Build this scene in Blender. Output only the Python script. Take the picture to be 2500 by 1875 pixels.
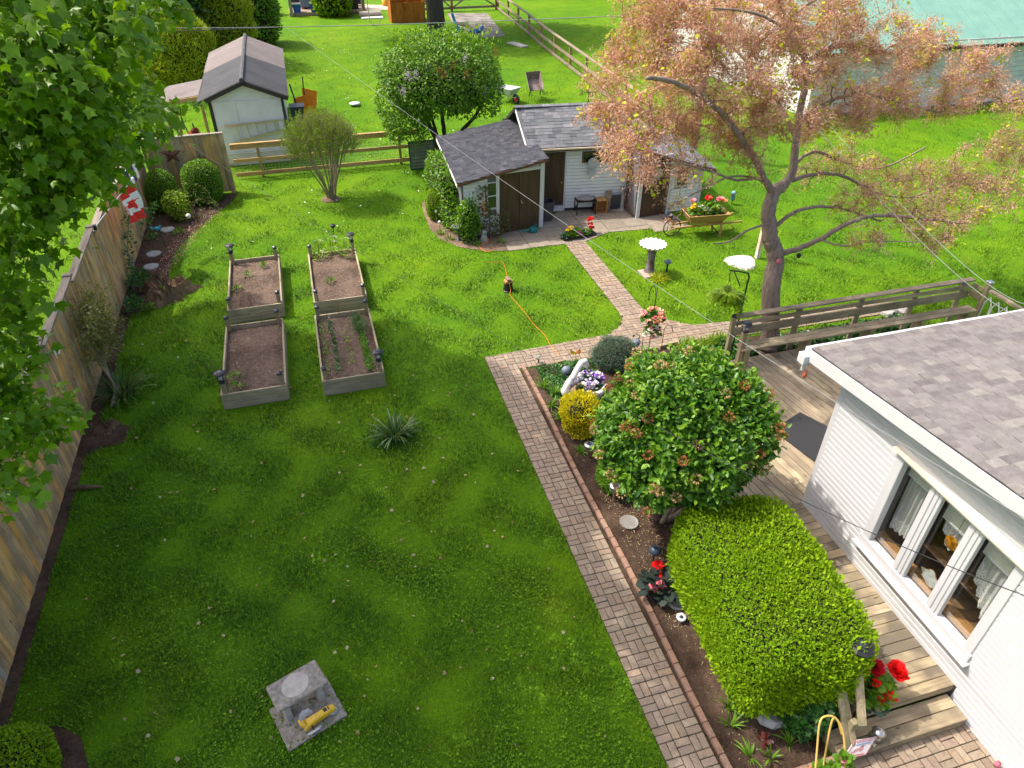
import bpy, bmesh, math, random
import numpy as np
from mathutils import Vector, Matrix
random.seed(7); RNG = np.random.default_rng(11)
R = math.radians
for o in list(bpy.data.objects): bpy.data.objects.remove(o)
S = bpy.context.scene; COL = S.collection
# ---------------------------------------------------------------- camera
cd = bpy.data.cameras.new('camera'); cam = bpy.data.objects.new('camera', cd); COL.objects.link(cam)
cd.sensor_width = 36; cd.sensor_fit = 'HORIZONTAL'; cd.lens = 36*1726/2500; cd.clip_end = 2000; cd.clip_start = .1
_p, _y, _r = R(36.64), R(16.075), R(.24)
_f = Vector((math.sin(_y)*math.cos(_p), math.cos(_y)*math.cos(_p), -math.sin(_p)))
_rt = Vector((math.cos(_y), -math.sin(_y), 0)); _up = _rt.cross(_f)
_rt, _up = _rt*math.cos(_r)+_up*math.sin(_r), _up*math.cos(_r)-_rt*math.sin(_r)
cam.matrix_world = Matrix(((_rt.x,_up.x,-_f.x,0),(_rt.y,_up.y,-_f.y,0),(_rt.z,_up.z,-_f.z,9),(0,0,0,1)))
S.camera = cam
# ---------------------------------------------------------------- sky, sun, exposure
SUN = Vector((-.58, .37, 1)).normalized()
w = bpy.data.worlds.new('World'); S.world = w; w.use_nodes = True
nt = w.node_tree; bg = nt.nodes['Background']; sk = nt.nodes.new('ShaderNodeTexSky'); sk.sky_type = 'NISHITA'
sk.sun_disc = False; sk.sun_elevation = math.asin(SUN.z); sk.sun_rotation = math.atan2(SUN.x, SUN.y)
sk.air_density = 1.0; sk.dust_density = 5.0; sk.ozone_density = .3
nt.links.new(sk.outputs[0], bg.inputs[0]); bg.inputs[1].default_value = .15
sl = bpy.data.lights.new('sun', 'SUN'); sl.energy = 2.2; sl.angle = R(.55); sl.color = (1, .95, .86)
so = bpy.data.objects.new('sun', sl); COL.objects.link(so); so.rotation_euler = SUN.to_track_quat('Z', 'Y').to_euler(); so.location = (-20, 10, 30)
S.view_settings.view_transform = 'Standard'; S.view_settings.look = 'None'; S.view_settings.exposure = 1.2; S.view_settings.gamma = 1
S.view_settings.use_curve_mapping = False
S.render.engine = 'CYCLES'; S.cycles.max_bounces = 6; S.cycles.diffuse_bounces = 3; S.cycles.glossy_bounces = 3; S.cycles.transparent_max_bounces = 12
S.cycles.use_denoising = True
# ---------------------------------------------------------------- mesh builder
def rot2(x, y, a):
    c, s = math.cos(a), math.sin(a); return x*c-y*s, x*s+y*c
class MB:
    def __init__(s): s.v = []; s.f = []; s.m = []
    def add(s, vs, fs, mi=0):
        n = len(s.v); s.v += [tuple(p) for p in vs]; s.f += [tuple(i+n for i in f) for f in fs]; s.m += [mi]*len(fs); return s
    def box(s, c, d, a=0, mi=0, tilt=None):
        x, y, z = d[0]/2, d[1]/2, d[2]/2
        vs = [Vector((i*x, j*y, k*z)) for k in (-1, 1) for i, j in ((-1,-1),(1,-1),(1,1),(-1,1))]
        M = Matrix.Rotation(a, 3, 'Z')
        if tilt: M = M @ Matrix.Rotation(tilt[1], 3, tilt[0])
        s.add([M @ v + Vector(c) for v in vs], [(3,2,1,0),(4,5,6,7),(0,1,5,4),(1,2,6,5),(2,3,7,6),(3,0,4,7)], mi); return s
    def beam(s, p, q, wd, th, mi=0, up=(0,0,1)):   # bar of rectangular section
        p, q = Vector(p), Vector(q); d = (q-p).normalized(); u = Vector(up)
        if abs(d.dot(u)) > .98: u = Vector((0,1,0))
        a = d.cross(u).normalized()*wd/2; b = a.cross(d).normalized()*th/2
        vs = [e+i*a+j*b for e in (p, q) for i, j in ((-1,-1),(1,-1),(1,1),(-1,1))]
        s.add(vs, [(3,2,1,0),(4,5,6,7),(0,1,5,4),(1,2,6,5),(2,3,7,6),(3,0,4,7)], mi); return s
    def tube(s, pts, r, n=6, mi=0, cap=True):
        P = [Vector(p) for p in pts]; k = len(P)
        rr = r if isinstance(r, (list, tuple)) else [r]*k
        vs = []; prev = None
        for i in range(k):
            d = (P[min(i+1,k-1)]-P[max(i-1,0)])
            d = d.normalized() if d.length > 1e-9 else Vector((0,0,1))
            if prev is None:
                a = d.orthogonal().normalized()
            else:
                a = prev-d*prev.dot(d); a = a.normalized() if a.length > 1e-6 else d.orthogonal().normalized()
            prev = a; b = d.cross(a)
            vs += [P[i]+(a*math.cos(2*math.pi*j/n)+b*math.sin(2*math.pi*j/n))*rr[i] for j in range(n)]
        fs = [(i*n+j, i*n+(j+1)%n, (i+1)*n+(j+1)%n, (i+1)*n+j) for i in range(k-1) for j in range(n)]
        if cap: fs += [tuple(range(n-1,-1,-1)), tuple((k-1)*n+j for j in range(n))]
        s.add(vs, fs, mi); return s
    def lathe(s, prof, c=(0,0,0), n=16, mi=0, wob=None):
        vs = []
        for (r, z) in prof:
            for j in range(n):
                a = 2*math.pi*j/n; k = wob(a, z) if wob else 1
                vs.append((c[0]+r*k*math.cos(a), c[1]+r*k*math.sin(a), c[2]+z))
        fs = [(i*n+j, i*n+(j+1)%n, (i+1)*n+(j+1)%n, (i+1)*n+j) for i in range(len(prof)-1) for j in range(n)]
        fs += [tuple(range(n-1,-1,-1)), tuple((len(prof)-1)*n+j for j in range(n))]
        s.add(vs, fs, mi); return s
    def prism(s, poly, z0, z1, mi=0):
        n = len(poly)
        A = sum(poly[i][0]*poly[(i+1)%n][1]-poly[(i+1)%n][0]*poly[i][1] for i in range(n))
        if A < 0: poly = poly[::-1]
        vs = [(p[0], p[1], z0) for p in poly]+[(p[0], p[1], z1) for p in poly]
        s.add(vs, [tuple(range(n-1,-1,-1)), tuple(range(n, 2*n))]+[(i, (i+1)%n, n+(i+1)%n, n+i) for i in range(n)], mi); return s
    def poly(s, vs, mi=0): s.add(vs, [tuple(range(len(vs)))], mi); return s
    def slab(s, quad, th, mi=0):     # thick plate: quad of 3D points, thickness along -normal
        q = [Vector(p) for p in quad]; q = q[::-1] if (q[1]-q[0]).cross(q[2]-q[0]).normalized().z < -.3 else q; nrm = (q[1]-q[0]).cross(q[2]-q[0]).normalized()*th; n = len(q)
        s.add(q+[p-nrm for p in q], [tuple(range(n)), tuple(range(2*n-1, n-1, -1))]+[(n+i, n+(i+1)%n, (i+1)%n, i) for i in range(n)], mi); return s
    def ball(s, c, r, n=10, k=6, mi=0):
        r = (r, r, r) if not isinstance(r, (tuple, list)) else r
        vs = [(c[0], c[1], c[2]-r[2])]
        for i in range(1, k):
            t = -math.pi/2+math.pi*i/k
            vs += [(c[0]+r[0]*math.cos(t)*math.cos(2*math.pi*j/n), c[1]+r[1]*math.cos(t)*math.sin(2*math.pi*j/n), c[2]+r[2]*math.sin(t)) for j in range(n)]
        vs.append((c[0], c[1], c[2]+r[2])); L = len(vs)-1
        fs = [(0, 1+(j+1)%n, 1+j) for j in range(n)]
        fs += [(1+i*n+j, 1+i*n+(j+1)%n, 1+(i+1)*n+(j+1)%n, 1+(i+1)*n+j) for i in range(k-2) for j in range(n)]
        fs += [(L, 1+(k-2)*n+j, 1+(k-2)*n+(j+1)%n) for j in range(n)]
        s.add(vs, fs, mi); return s
    def mesh(s, name, mats, smooth=False, bevel=0):
        me = bpy.data.meshes.new(name); me.from_pydata(s.v, [], s.f)
        mats = mats if isinstance(mats, (list, tuple)) else [mats]
        for m in mats: me.materials.append(m)
        if len(mats) > 1: me.polygons.foreach_set('material_index', s.m)
        if bevel:
            bm = bmesh.new(); bm.from_mesh(me)
            bmesh.ops.bevel(bm, geom=[e for e in bm.edges if len(e.link_faces) == 2 and e.calc_face_angle(0) > .5], offset=bevel, segments=1, affect='EDGES', clamp_overlap=True)
            bm.to_mesh(me); bm.free()
        if smooth: me.polygons.foreach_set('use_smooth', [True]*len(me.polygons))
        me.update(); return me
def smooth(pts, k=6):      # Catmull-Rom through the points
    P = [Vector(p) for p in pts]; Q = []
    for i in range(len(P)-1):
        a, b_, c, d = P[max(i-1,0)], P[i], P[i+1], P[min(i+2,len(P)-1)]
        for j in range(k):
            t_ = j/k; Q.append(.5*((2*b_)+(c-a)*t_+(2*a-5*b_+4*c-d)*t_*t_+(3*b_-a-3*c+d)*t_**3))
    return Q+[P[-1]]
def link(name, me, parent=None, world=False, loc=None, rotz=0):
    o = bpy.data.objects.new(name, me); COL.objects.link(o)
    if parent is not None:
        o.parent = parent
        if world:
            q = parent; t = Vector((0,0,0))
            while q is not None: t += q.location; q = q.parent
            o.location = -t
    if loc is not None: o.location = loc
    if rotz: o.rotation_euler.z = rotz
    return o
def obj(name, mb, mats, parent=None, world=False, smooth=False, bevel=0, loc=None, rotz=0):
    return link(name, mb.mesh(name, mats, smooth, bevel), parent, world, loc, rotz)
def tag(o, label, cat, group=None, kind=None):
    if label: o['label'] = label
    if cat: o['category'] = cat
    if group: o['group'] = group
    if kind: o['kind'] = kind
    return o
def thing(name, label, cat, loc=(0,0,0), rotz=0, group=None):
    o = bpy.data.objects.new(name, None); COL.objects.link(o); o.location = loc; o.rotation_euler = (0,0,rotz); o.empty_display_size = .1
    return tag(o, label, cat, group)
def struct(name, mb, mats, parent=None, **k):
    o = obj(name, mb, mats, parent, **k)
    if parent is None: o['kind'] = 'structure'
    return o
KIDS = {}
def dup(root, loc, rotz=0, label=None, group=None, scale=None):
    def cp(o, par):
        c = o.copy(); COL.objects.link(c)
        if par is not None: c.parent = par
        for ch in [x for x in bpy.data.objects if x.parent == o and x is not c]: cp(ch, c)
        return c
    r = cp(root, None); r.location = loc; r.rotation_euler = (0,0,rotz)
    if scale: r.scale = (scale,)*3
    if label: r['label'] = label
    if group: r['group'] = group
    return r
# ---------------------------------------------------------------- materials
MATS = {}
def nodes(name):
    m = bpy.data.materials.new(name); m.use_nodes = True; t = m.node_tree; b = t.nodes['Principled BSDF']
    return m, t, b
def N(t, k, **kw):
    n = t.nodes.new(k)
    for a, v in kw.items(): setattr(n, a, v)
    return n
def hexc(r, g, b):        # sRGB 0-255 to linear
    f = lambda c: (c/255/12.92) if c <= 10 else ((c/255+.055)/1.055)**2.4
    return (f(r), f(g), f(b), 1)
def ramp(t, src, stops):
    r = N(t, 'ShaderNodeValToRGB'); e = r.color_ramp.elements
    while len(e) < len(stops): e.new(.5)
    for x, (p, c) in zip(e, stops): x.position = p; x.color = c if len(c) == 4 else (*c, 1)
    t.links.new(src, r.inputs[0]); return r.outputs[0]
def mixc(t, fac, a, b, mode='MIX'):
    n = N(t, 'ShaderNodeMix', data_type='RGBA', blend_type=mode)
    for s, v in ((n.inputs[0], fac), (n.inputs[6], a), (n.inputs[7], b)):
        if hasattr(v, 'is_linked'): t.links.new(v, s)
        else: s.default_value = v if not isinstance(v, tuple) else (v if len(v) == 4 else (*v, 1))
    return n.outputs[2]
def noise(t, scale, detail=4, vec=None, rough=.55, dist=0):
    n = N(t, 'ShaderNodeTexNoise'); n.inputs['Scale'].default_value = scale; n.inputs['Detail'].default_value = detail
    n.inputs['Roughness'].default_value = rough; n.inputs['Distortion'].default_value = dist
    if vec is not None: t.links.new(vec, n.inputs['Vector'])
    return n.outputs[0]
def coords(t, kind='Object', scale=(1,1,1), rnd=False, rot=(0,0,0)):
    tc = N(t, 'ShaderNodeTexCoord'); mp = N(t, 'ShaderNodeMapping'); mp.inputs['Scale'].default_value = scale; mp.inputs['Rotation'].default_value = rot
    v = tc.outputs[kind]
    if rnd:
        oi = N(t, 'ShaderNodeObjectInfo'); ad = N(t, 'ShaderNodeVectorMath', operation='MULTIPLY_ADD')
        ad.inputs[1].default_value = (37.1, 23.7, 11.3)
        t.links.new(oi.outputs['Random'], ad.inputs[0]); t.links.new(v, ad.inputs[2]); v = ad.outputs[0]
    t.links.new(v, mp.inputs[0]); return mp.outputs[0]
def bump(t, b, h, strength=.3, dist=.01):
    n = N(t, 'ShaderNodeBump'); n.inputs['Strength'].default_value = strength; n.inputs['Distance'].default_value = dist
    t.links.new(h, n.inputs['Height']); t.links.new(n.outputs[0], b.inputs['Normal'])
def plain(name, c, rough=.6, metal=0, var=.12, scale=8, bmp=0, c2=None, spec=.4, coat=0):
    m, t, b = nodes(name); v = coords(t)
    n = noise(t, scale, 5, v)
    ca = tuple(x*(1-var) for x in c[:3]); cb = c2[:3] if c2 else tuple(min(1, x*(1+var)) for x in c[:3])
    t.links.new(ramp(t, n, [(.3, ca), (.7, cb)]), b.inputs['Base Color'])
    b.inputs['Roughness'].default_value = rough; b.inputs['Metallic'].default_value = metal; b.inputs['Specular IOR Level'].default_value = spec
    b.inputs['Coat Weight'].default_value = coat
    if bmp: bump(t, b, noise(t, scale*5, 4, v), bmp, .01)
    return m
def wood(name, cols, axis=2, stretch=14, rough=.8, rnd=True, knots=True, stain=None, bmp=.35, base=7):
    """boards: per-board tint from the object's random value, grain stretched along an axis"""
    m, t, b = nodes(name); sc = [stretch]*3; sc[axis] = 1.0
    v = coords(t, 'Object', tuple(x*base/14 for x in sc), rnd)
    g = noise(t, 3.0, 6, v, .65, .6)
    oi = N(t, 'ShaderNodeObjectInfo')
    tint = ramp(t, oi.outputs['Random'], [(i/(len(cols)-1) if len(cols) > 1 else 0, c) for i, c in enumerate(cols)])
    c = mixc(t, 1.0, tint, ramp(t, g, [(.28, (.50, .48, .46)), (.5, (.95, .95, .95)), (.72, (1.25, 1.22, 1.2))]), 'MULTIPLY')
    big = noise(t, 1.1, 3, coords(t, 'Object', (1.2, 1.2, 1.2), rnd))
    if stain: c = mixc(t, ramp(t, big, [(.42, (0,0,0)), (.62, (1,1,1))]), c, stain)
    if knots:
        vo = N(t, 'ShaderNodeTexVoronoi'); vo.inputs['Scale'].default_value = 1.6
        t.links.new(coords(t, 'Object', tuple(1.5 if i == axis else 4.5 for i in range(3)), rnd), vo.inputs['Vector'])
        c = mixc(t, ramp(t, vo.outputs['Distance'], [(.05, (.75,.75,.75)), (.14, (0,0,0))]), c, (.06, .035, .02, 1))
    t.links.new(c, b.inputs['Base Color']); b.inputs['Roughness'].default_value = rough; b.inputs['Specular IOR Level'].default_value = .25
    bump(t, b, g, bmp, .006)
    return m
def leafmat(name, cols, trans=.3, rough=.45, spec=.35, hue_noise=None):
    """leaf: per-leaf tint from the 'rnd' attribute, light passes through the blade"""
    m, t, b = nodes(name); at = N(t, 'ShaderNodeAttribute', attribute_name='rnd')
    c = ramp(t, at.outputs['Fac'], [(i/(len(cols)-1), x) for i, x in enumerate(cols)])
    t.links.new(c, b.inputs['Base Color']); b.inputs['Roughness'].default_value = rough; b.inputs['Specular IOR Level'].default_value = spec
    tr = N(t, 'ShaderNodeBsdfTranslucent'); t.links.new(mixc(t, 1.0, c, (1.25, 1.3, .5, 1), 'MULTIPLY'), tr.inputs['Color'])
    mx = N(t, 'ShaderNodeMixShader'); mx.inputs[0].default_value = trans
    t.links.new(b.outputs[0], mx.inputs[1]); t.links.new(tr.outputs[0], mx.inputs[2])
    t.links.new(mx.outputs[0], t.nodes['Material Output'].inputs['Surface'])
    return m
# ---------------------------------------------------------------- leaf clouds
SHAPES = {
 'oval': ([(0,0,0),(.3,.27,.07),(.72,.2,.05),(1,0,-.04),(.72,-.2,.05),(.3,-.27,.07)], [(0,3,2,1),(0,5,4,3)]),
 'dia': ([(0,0,0),(.45,.26,.05),(1,0,0),(.45,-.26,.05)], [(0,3,2,1)]),
 'needle': ([(0,.06,0),(0,-.06,0),(1,0,0)], [(0,1,2)]),
 'blade': ([(0,.035,0),(0,-.035,0),(.55,-.03,.03),(.55,.03,.03),(1,0,-.12)], [(0,1,2,3),(3,2,4)]),
 'sliver': ([(0,0,0),(.45,.13,.05),(1,0,0),(.45,-.13,.05)], [(0,3,2,1)]),
 'maple': ([(0,0,0),(-.04,.40,-.06),(.24,.33,.06),(.48,.60,-.12),(.62,.27,.07),(1,0,-.2),(.62,-.27,.07),(.48,-.60,-.12),(.24,-.33,.06),(-.04,-.40,-.06)], [(0,9,8,7,6),(0,6,5),(0,5,4),(0,4,3,2,1)]),
 'round': ([(0,0,0),(.15,.4,.03),(.6,.48,.05),(1,.15,0),(1,-.15,0),(.6,-.48,.05),(.15,-.4,.03)], [(0,3,2,1),(0,4,3),(0,6,5,4)]),
}
def unit(a): return a/np.maximum(np.linalg.norm(a, axis=1, keepdims=True), 1e-9)
def leafmesh(name, P, U, W, size, shape, mats, rnd=None, mi=None):
    T, F = SHAPES[shape]; T = np.array(T); n = len(P); k = len(T)
    U = unit(U); W = W-U*(W*U).sum(1, keepdims=True); W = unit(W); V = np.cross(W, U)
    size = np.broadcast_to(np.asarray(size, float), (n,))[:, None, None]
    X = P[:, None, :]+size*(T[None,:,0:1]*U[:,None,:]+T[None,:,1:2]*V[:,None,:]+T[None,:,2:3]*W[:,None,:])
    me = bpy.data.meshes.new(name); lens = np.array([len(f) for f in F]); flat = np.concatenate([np.array(f) for f in F])
    me.vertices.add(n*k); me.vertices.foreach_set('co', X.astype(np.float32).ravel())
    loops = (flat[None]+np.arange(n)[:,None]*k).ravel(); tot = np.tile(lens, n); st = np.concatenate([[0], np.cumsum(tot)[:-1]])
    me.loops.add(len(loops)); me.loops.foreach_set('vertex_index', loops.astype(np.int32))
    me.polygons.add(len(tot)); me.polygons.foreach_set('loop_start', st.astype(np.int32))
    mats = mats if isinstance(mats, (list, tuple)) else [mats]
    for m in mats: me.materials.append(m)
    if mi is not None: me.polygons.foreach_set('material_index', np.repeat(mi, len(F)).astype(np.int32))
    at = me.attributes.new('rnd', 'FLOAT', 'POINT'); rnd = RNG.random(n) if rnd is None else rnd
    at.data.foreach_set('value', np.repeat(np.clip(rnd, 0, 1), k).astype(np.float32))
    me.update(calc_edges=True); me.validate(); return me
def lump(D, amp, seed=0, f=2.3):
    """smooth bumps over directions D"""
    g = np.random.default_rng(seed); s = np.zeros(len(D))
    for i in range(6):
        a = g.normal(size=3)*f*(1+.45*i); s += np.sin(D@a+g.random()*6.28)/(1+.5*i)
    return 1+amp*s/2
def rdir(n): return unit(RNG.normal(size=(n, 3)))
def shell(n, c, r, depth=.18, amp=.08, seed=0, p=2.0, zmin=-1, f=2.3):
    """points through the outer layer of a lumpy (super)ellipsoid and their outward directions"""
    D = rdir(int(n*1.6)+10); D = D[D[:,2] > zmin][:n]
    q = 1/np.power((np.abs(D)**p).sum(1), 1/p)
    k = lump(D, amp, seed, f)*q*(1-np.abs(RNG.normal(size=len(D)))*depth)
    return np.array(c)+D*k[:,None]*np.array(r), unit(D/np.array(r))
def leaf_dirs(n, O, up=.3, out=.6, rnd=.8, flat=.7):
    U = O*out+np.array([0,0,up])+rdir(n)*rnd; W = O*flat+np.array([0,0,.6])+rdir(n)*.6
    return U, W
def dirty(n, parts):   # random value with long tails
    return np.clip(RNG.normal(.5, .22, n), 0, 1)

# ================================================================ ground
def inpoly(x, y, P):
    r = np.zeros(len(x), bool); n = len(P)
    for i in range(n):
        x1, y1 = P[i][:2]; x2, y2 = P[(i+1)%n][:2]
        if y1 == y2: continue
        r ^= ((y1 > y) != (y2 > y)) & (x < (x2-x1)*(y-y1)/(y2-y1)+x1)
    return r
def rect(x0, x1, y0, y1): return [(x0,y0),(x1,y0),(x1,y1),(x0,y1)]
# lawn colours (the same recipe for the sheet and for the blades standing on it)
GA, GB, GC, GD_ = (.105,.225,.004), (.14,.255,.004), (.078,.195,.005), (.21,.25,.02)
def lawn_colour(t, v):
    big = ramp(t, noise(t, .16, 4, v, .6), [(.36, GC), (.5, GA), (.66, GB)])
    mid = ramp(t, noise(t, 1.15, 5, v, .65), [(.34, (.78,.82,.85)), (.52, (1,1,1)), (.68, (1.2,1.1,.95))])
    c = mixc(t, .85, big, mid, 'MULTIPLY')
    dry = ramp(t, noise(t, .55, 5, v, .6, .5), [(.62, (0,0,0)), (.78, (.6,.6,.6))])
    return mixc(t, dry, c, GD_)
m, t, b = nodes('lawn_turf'); v = coords(t)
c = mixc(t, .8, lawn_colour(t, v), ramp(t, noise(t, 60, 6, v, .75), [(.3, (.35,.4,.45)), (.55, (1,1,1)), (.75, (1.5,1.4,1.1))]), 'MULTIPLY')
t.links.new(c, b.inputs['Base Color']); b.inputs['Roughness'].default_value = .9; b.inputs['Specular IOR Level'].default_value = .1
bump(t, b, noise(t, 30, 5, v, .7), .8, .05); MATS['lawn'] = m
m, t, b = nodes('grass_blade'); at = N(t, 'ShaderNodeAttribute', attribute_name='rnd'); v = coords(t)
c = mixc(t, 1.0, lawn_colour(t, v), ramp(t, at.outputs['Fac'], [(0, (.2,.3,.4)), (.45, (.9,.92,.95)), (.75, (1.4,1.35,1.1)), (.94, (2.1,1.8,1.6)), (1, (3.0,2.2,2.6))]), 'MULTIPLY')
t.links.new(c, b.inputs['Base Color']); b.inputs['Roughness'].default_value = .6; b.inputs['Specular IOR Level'].default_value = .2
ge = N(t, 'ShaderNodeNewGeometry'); vm = N(t, 'ShaderNodeVectorMath', operation='MULTIPLY_ADD')   # blades catch light like the turf they make up
vm.inputs[1].default_value = (.8,)*3; vm.inputs[2].default_value = (0,0,.55); t.links.new(ge.outputs['Normal'], vm.inputs[0])
nn = N(t, 'ShaderNodeVectorMath', operation='NORMALIZE'); t.links.new(vm.outputs[0], nn.inputs[0]); t.links.new(nn.outputs[0], b.inputs['Normal'])
tr = N(t, 'ShaderNodeBsdfTranslucent'); t.links.new(c, tr.inputs['Color']); mx = N(t, 'ShaderNodeMixShader'); mx.inputs[0].default_value = .25
t.links.new(b.outputs[0], mx.inputs[1]); t.links.new(tr.outputs[0], mx.inputs[2]); t.links.new(mx.outputs[0], t.nodes['Material Output'].inputs['Surface'])
MATS['blade'] = m
def soilmat(name, a, c, chips=.0, sc=9):
    m, t, b = nodes(name); v = coords(t)
    n1 = noise(t, sc, 8, v, .7); n2 = noise(t, 1.3, 4, v)
    col = mixc(t, .8, ramp(t, n2, [(.35, a), (.65, c)]), ramp(t, n1, [(.3, (.45,.45,.45)), (.55, (1,1,1)), (.75, (1.6,1.55,1.5))]), 'MULTIPLY')
    if chips:
        vo = N(t, 'ShaderNodeTexVoronoi'); vo.inputs['Scale'].default_value = 55; t.links.new(v, vo.inputs['Vector'])
        col = mixc(t, ramp(t, vo.outputs['Distance'], [(.10, (chips,)*3), (.2, (0,0,0))]), col, (.55,.47,.36,1))
    t.links.new(col, b.inputs['Base Color']); b.inputs['Roughness'].default_value = .95; b.inputs['Specular IOR Level'].default_value = .1
    bump(t, b, n1, 1.0, .05); return m
MATS['soil'] = soilmat('dark_soil', (.050,.030,.020), (.105,.066,.045), .35)
MATS['bedsoil'] = soilmat('bed_soil', (.105,.072,.052), (.185,.13,.095), .15, 14)
MATS['drysoil'] = soilmat('dry_soil', (.16,.11,.075), (.27,.19,.13), .3, 16)
MATS['gravel'] = soilmat('gravel', (.17,.15,.13), (.34,.31,.28), .5, 20)
MATS['concrete_path'] = plain('path_concrete', (.42,.34,.27), .9, var=.2, scale=5)
g = MB(); g.poly([(-400,-300,0),(400,-300,0),(400,600,0),(-400,600,0)]); struct('lawn', g, MATS['lawn'])
# polygons of everything that is not turf
PATH_A = rect(3.02, 3.655, 1.9, 12.1)
PATH_B = [(3.02,12.1),(8.3,12.02),(8.3,12.70),(8.05,12.82),(7.73,13.08),(7.45,13.38),(7.34,13.75),(6.70,13.75),(6.66,13.45),(6.42,13.12),(6.06,12.87),(3.02,12.74)]
PATH_C = rect(6.69, 7.34, 13.75, 17.76)
PATH_D = [(8.3,12.0),(13.7,11.9),(13.7,12.35),(9.3,12.6),(8.3,12.70)]
PATIO = [(5.03,18.98),(5.0,17.76),(6.69,17.76),(7.34,17.76),(8.25,18.16),(9.58,18.06),(9.6,17.8),(10.8,17.84),(10.66,19.0),(9.46,18.98),(9.42,19.8),(7.4,20.15),(6.36,19.2)]
LOWPATIO = [(3.78,1.6),(7.0,1.6),(7.0,2.92),(4.95,2.92),(3.78,2.96)]
EDGE_SOIL = [(3.655,2.96),(3.80,2.96),(3.80,12.05),(3.655,12.05)]
PATH_BED = [(3.80,2.96),(5.02,2.96),(5.06,3.3),(5.6,3.3),(5.6,6.6),(7.7,10.5),(7.75,10.7),(7.75,11.95),(7.1,12.0),(6.1,12.02),(3.80,12.05)]
PACHY = [(7.15,10.6),(13.6,10.6),(13.6,11.75),(8.2,11.9),(7.3,11.95)]
WEST_BED = [(-5.22,16.85),(-4.64,16.95),(-4.2,17.05),(-4.0,17.4),(-4.1,18.2),(-4.18,19.04),(-4.13,20.14),(-3.92,20.98),(-3.4,22.25),(-2.8,23.4),(-2.5,24.3),(-5.22,24.5)]
SHED_BED = [(3.2,21.75),(3.14,20.9),(3.12,19.77),(3.25,19.09),(3.68,18.4),(4.31,17.93),(5.0,17.76),(5.08,18.95),(3.95,19.0),(4.2,22.9),(3.6,22.6)]
SW_BED = [(-5.05,4.6),(-3.75,4.6),(-3.82,5.4),(-4.0,5.86),(-4.27,6.08),(-4.6,6.2),(-5.05,6.2)]
FENCE_STRIP = [(-5.22,6.2),(-4.93,6.2),(-4.93,11.6),(-4.75,11.75),(-4.3,11.8),(-4.25,12.3),(-4.6,12.5),(-4.85,12.6),(-4.85,16.85),(-5.22,16.85)]
VASE_RING = [(.42+.33*math.cos(a*.5236), 22.98+.30*math.sin(a*.5236)) for a in range(12)]
GRAVEL = [(11.154,55.995,0),(13.945,55.262,0),(13.472,50.989,0),(13.058,47.249,0),(11.746,46.651,0),(11.122,48.004,0),(10.746,52.54,0)]
FARWALK = [(5.11,61.565,0),(8.876,59.884,0),(8.695,58.082,0),(4.858,59.087,0)]
NOTURF = [PATH_A,PATH_B,PATH_C,PATH_D,PATIO,LOWPATIO,EDGE_SOIL,PATH_BED,PACHY,WEST_BED,SHED_BED,SW_BED,FENCE_STRIP,VASE_RING,GRAVEL,FARWALK,
          rect(5,16,-2,10.7), rect(-2.53,-1.18,12.25,15.06), rect(-2.56,-1.2,15.83,18.6), rect(-.55,.8,12.2,14.98), rect(-.53,.82,15.72,18.38),
          [(3.95,18.95),(6.45,19.1),(11.7,19.0),(12.4,22.4),(4.1,22.9)], rect(-3.2,-.5,27.1,34.5), rect(20,50,26.6,60)]
def soil_sheet(name, P, mat, z=.012, amp=.03, cell=.12):
    """uneven earth: a grid clipped to the outline, heaped a little in the middle"""
    bm = bmesh.new(); vs = [bm.verts.new((p[0], p[1], z)) for p in P]; f = bm.faces.new(vs)
    if f.normal.z < 0: bmesh.ops.reverse_faces(bm, faces=[f])
    xs = [p[0] for p in P]; ys = [p[1] for p in P]
    for k in range(int((max(xs)-min(xs))/cell)):
        bmesh.ops.bisect_plane(bm, geom=bm.verts[:]+bm.edges[:]+bm.faces[:], plane_co=(min(xs)+cell*(k+.5),0,0), plane_no=(1,0,0))
    for k in range(int((max(ys)-min(ys))/cell)):
        bmesh.ops.bisect_plane(bm, geom=bm.verts[:]+bm.edges[:]+bm.faces[:], plane_co=(0,min(ys)+cell*(k+.5),0), plane_no=(0,1,0))
    for q in bm.verts:
        if not q.is_boundary: q.co.z += amp*(.35+RNG.random())
    me = bpy.data.meshes.new(name); bm.to_mesh(me); bm.free(); me.materials.append(mat); me.polygons.foreach_set('use_smooth', [True]*len(me.polygons))
    o = link(name, me); o['kind'] = 'structure'; return o
soil_sheet('path_bed_soil', PATH_BED, MATS['soil']); soil_sheet('fence_bed_soil', WEST_BED, MATS['soil']); soil_sheet('shed_bed_soil', SHED_BED, MATS['drysoil'], amp=.02)
soil_sheet('corner_bed_soil', SW_BED, MATS['soil']); soil_sheet('fence_strip_soil', FENCE_STRIP, MATS['soil'], amp=.015); soil_sheet('shrub_ring_soil', VASE_RING, MATS['drysoil'], amp=.05)
soil_sheet('bench_bed_soil', PACHY, MATS['soil'], z=.009); soil_sheet('gravel_drive', GRAVEL, MATS['gravel'], cell=.8, amp=.03)
g = MB(); g.poly([(p[0],p[1],.02) for p in FARWALK]); struct('far_walk', g, MATS['concrete_path'])
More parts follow.
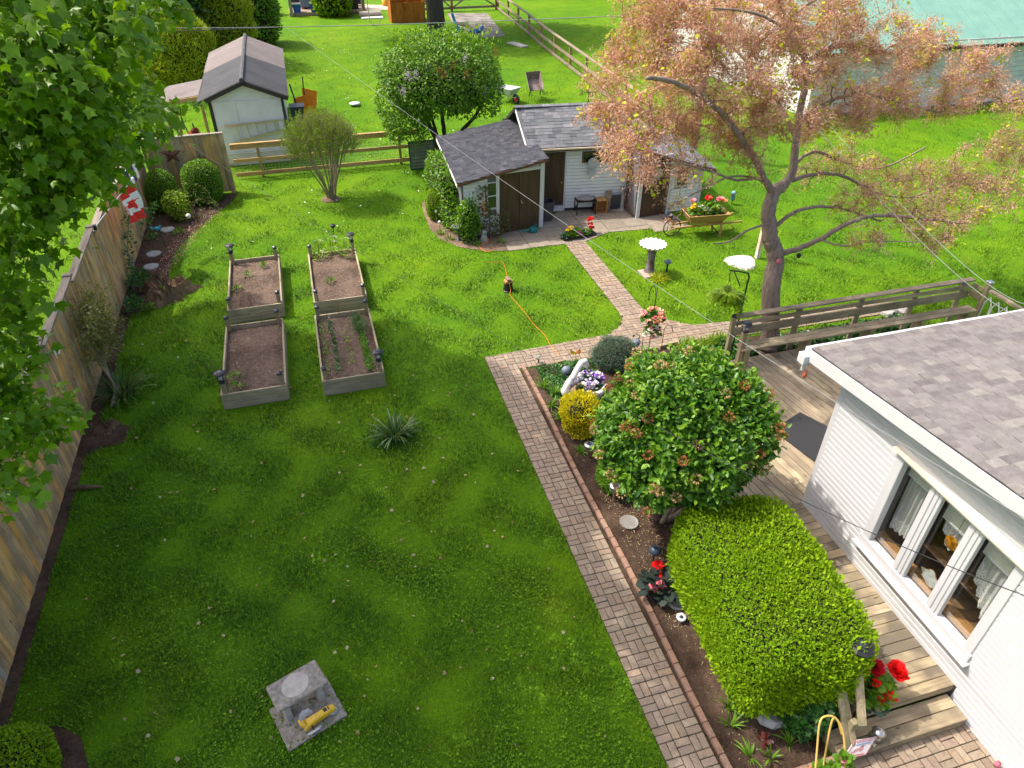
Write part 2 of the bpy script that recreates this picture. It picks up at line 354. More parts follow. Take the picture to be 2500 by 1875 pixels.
# ---------------------------------------------------------------- brick paths
def paver(name, cols):
    m, t, b = nodes(name); oi = N(t, 'ShaderNodeObjectInfo'); v = coords(t, 'Object', (1,1,1), True)
    tint = ramp(t, oi.outputs['Random'], [(i/(len(cols)-1), x) for i, x in enumerate(cols)])
    c = mixc(t, .8, tint, ramp(t, noise(t, 60, 4, v, .7), [(.3, (.6,.6,.6)), (.6, (1.05,1.05,1.05)), (.8, (1.3,1.3,1.3))]), 'MULTIPLY')
    c = mixc(t, ramp(t, noise(t, 9, 4, v, .6), [(.55, (0,0,0)), (.75, (.6,.6,.6))]), c, (.10,.085,.055,1))
    t.links.new(c, b.inputs['Base Color']); b.inputs['Roughness'].default_value = .9; b.inputs['Specular IOR Level'].default_value = .2
    bump(t, b, noise(t, 70, 4, v), .3, .004); return m
MATS['brick'] = paver('paver_brick', [(.235,.18,.132),(.32,.24,.175),(.27,.205,.16),(.35,.275,.20),(.25,.20,.15),(.33,.235,.165)])
MATS['redbrick'] = paver('edge_brick', [(.30,.17,.115),(.36,.215,.15),(.28,.17,.125),(.38,.25,.18)])
MATS['joint'] = soilmat('joint_moss', (.045,.055,.016), (.085,.075,.045), 0, 25)
brick_me = MB().box((0,0,-.018), (.196,.095,.06)).mesh('brick', MATS['brick'], bevel=.005)
red_me = MB().box((0,0,.005), (.205,.075,.09)).mesh('edge_brick', MATS['redbrick'], bevel=.006)
def place_brick(me, par, x, y, a, z=.012):
    o = bpy.data.objects.new(me.name.split('.')[0], me); COL.objects.link(o); o.parent = par; o.location = (x, y, z+random.uniform(-.003,.004))
    o.rotation_euler = (random.uniform(-.012,.012), random.uniform(-.012,.012), a+random.uniform(-.02,.02)); return o
def brick_path(name, P, x0, y0, mod=.2085, x1=None, y1=None, phase=0):
    if sum(P[i][0]*P[(i+1)%len(P)][1]-P[(i+1)%len(P)][0]*P[i][1] for i in range(len(P))) < 0: P = P[::-1]
    g = MB(); g.poly([(p[0],p[1],.005) for p in P]); root = struct(name, g, MATS['joint'])
    xs = [p[0] for p in P]; ys = [p[1] for p in P]; i0 = int((min(xs)-x0)/mod)-1; i1 = int((max(xs)-x0)/mod)+1; j0 = int((min(ys)-y0)/mod)-1; j1 = int((max(ys)-y0)/mod)+1
    n = 0
    for i in range(i0, i1):
        for j in range(j0, j1):
            cx, cy = x0+(i+.5)*mod, y0+(j+.5)*mod
            for k in (-1, 1):
                if (i+j+phase) % 2: bx, by, a = cx, cy+k*mod/4, 0
                else: bx, by, a = cx+k*mod/4, cy, math.pi/2
                q = [(bx+i_*cs_, by+j_*cs2_) for (cs_, cs2_) in (((.098,.0475) if a == 0 else (.0475,.098)),) for i_, j_ in ((-1,-1),(1,-1),(1,1),(-1,1))]
                ins = inpoly(np.array([p[0] for p in q]), np.array([p[1] for p in q]), P)
                if ins.all(): place_brick(brick_me, root, bx, by, a); continue
                if not ins.any() and not inpoly(np.array([bx]), np.array([by]), P)[0]: continue
                for e in range(len(P)):      # a brick cut along the edge of the path
                    e1, e2 = P[e], P[(e+1)%len(P)]; nx_, ny_ = -(e2[1]-e1[1]), e2[0]-e1[0]; sd = [(p[0]-e1[0])*nx_+(p[1]-e1[1])*ny_ for p in q]
                    L2 = nx_*nx_+ny_*ny_; tt = ((bx-e1[0])*(e2[0]-e1[0])+(by-e1[1])*(e2[1]-e1[1]))/L2; rr_ = .11/math.sqrt(L2)
                    if not q or min(sd) >= 0 or max(sd) <= 0 or tt < -rr_ or tt > 1+rr_: continue
                    o_ = []
                    for k_ in range(len(q)):
                        d1, d2 = sd[k_], sd[(k_+1)%len(q)]; p1, p2 = q[k_], q[(k_+1)%len(q)]
                        if d1 >= 0: o_.append(p1)
                        if d1*d2 < 0: u_ = d1/(d1-d2); o_.append((p1[0]+(p2[0]-p1[0])*u_, p1[1]+(p2[1]-p1[1])*u_))
                    q = o_
                if len(q) >= 3:
                    A_ = abs(sum(q[k_][0]*q[(k_+1)%len(q)][1]-q[(k_+1)%len(q)][0]*q[k_][1] for k_ in range(len(q))))/2
                    if A_ > .002: obj('brick', MB().prism([(p[0]-bx, p[1]-by) for p in q], -.03, .012), MATS['brick'], root, loc=(bx, by, .012+random.uniform(-.003,.003)))
    return root
brick_path('main_path', PATH_A, 3.025, 12.1-.2085*49); brick_path('cross_path', PATH_B, 3.025, 12.1); brick_path('shed_path', PATH_C, 6.70, 12.1, .212)
brick_path('tree_path', PATH_D, 3.025, 12.1); brick_path('step_patio', LOWPATIO, 3.78, 2.92-.2085*8, phase=1)
g = MB(); g.poly([(p[0],p[1],.006) for p in EDGE_SOIL]); ed = struct('path_edging', g, MATS['soil'])
y = 3.0
while y < 12.0:
    place_brick(red_me, ed, 3.745+.02*math.sin(y*1.3), y+.1, math.pi/2, .02); y += .2135
x = 3.83
while x < 5.0: place_brick(red_me, ed, x+.1, 2.99, 0, .02); x += .2135
# ---------------------------------------------------------------- patio slabs
m, t, b = nodes('patio_slab'); oi = N(t, 'ShaderNodeObjectInfo'); v = coords(t, 'Object', (1,1,1), True)
c = mixc(t, .8, ramp(t, oi.outputs['Random'], [(0,(.22,.18,.135)),(.5,(.29,.235,.175)),(1,(.25,.21,.165))]), ramp(t, noise(t, 6, 7, v, .7), [(.3,(.6,.6,.6)),(.6,(1.05,1.05,1.05))]), 'MULTIPLY')
t.links.new(c, b.inputs['Base Color']); b.inputs['Roughness'].default_value = .9; bump(t, b, noise(t, 40, 4, v), .3, .004); MATS['slab'] = m
g = MB(); g.poly([(p[0],p[1],.004) for p in PATIO]); pat = struct('shed_patio', g, MATS['soil'])
def clip(P, a, c, s):    # keep the side of axis a where s*(value-c) >= 0
    o = []
    for i in range(len(P)):
        p, q = P[i], P[(i+1)%len(P)]; dp, dq = s*(p[a]-c), s*(q[a]-c)
        if dp >= 0: o.append(p)
        if dp*dq < 0: k = dp/(dp-dq); o.append((p[0]+(q[0]-p[0])*k, p[1]+(q[1]-p[1])*k))
    return o
sx, sy = [5.0+.655*i for i in range(10)], [17.76, 18.34, 18.94, 19.56, 20.2]
for i in range(len(sx)-1):
    for j in range(len(sy)-1):
        P = [p[:2] for p in PATIO]
        for a, lo, hi in ((0, sx[i]+.007, sx[i+1]-.007), (1, sy[j]+.007, sy[j+1]-.007)):
            P = clip(P, a, lo, 1)
            if P: P = clip(P, a, hi, -1)
        if len(P) >= 3:
            A = abs(sum(P[k][0]*P[(k+1)%len(P)][1]-P[(k+1)%len(P)][0]*P[k][1] for k in range(len(P))))/2
            if A > .02:
                cx = sum(p[0] for p in P)/len(P); cy = sum(p[1] for p in P)/len(P); h = random.uniform(.012,.022)
                obj('slab', MB().prism([(p[0]-cx, p[1]-cy) for p in P], -.03, h), MATS['slab'], pat, loc=(cx, cy, 0))
# ---------------------------------------------------------------- grass
def ground_points(n, ymax=900, seed=1, margin=60):
    """ground points as dense as the picture needs them: many near, few far"""
    g = np.random.default_rng(seed); px = g.uniform(-margin, 2500+margin, n); py = g.uniform(-margin, 1875+margin*2, n)
    f = np.array(_f)*1726; D = f[None]+np.array(_rt)[None]*(px-1250)[:,None]-np.array(_up)[None]*(py-937.5)[:,None]
    k = -9/D[:,2]; P = D*k[:,None]; P[:,2] = 0; d = np.linalg.norm(D*k[:,None], axis=1)
    return P, d
P, d = ground_points(1150000)
ok = P[:,1] < 52
for q in NOTURF: ok &= ~inpoly(P[:,0], P[:,1], q)
ok &= ~((P[:,0] < -5.1) & (P[:,1] < 24)) | (RNG.random(len(P)) < .7)
P, d = P[ok], d[ok]; n = len(P)
cl = np.sin(P[:,0]*5.1+3*np.sin(P[:,1]*1.7))+np.sin(P[:,1]*4.3+2*np.sin(P[:,0]*2.3))
keep = RNG.random(n) < .72+.16*cl; P, d, cl = P[keep], d[keep], cl[keep]; n = len(P)
A = RNG.uniform(0, 6.283, n); L = RNG.uniform(.022, .056, n)*np.clip(d/10, .9, 1.6)*(1+.18*cl); lean = RNG.uniform(.35, 1.15, n)
U = np.stack([np.cos(A)*lean, np.sin(A)*lean, np.ones(n)], 1); W = np.stack([np.cos(A), np.sin(A), -lean], 1)*-1
SHAPES['grass'] = ([(0,.12,0),(0,-.12,0),(1,0,0)], [(0,1,2)])
me = leafmesh('grass', P, U, W, L, 'grass', MATS['blade'], rnd=np.where(RNG.random(n) < .0012, 1.0, np.clip(RNG.normal(.48,.26,n),0,.95)))
tag(link('grass', me), 'short mown green grass covering the lawn', 'grass', kind='stuff')

P, d = ground_points(150000, seed=8); ok = (P[:,1] < 22) & (P[:,0] > -4.9)     # clover and broad leaved weeds among the grass
for q in NOTURF: ok &= ~inpoly(P[:,0], P[:,1], q)
pat_ = np.sin(P[:,0]*1.7+2*np.sin(P[:,1]*.9))+np.sin(P[:,1]*1.9+1.5*np.sin(P[:,0]*1.1)); ok &= RNG.random(len(P)) < np.clip(.28+.3*pat_, .04, 1); P = P[ok]; n = len(P); P[:,2] = RNG.uniform(.025,.06,n)
tag(link('clover', leafmesh('clover', P, rdir(n)*np.array([1,1,.3]), rdir(n)*.45+np.array([0,0,1.]), RNG.uniform(.014,.034,n), 'round', MATS['blade'], rnd=np.clip(RNG.normal(.5,.2,n),0,.8))), 'clover and small weeds growing through the lawn', 'grass', kind='stuff')

# ================================================================ house on the right
MATS['vinyl'] = plain('white_vinyl', (.53,.52,.53), .45, var=.03, scale=2)
MATS['backing'] = plain('wall_backing', (.16,.16,.165), .8)
MATS['trim'] = plain('white_trim', (.57,.56,.57), .4, var=.02, scale=3)
MATS['dark'] = plain('dark_interior', (.05,.04,.035), .8)
MATS['black'] = plain('black_plastic', (.018,.018,.02), .4, var=.2)
MATS['blackmetal'] = plain('black_metal', (.02,.02,.022), .45, .3)
MATS['silver'] = plain('brushed_silver', (.55,.55,.56), .3, .9)
MATS['whitepaint'] = plain('white_paint', (.76,.75,.72), .5, var=.05, scale=4, bmp=.1)
MATS['cream'] = plain('cream_trim', (.72,.58,.44), .6)
m, t, b = nodes('window_glass'); fr = N(t, 'ShaderNodeLayerWeight'); fr.inputs[0].default_value = .2
tp = N(t, 'ShaderNodeBsdfTransparent'); gl = N(t, 'ShaderNodeBsdfGlossy'); gl.inputs['Roughness'].default_value = .02; mx = N(t, 'ShaderNodeMixShader')
fa = N(t, 'ShaderNodeMath', operation='MULTIPLY_ADD'); fa.inputs[1].default_value = .8; fa.inputs[2].default_value = .03
t.links.new(fr.outputs[1], fa.inputs[0]); t.links.new(fa.outputs[0], mx.inputs[0]); tp.inputs[0].default_value = (.9,.93,.92,1)
t.links.new(tp.outputs[0], mx.inputs[1]); t.links.new(gl.outputs[0], mx.inputs[2]); t.links.new(mx.outputs[0], t.nodes['Material Output'].inputs['Surface']); MATS['glass'] = m
def shinglemat(name, cols, grit=160):
    m, t, b = nodes(name); oi = N(t, 'ShaderNodeObjectInfo'); at = N(t, 'ShaderNodeAttribute', attribute_name='rnd')
    ad = N(t, 'ShaderNodeMath', operation='ADD'); t.links.new(oi.outputs['Random'], ad.inputs[0]); t.links.new(at.outputs['Fac'], ad.inputs[1])
    fr = N(t, 'ShaderNodeMath', operation='FRACT'); t.links.new(ad.outputs[0], fr.inputs[0]); v = coords(t, 'Object', (1,1,1), True)
    c = ramp(t, fr.outputs[0], [(i/(len(cols)-1), x) for i, x in enumerate(cols)])
    c = mixc(t, .9, c, ramp(t, noise(t, grit, 2, v, .8), [(.25, (.45,.45,.45)), (.5, (1,1,1)), (.78, (1.7,1.7,1.7))]), 'MULTIPLY')
    c = mixc(t, .6, c, ramp(t, noise(t, 7, 4, v), [(.35, (.75,.73,.75)), (.65, (1.2,1.2,1.18))]), 'MULTIPLY')
    t.links.new(c, b.inputs['Base Color']); b.inputs['Roughness'].default_value = .95; b.inputs['Specular IOR Level'].default_value = .15
    bump(t, b, noise(t, grit, 2, v), .35, .004); return m
MATS['shingle'] = shinglemat('roof_shingle', [(.135,.122,.12),(.185,.17,.163),(.15,.13,.13),(.22,.205,.185),(.165,.148,.145),(.195,.175,.17),(.14,.128,.125)])
MATS['shingle_dark'] = shinglemat('shed_shingle', [(.035,.037,.045),(.062,.064,.074),(.043,.045,.053),(.076,.077,.087)])
MATS['shingle_mid'] = shinglemat('shed_shingle_grey', [(.085,.09,.10),(.15,.155,.165),(.105,.11,.12),(.20,.20,.21),(.12,.12,.135)])
SHIN = {}
def shingles(par, O, U, V, nu, nv, mat, expo=.14, wr=(.16,.38), inside=None, cap=300, pn='shingle', th=.007, cam_xy=(0,0,9), vis=None):
    """courses of separate shingles on a plane: O corner at the eave, U unit along the eave (length nu), V unit up the slope (length nv)"""
    O, U, V = Vector(O), Vector(U).normalized(), Vector(V).normalized(); Nn = U.cross(V).normalized()
    if Nn.z < 0: Nn = -Nn
    rows = int(nv/expo); items = []
    for r in range(rows+1):
        x = -random.uniform(0, .3)
        while x < nu:
            wv = random.uniform(*wr); a, c = max(x, 0), min(x+wv, nu); x += wv
            if c-a < .03: continue
            lft = random.choice((0, 0, .004, .006)); bot = r*expo-random.choice((0, .008, .016)); top = min(r*expo+expo+.03, nv)
            if inside and not inside((a+c)/2, (bot+top)/2): continue
            p = O+U*((a+c)/2)+V*((bot+top)/2)
            items.append(((p-Vector(cam_xy)).length, a, c, bot, top, lft))
    items.sort(key=lambda i: i[0]); rest = MB(); rr = []
    M = Matrix((U, V, Nn)).transposed()
    for k, (d, a, c, bot, top, lft) in enumerate(items):
        h = th+lft; hw = (c-a)/2-.002; hl = (top-bot)/2
        vs = [(-hw,-hl,0),(hw,-hl,0),(hw,hl,-.004),(-hw,hl,-.004),(-hw,-hl,h),(hw,-hl,h),(hw,hl,.002),(-hw,hl,.002)]
        fs = [(4,5,6,7),(0,1,5,4),(1,2,6,5),(3,0,4,7)]
        ctr = O+U*((a+c)/2)+V*((bot+top)/2)+Nn*.003
        if k < cap:
            key = (round(hw,2), lft, round(hl,2), mat.name)
            if key not in SHIN: SHIN[key] = MB().add(vs, fs).mesh(pn, mat)
            o = bpy.data.objects.new(pn, SHIN[key]); COL.objects.link(o); o.parent = par
            T = Matrix.Translation(ctr-Vector(par.location)) @ M.to_4x4(); o.matrix_local = T
        else:
            rest.add([M @ Vector(v)+ctr for v in vs], fs); rr += [random.random()]*8
    if rest.v:
        o = obj('shingle_field', rest, mat, par, world=True); o['kind'] = 'stuff'
        at = o.data.attributes.new('rnd', 'FLOAT', 'POINT'); at.data.foreach_set('value', rr)
def siding(par, p, q, z0, z1, mat, expo=.1, nrm=None, ztop=None, holes=(), proud=.014, name='siding_board', lip=0):
    """lapped boards on the wall line p->q; ztop(s) trims under a slope; holes = (s0,s1,z0,z1)"""
    p, q = Vector((*p[:2],0)), Vector((*q[:2],0)); d = (q-p); L = d.length; d.normalize(); n = Vector((d.y,-d.x,0)) if nrm is None else Vector(nrm)
    k = 0; z = z0
    while z < z1-.01:
        zt = min(z+expo, z1); spans = [(0, L)]
        for (a, c, h0, h1) in holes:
            if h0 < z+expo*.6 and h1 > z+expo*.4:
                spans = [s for u, v in spans for s in ((u, min(v, a)), (max(u, c), v)) if s[1]-s[0] > .02]
        for a, c in spans:
            if ztop:     # shorten where the slope cuts the course
                ss = [a+(c-a)*i/60 for i in range(61)]; ok = [s for s in ss if ztop(s) > zt-.02]
                if not ok: continue
                a, c = min(ok), max(ok)
                if c-a < .05: continue
            g = MB(); t0 = zt-.015
            g.add([p+d*a+n*.012+Vector((0,0,t0)), p+d*c+n*.012+Vector((0,0,t0)), p+d*c+n*(proud+.012)+Vector((0,0,z)), p+d*a+n*(proud+.012)+Vector((0,0,z)),
                   p+d*a+n*-.01+Vector((0,0,z)), p+d*c+n*-.01+Vector((0,0,z)), p+d*a+n*-.01+Vector((0,0,t0)), p+d*c+n*-.01+Vector((0,0,t0))], [(0,3,2,1),(3,4,5,2),(6,0,1,7)])
            if lip:      # dutch lap: flat face, hollow top, deep lower lip that throws a shadow line
                zm = z+(zt-z)*.66; Z_ = lambda s_, o_, zz: p+d*s_+n*o_+Vector((0,0,zz)); g = MB()
                g.add([Z_(a,0,zt),Z_(c,0,zt),Z_(c,lip*.9,zm),Z_(a,lip*.9,zm),Z_(c,lip,z),Z_(a,lip,z),Z_(c,0,z),Z_(a,0,z)], [(0,3,2,1),(3,5,4,2),(5,7,6,4),(0,7,5,3),(1,2,4,6)])
            obj(name, g, mat, par, world=True)
        z += expo
HX, HY = 7.015, 6.671
SLOPE = .111
roofz = lambda y: 3.164+SLOPE*(7.194-y)
house = thing('house', 'white vinyl sided house with grey shingle roof and triple window at the right edge', 'house', (7.0, 3, 0))
g = MB(); y0 = -3.5
g.add([(HX,y0,0),(HX,HY,0),(HX,HY,roofz(HY)-.2),(HX,y0,roofz(y0)-.2)], [(0,3,2,1)])            # gable wall with an opening for the window, as four sheets
g = MB(); WY0, WY1, WZ0, WZ1 = 3.34, 5.36, .86, 2.62
for (a, c, z0, z1) in ((y0, WY0, 0, None), (WY1, HY, 0, None), (WY0, WY1, 0, WZ0), (WY0, WY1, WZ1, None)):
    za = z1 if z1 else roofz(a)-.2; zc = z1 if z1 else roofz(c)-.2
    g.slab([(HX,a,z0),(HX,a,za),(HX,c,zc),(HX,c,z0)], .12)
g.slab([(HX+.125,HY,0),(HX,HY,0),(HX,HY,roofz(HY)-.2),(14,HY,roofz(HY)-.2),(14,HY,0)], .12)
obj('wall', g, MATS['backing'], house, world=True)
siding(house, (HX,HY-.085), (HX,y0), .36, 3.6, MATS['vinyl'], .0965, nrm=(-1,0,0), ztop=lambda s: roofz(HY-s)-.22, holes=[(HY-.085-WY1, HY-.085-WY0, WZ0, WZ1)], lip=.042)
siding(house, (HX,3.24), (HX,y0), -.026, .36, MATS['vinyl'], .0965, nrm=(-1,0,0), lip=.042)
obj('corner_trim', MB().box((HX-.012,HY-.04,(.36+roofz(HY)-.2)/2), (.05,.085,roofz(HY)-.2-.36)), MATS['trim'], house, world=True)
# roof
rf = MB(); XL = HX-.3
rf.slab([(XL,7.17,roofz(7.17)),(14.3,7.17,roofz(7.17)),(14.3,-3.5,roofz(-3.5)),(XL,-3.5,roofz(-3.5))], .05)
roof = obj('roof', rf, MATS['shingle'], house, world=True)
rt = thing('roof_skin', None, None, (0,0,0)); bpy.data.objects.remove(rt)
V = Vector((0,-1,SLOPE)).normalized()
def roof_vis(u, v): return v < 5.6-max(0,(u-3.9))*.0 and u < 5.2
shingles(house, (XL-.015,7.19,roofz(7.19)+.002), (1,0,0), V, 5.2, 5.8, MATS['shingle'], .142, (.15,.36), inside=roof_vis, th=.007)
obj('rake_fascia', MB().slab([(XL-.022,7.19,roofz(7.19)-.012),(XL-.022,7.19,roofz(7.19)-.20),(XL-.022,-3.5,roofz(-3.5)-.20),(XL-.022,-3.5,roofz(-3.5)-.012)], -.022), MATS['trim'], house, world=True)
obj('soffit', MB().slab([(XL,7.1,roofz(7.1)-.19),(HX-.002,7.1,roofz(7.1)-.19),(HX-.002,-3.5,roofz(-3.5)-.19),(XL,-3.5,roofz(-3.5)-.19)], .01), MATS['trim'], house, world=True)
gu = obj('gutter', MB().box(((XL+14.3)/2+.02,7.245,3.085), (14.3-XL+.10,.10,.12)), MATS['trim'], house, world=True, bevel=.01)
obj('drip_edge', MB().box(((XL+14.3)/2,7.2,3.155), (14.3-XL+.06,.05,.012)), MATS['trim'], gu, world=True)
obj('gutter_end', MB().box((XL-.06,7.22,2.98), (.12,.16,.16)).tube([(XL-.06,7.2,2.9),(XL-.06,7.19,2.78)], .03, 6), MATS['trim'], gu, world=True, bevel=.006)
lb = obj('flood_bulb', MB().lathe([(.018,0),(.02,-.06),(.035,-.08),(.03,-.12),(.01,-.135)], (XL-.03,7.14,2.80), 8), [plain('red_fitting', (.45,.10,.05), .4)], house, world=True, smooth=True)
# window
win = thing('window', None, None, (0,0,0)); win.parent = house; win.location = -Vector(house.location)
fr = MB()
for (a, c, z0, z1, th) in ((WY0-.05, WY1+.05, WZ0-.02, WZ0+.13, .07), (WY0-.04, WY1+.04, WZ1-.06, WZ1+.03, .06), (WY0-.03, WY0+.10, WZ0+.13, WZ1-.06, .055), (WY1-.12, WY1+.03, WZ0+.13, WZ1-.06, .055)):
    fr.box((HX-th/2+.03, (a+c)/2, (z0+z1)/2), (th+.06, c-a, z1-z0))
obj('frame', fr, MATS['trim'], win, world=True, bevel=.008)
obj('head_flashing', MB().box((HX-.06,(WY0+WY1)/2,WZ1+.045), (.15,WY1-WY0+.14,.02)), MATS['cream'], win, world=True)
obj('sill', MB().box((HX-.06,(WY0+WY1)/2,WZ0-.035), (.16,WY1-WY0+.16,.03)), MATS['trim'], win, world=True, bevel=.006)
for yc in (4.655, 4.005):
    mm = MB().box((HX-.01, yc, (WZ0+WZ1)/2+.03), (.07,.21,WZ1-WZ0-.19))
    for dy in (-.035,.035): mm.box((HX-.05, yc+dy, (WZ0+WZ1)/2+.03), (.016,.045,WZ1-WZ0-.19))
    obj('mullion', mm, MATS['trim'], win, world=True, bevel=.006)
for a, c in ((3.44,3.90),(4.11,4.55),(4.76,5.24)):
    obj('pane', MB().poly([(HX+.055,a-.01,WZ0+.11),(HX+.055,a-.01,WZ1-.05),(HX+.055,c+.01,WZ1-.05),(HX+.055,c+.01,WZ0+.11)]), MATS['glass'], win, world=True)
# the room behind the glass
rm = MB()
rm.slab([(7.2,2.4,.4),(9.6,2.4,.4),(9.6,6.3,.4),(7.2,6.3,.4)], .05, 1); rm.slab([(9.6,2.4,.4),(9.6,2.4,2.7),(9.6,6.3,2.7),(9.6,6.3,.4)], .05)
rm.slab([(7.2,2.4,2.72),(7.2,6.3,2.72),(9.6,6.3,2.72),(9.6,2.4,2.72)], .05)
rm.slab([(7.2,2.4,.4),(7.2,2.4,2.7),(9.6,2.4,2.7),(9.6,2.4,.4)], -.05); rm.slab([(7.2,6.3,.4),(9.6,6.3,.4),(9.6,6.3,2.7),(7.2,6.3,2.7)], -.05)
MATS['room'] = plain('room_wall', (.45,.38,.30), .8); MATS['roomfloor'] = wood('room_floor', [(.20,.11,.05),(.26,.15,.07)], 1, knots=False)
obj('room', rm, [MATS['room'], MATS['roomfloor']], house, world=True)
MATS['oak'] = wood('honey_oak', [(.50,.27,.09),(.42,.22,.075)], 1, 10, .5, knots=False)
obj('inner_sill', MB().box((HX+.16,(WY0+WY1)/2,WZ0+.16), (.18,WY1-WY0-.1,.03)), MATS['oak'], win, world=True)
MATS['table'] = wood('dark_table', [(.12,.06,.03),(.16,.09,.05)], 1, 10, .35, knots=False)
tb = thing('dining_table', 'dark wooden dining table seen through the house window', 'table', (8.0,4.2,.4)); 
obj('tabletop', MB().box((8.05,4.25,1.12), (1.0,1.5,.04)), MATS['table'], tb, world=True, bevel=.01)
for dx in (-.42,.42):
    for dy in (-.66,.66): obj('leg', MB().box((8.05+dx,4.25+dy,.75), (.07,.07,.7)), MATS['table'], tb, world=True)
# roller blinds, sheer curtains with a lace hem
m, t, b = nodes('sheer_lace'); v = coords(t, 'Object'); vo = N(t, 'ShaderNodeTexVoronoi'); vo.inputs['Scale'].default_value = 55; t.links.new(v, vo.inputs['Vector'])
b.inputs['Base Color'].default_value = (.80,.78,.74,1); b.inputs['Roughness'].default_value = .9
at = N(t, 'ShaderNodeAttribute', attribute_name='rnd'); ho = ramp(t, vo.outputs['Distance'], [(.28,(0,0,0)),(.36,(1,1,1))])
al = N(t, 'ShaderNodeMix', data_type='FLOAT'); t.links.new(at.outputs['Fac'], al.inputs[0]); al.inputs[2].default_value = .62; t.links.new(ho, al.inputs[3])
t.links.new(al.outputs[0], b.inputs['Alpha']); MATS['lace'] = m
def curtain(y0, y1, zt, zb, x=HX+.22, hem=.22, slant=0, name='curtain'):
    nu, nv = 48, 22; vs = []; rr = []
    for j in range(nv+1):
        for i in range(nu+1):
            u, v = i/nu, j/nv; zz = zb(u) if callable(zb) else zb
            z = zt+(zz-zt)*v; sc = .018*abs(math.sin(u*22)) if j == nv else 0
            vs.append((x+.022*math.sin(u*34+v)+.01*math.sin(u*71), y0+(y1-y0)*u+slant*v*v, z-sc)); rr.append(1.0 if (z-zz) < hem else 0.0)
    fs = [(j*(nu+1)+i, j*(nu+1)+i+1, (j+1)*(nu+1)+i+1, (j+1)*(nu+1)+i) for j in range(nv) for i in range(nu)]
    me = MB().add(vs, fs).mesh(name, MATS['lace'], True); a = me.attributes.new('rnd', 'FLOAT', 'POINT'); a.data.foreach_set('value', rr); return me
def hang(me, label):
    o = link('curtain', me); tag(o, label, 'curtain', 'lace curtains in the house window'); return o
hang(curtain(5.26, 4.80, 2.35, lambda u: 1.22+.10*u), 'white sheer curtain with lace hem in the left window pane')
hang(curtain(4.56, 4.10, 2.35, lambda u: 1.95-.22*math.sin(u*3.6)**2, hem=.5), 'short lace valance across the middle window pane')
hang(curtain(3.92, 3.42, 2.4, lambda u: 1.75-.68*u, hem=.3), 'lace curtain swept to one side in the right window pane')
MATS['blind'] = plain('roller_blind', (.62,.60,.52), .8)
for a, c, zz, lb in ((5.25,4.77,2.28,'pale roller blind raised above the left window pane'),(4.56,4.11,2.16,'pale roller blind raised above the middle window pane'),(3.92,3.42,2.2,'pale roller blind raised above the right window pane')):
    bl = thing('roller_blind', lb, 'blind', (HX+.14,(a+c)/2,zz), group='roller blinds in the house window')
    obj('blind_cloth', MB().box((HX+.14,(a+c)/2,(zz+2.58)/2), (.006,a-c,2.58-zz)), MATS['blind'], bl, world=True)
    obj('hem_bar', MB().box((HX+.14,(a+c)/2,zz), (.02,a-c,.025)), MATS['trim'], bl, world=True)
m, t, b = nodes('amber_glass'); n1 = noise(t, 14, 3, coords(t)); t.links.new(ramp(t, n1, [(.4,(.55,.24,.02)),(.6,(.20,.07,.01))]), b.inputs['Base Color']); b.inputs['Roughness'].default_value = .1; MATS['amber'] = m
sc = thing('suncatcher', 'round amber glass suncatcher hanging in the middle window pane', 'ornament', (HX+.09,4.27,1.97))
obj('disc', MB().lathe([(.005,-.006),(.098,-.006),(.105,0),(.098,.006),(.005,.006)], (0,0,0), 24), MATS['amber'], sc, smooth=True).rotation_euler = (0, R(90), 0)
obj('cord', MB().tube([(0,0,.1),(.0,.0,.5)], .003, 4), MATS['black'], sc)
MATS['doily'] = plain('grey_white_glass', (.55,.57,.55), .3, var=.3, scale=18, bmp=.3)
om = thing('window_ornament', 'white frosted glass bird plaque on the sill of the middle pane', 'ornament', (HX+.15,4.33,WZ0+.18))
dl = MB(); pr = [(math.cos(a*.2618)*(.15+.03*math.sin(a*1.3)), math.sin(a*.2618)*(.115+.025*math.cos(a*1.1))) for a in range(24)]
dl.prism(pr, -.01, .01); o = obj('plaque', dl, MATS['doily'], om, bevel=.004); o.rotation_euler = (R(90),0,R(90)); o.location = (0,0,.14)
rim = MB().tube([(p[0],p[1],0) for p in pr]+[(pr[0][0],pr[0][1],0)], .009, 5); o = obj('rim', rim, MATS['oak'], om); o.rotation_euler = (R(90),0,R(90)); o.location = (0,0,.14)
# ================================================================ deck
MATS['deck'] = wood('deck_board', [(.36,.285,.175),(.43,.345,.22),(.31,.25,.16),(.48,.385,.25),(.39,.30,.185)], 0, 16, .85, stain=(.15,.125,.09,1))
MATS['deckgrey'] = wood('deck_board_grey', [(.36,.28,.185),(.43,.34,.23),(.31,.245,.17),(.39,.305,.195)], 0, 16, .85, stain=(.22,.18,.12,1))
MATS['post'] = wood('weathered_post', [(.38,.30,.185),(.43,.34,.21)], 2, 14, .85, stain=(.25,.22,.12,1))
deck = thing('wooden_deck', 'weathered timber deck with steps along the white house wall', 'deck', (6.3,5.0,0))
DECK = [(7.62,10.72),(10.6,10.72),(10.6,6.66),(5.5,6.66)]
a = R(8.2); ux, uy = math.sin(a), -math.cos(a); vx, vy = math.cos(a), math.sin(a)   # boards run along (ux,uy)
rotp = [(p[0]*ux+p[1]*uy, p[0]*vx+p[1]*vy) for p in DECK]
lo, hi = min(p[1] for p in rotp), max(p[1] for p in rotp); k = lo
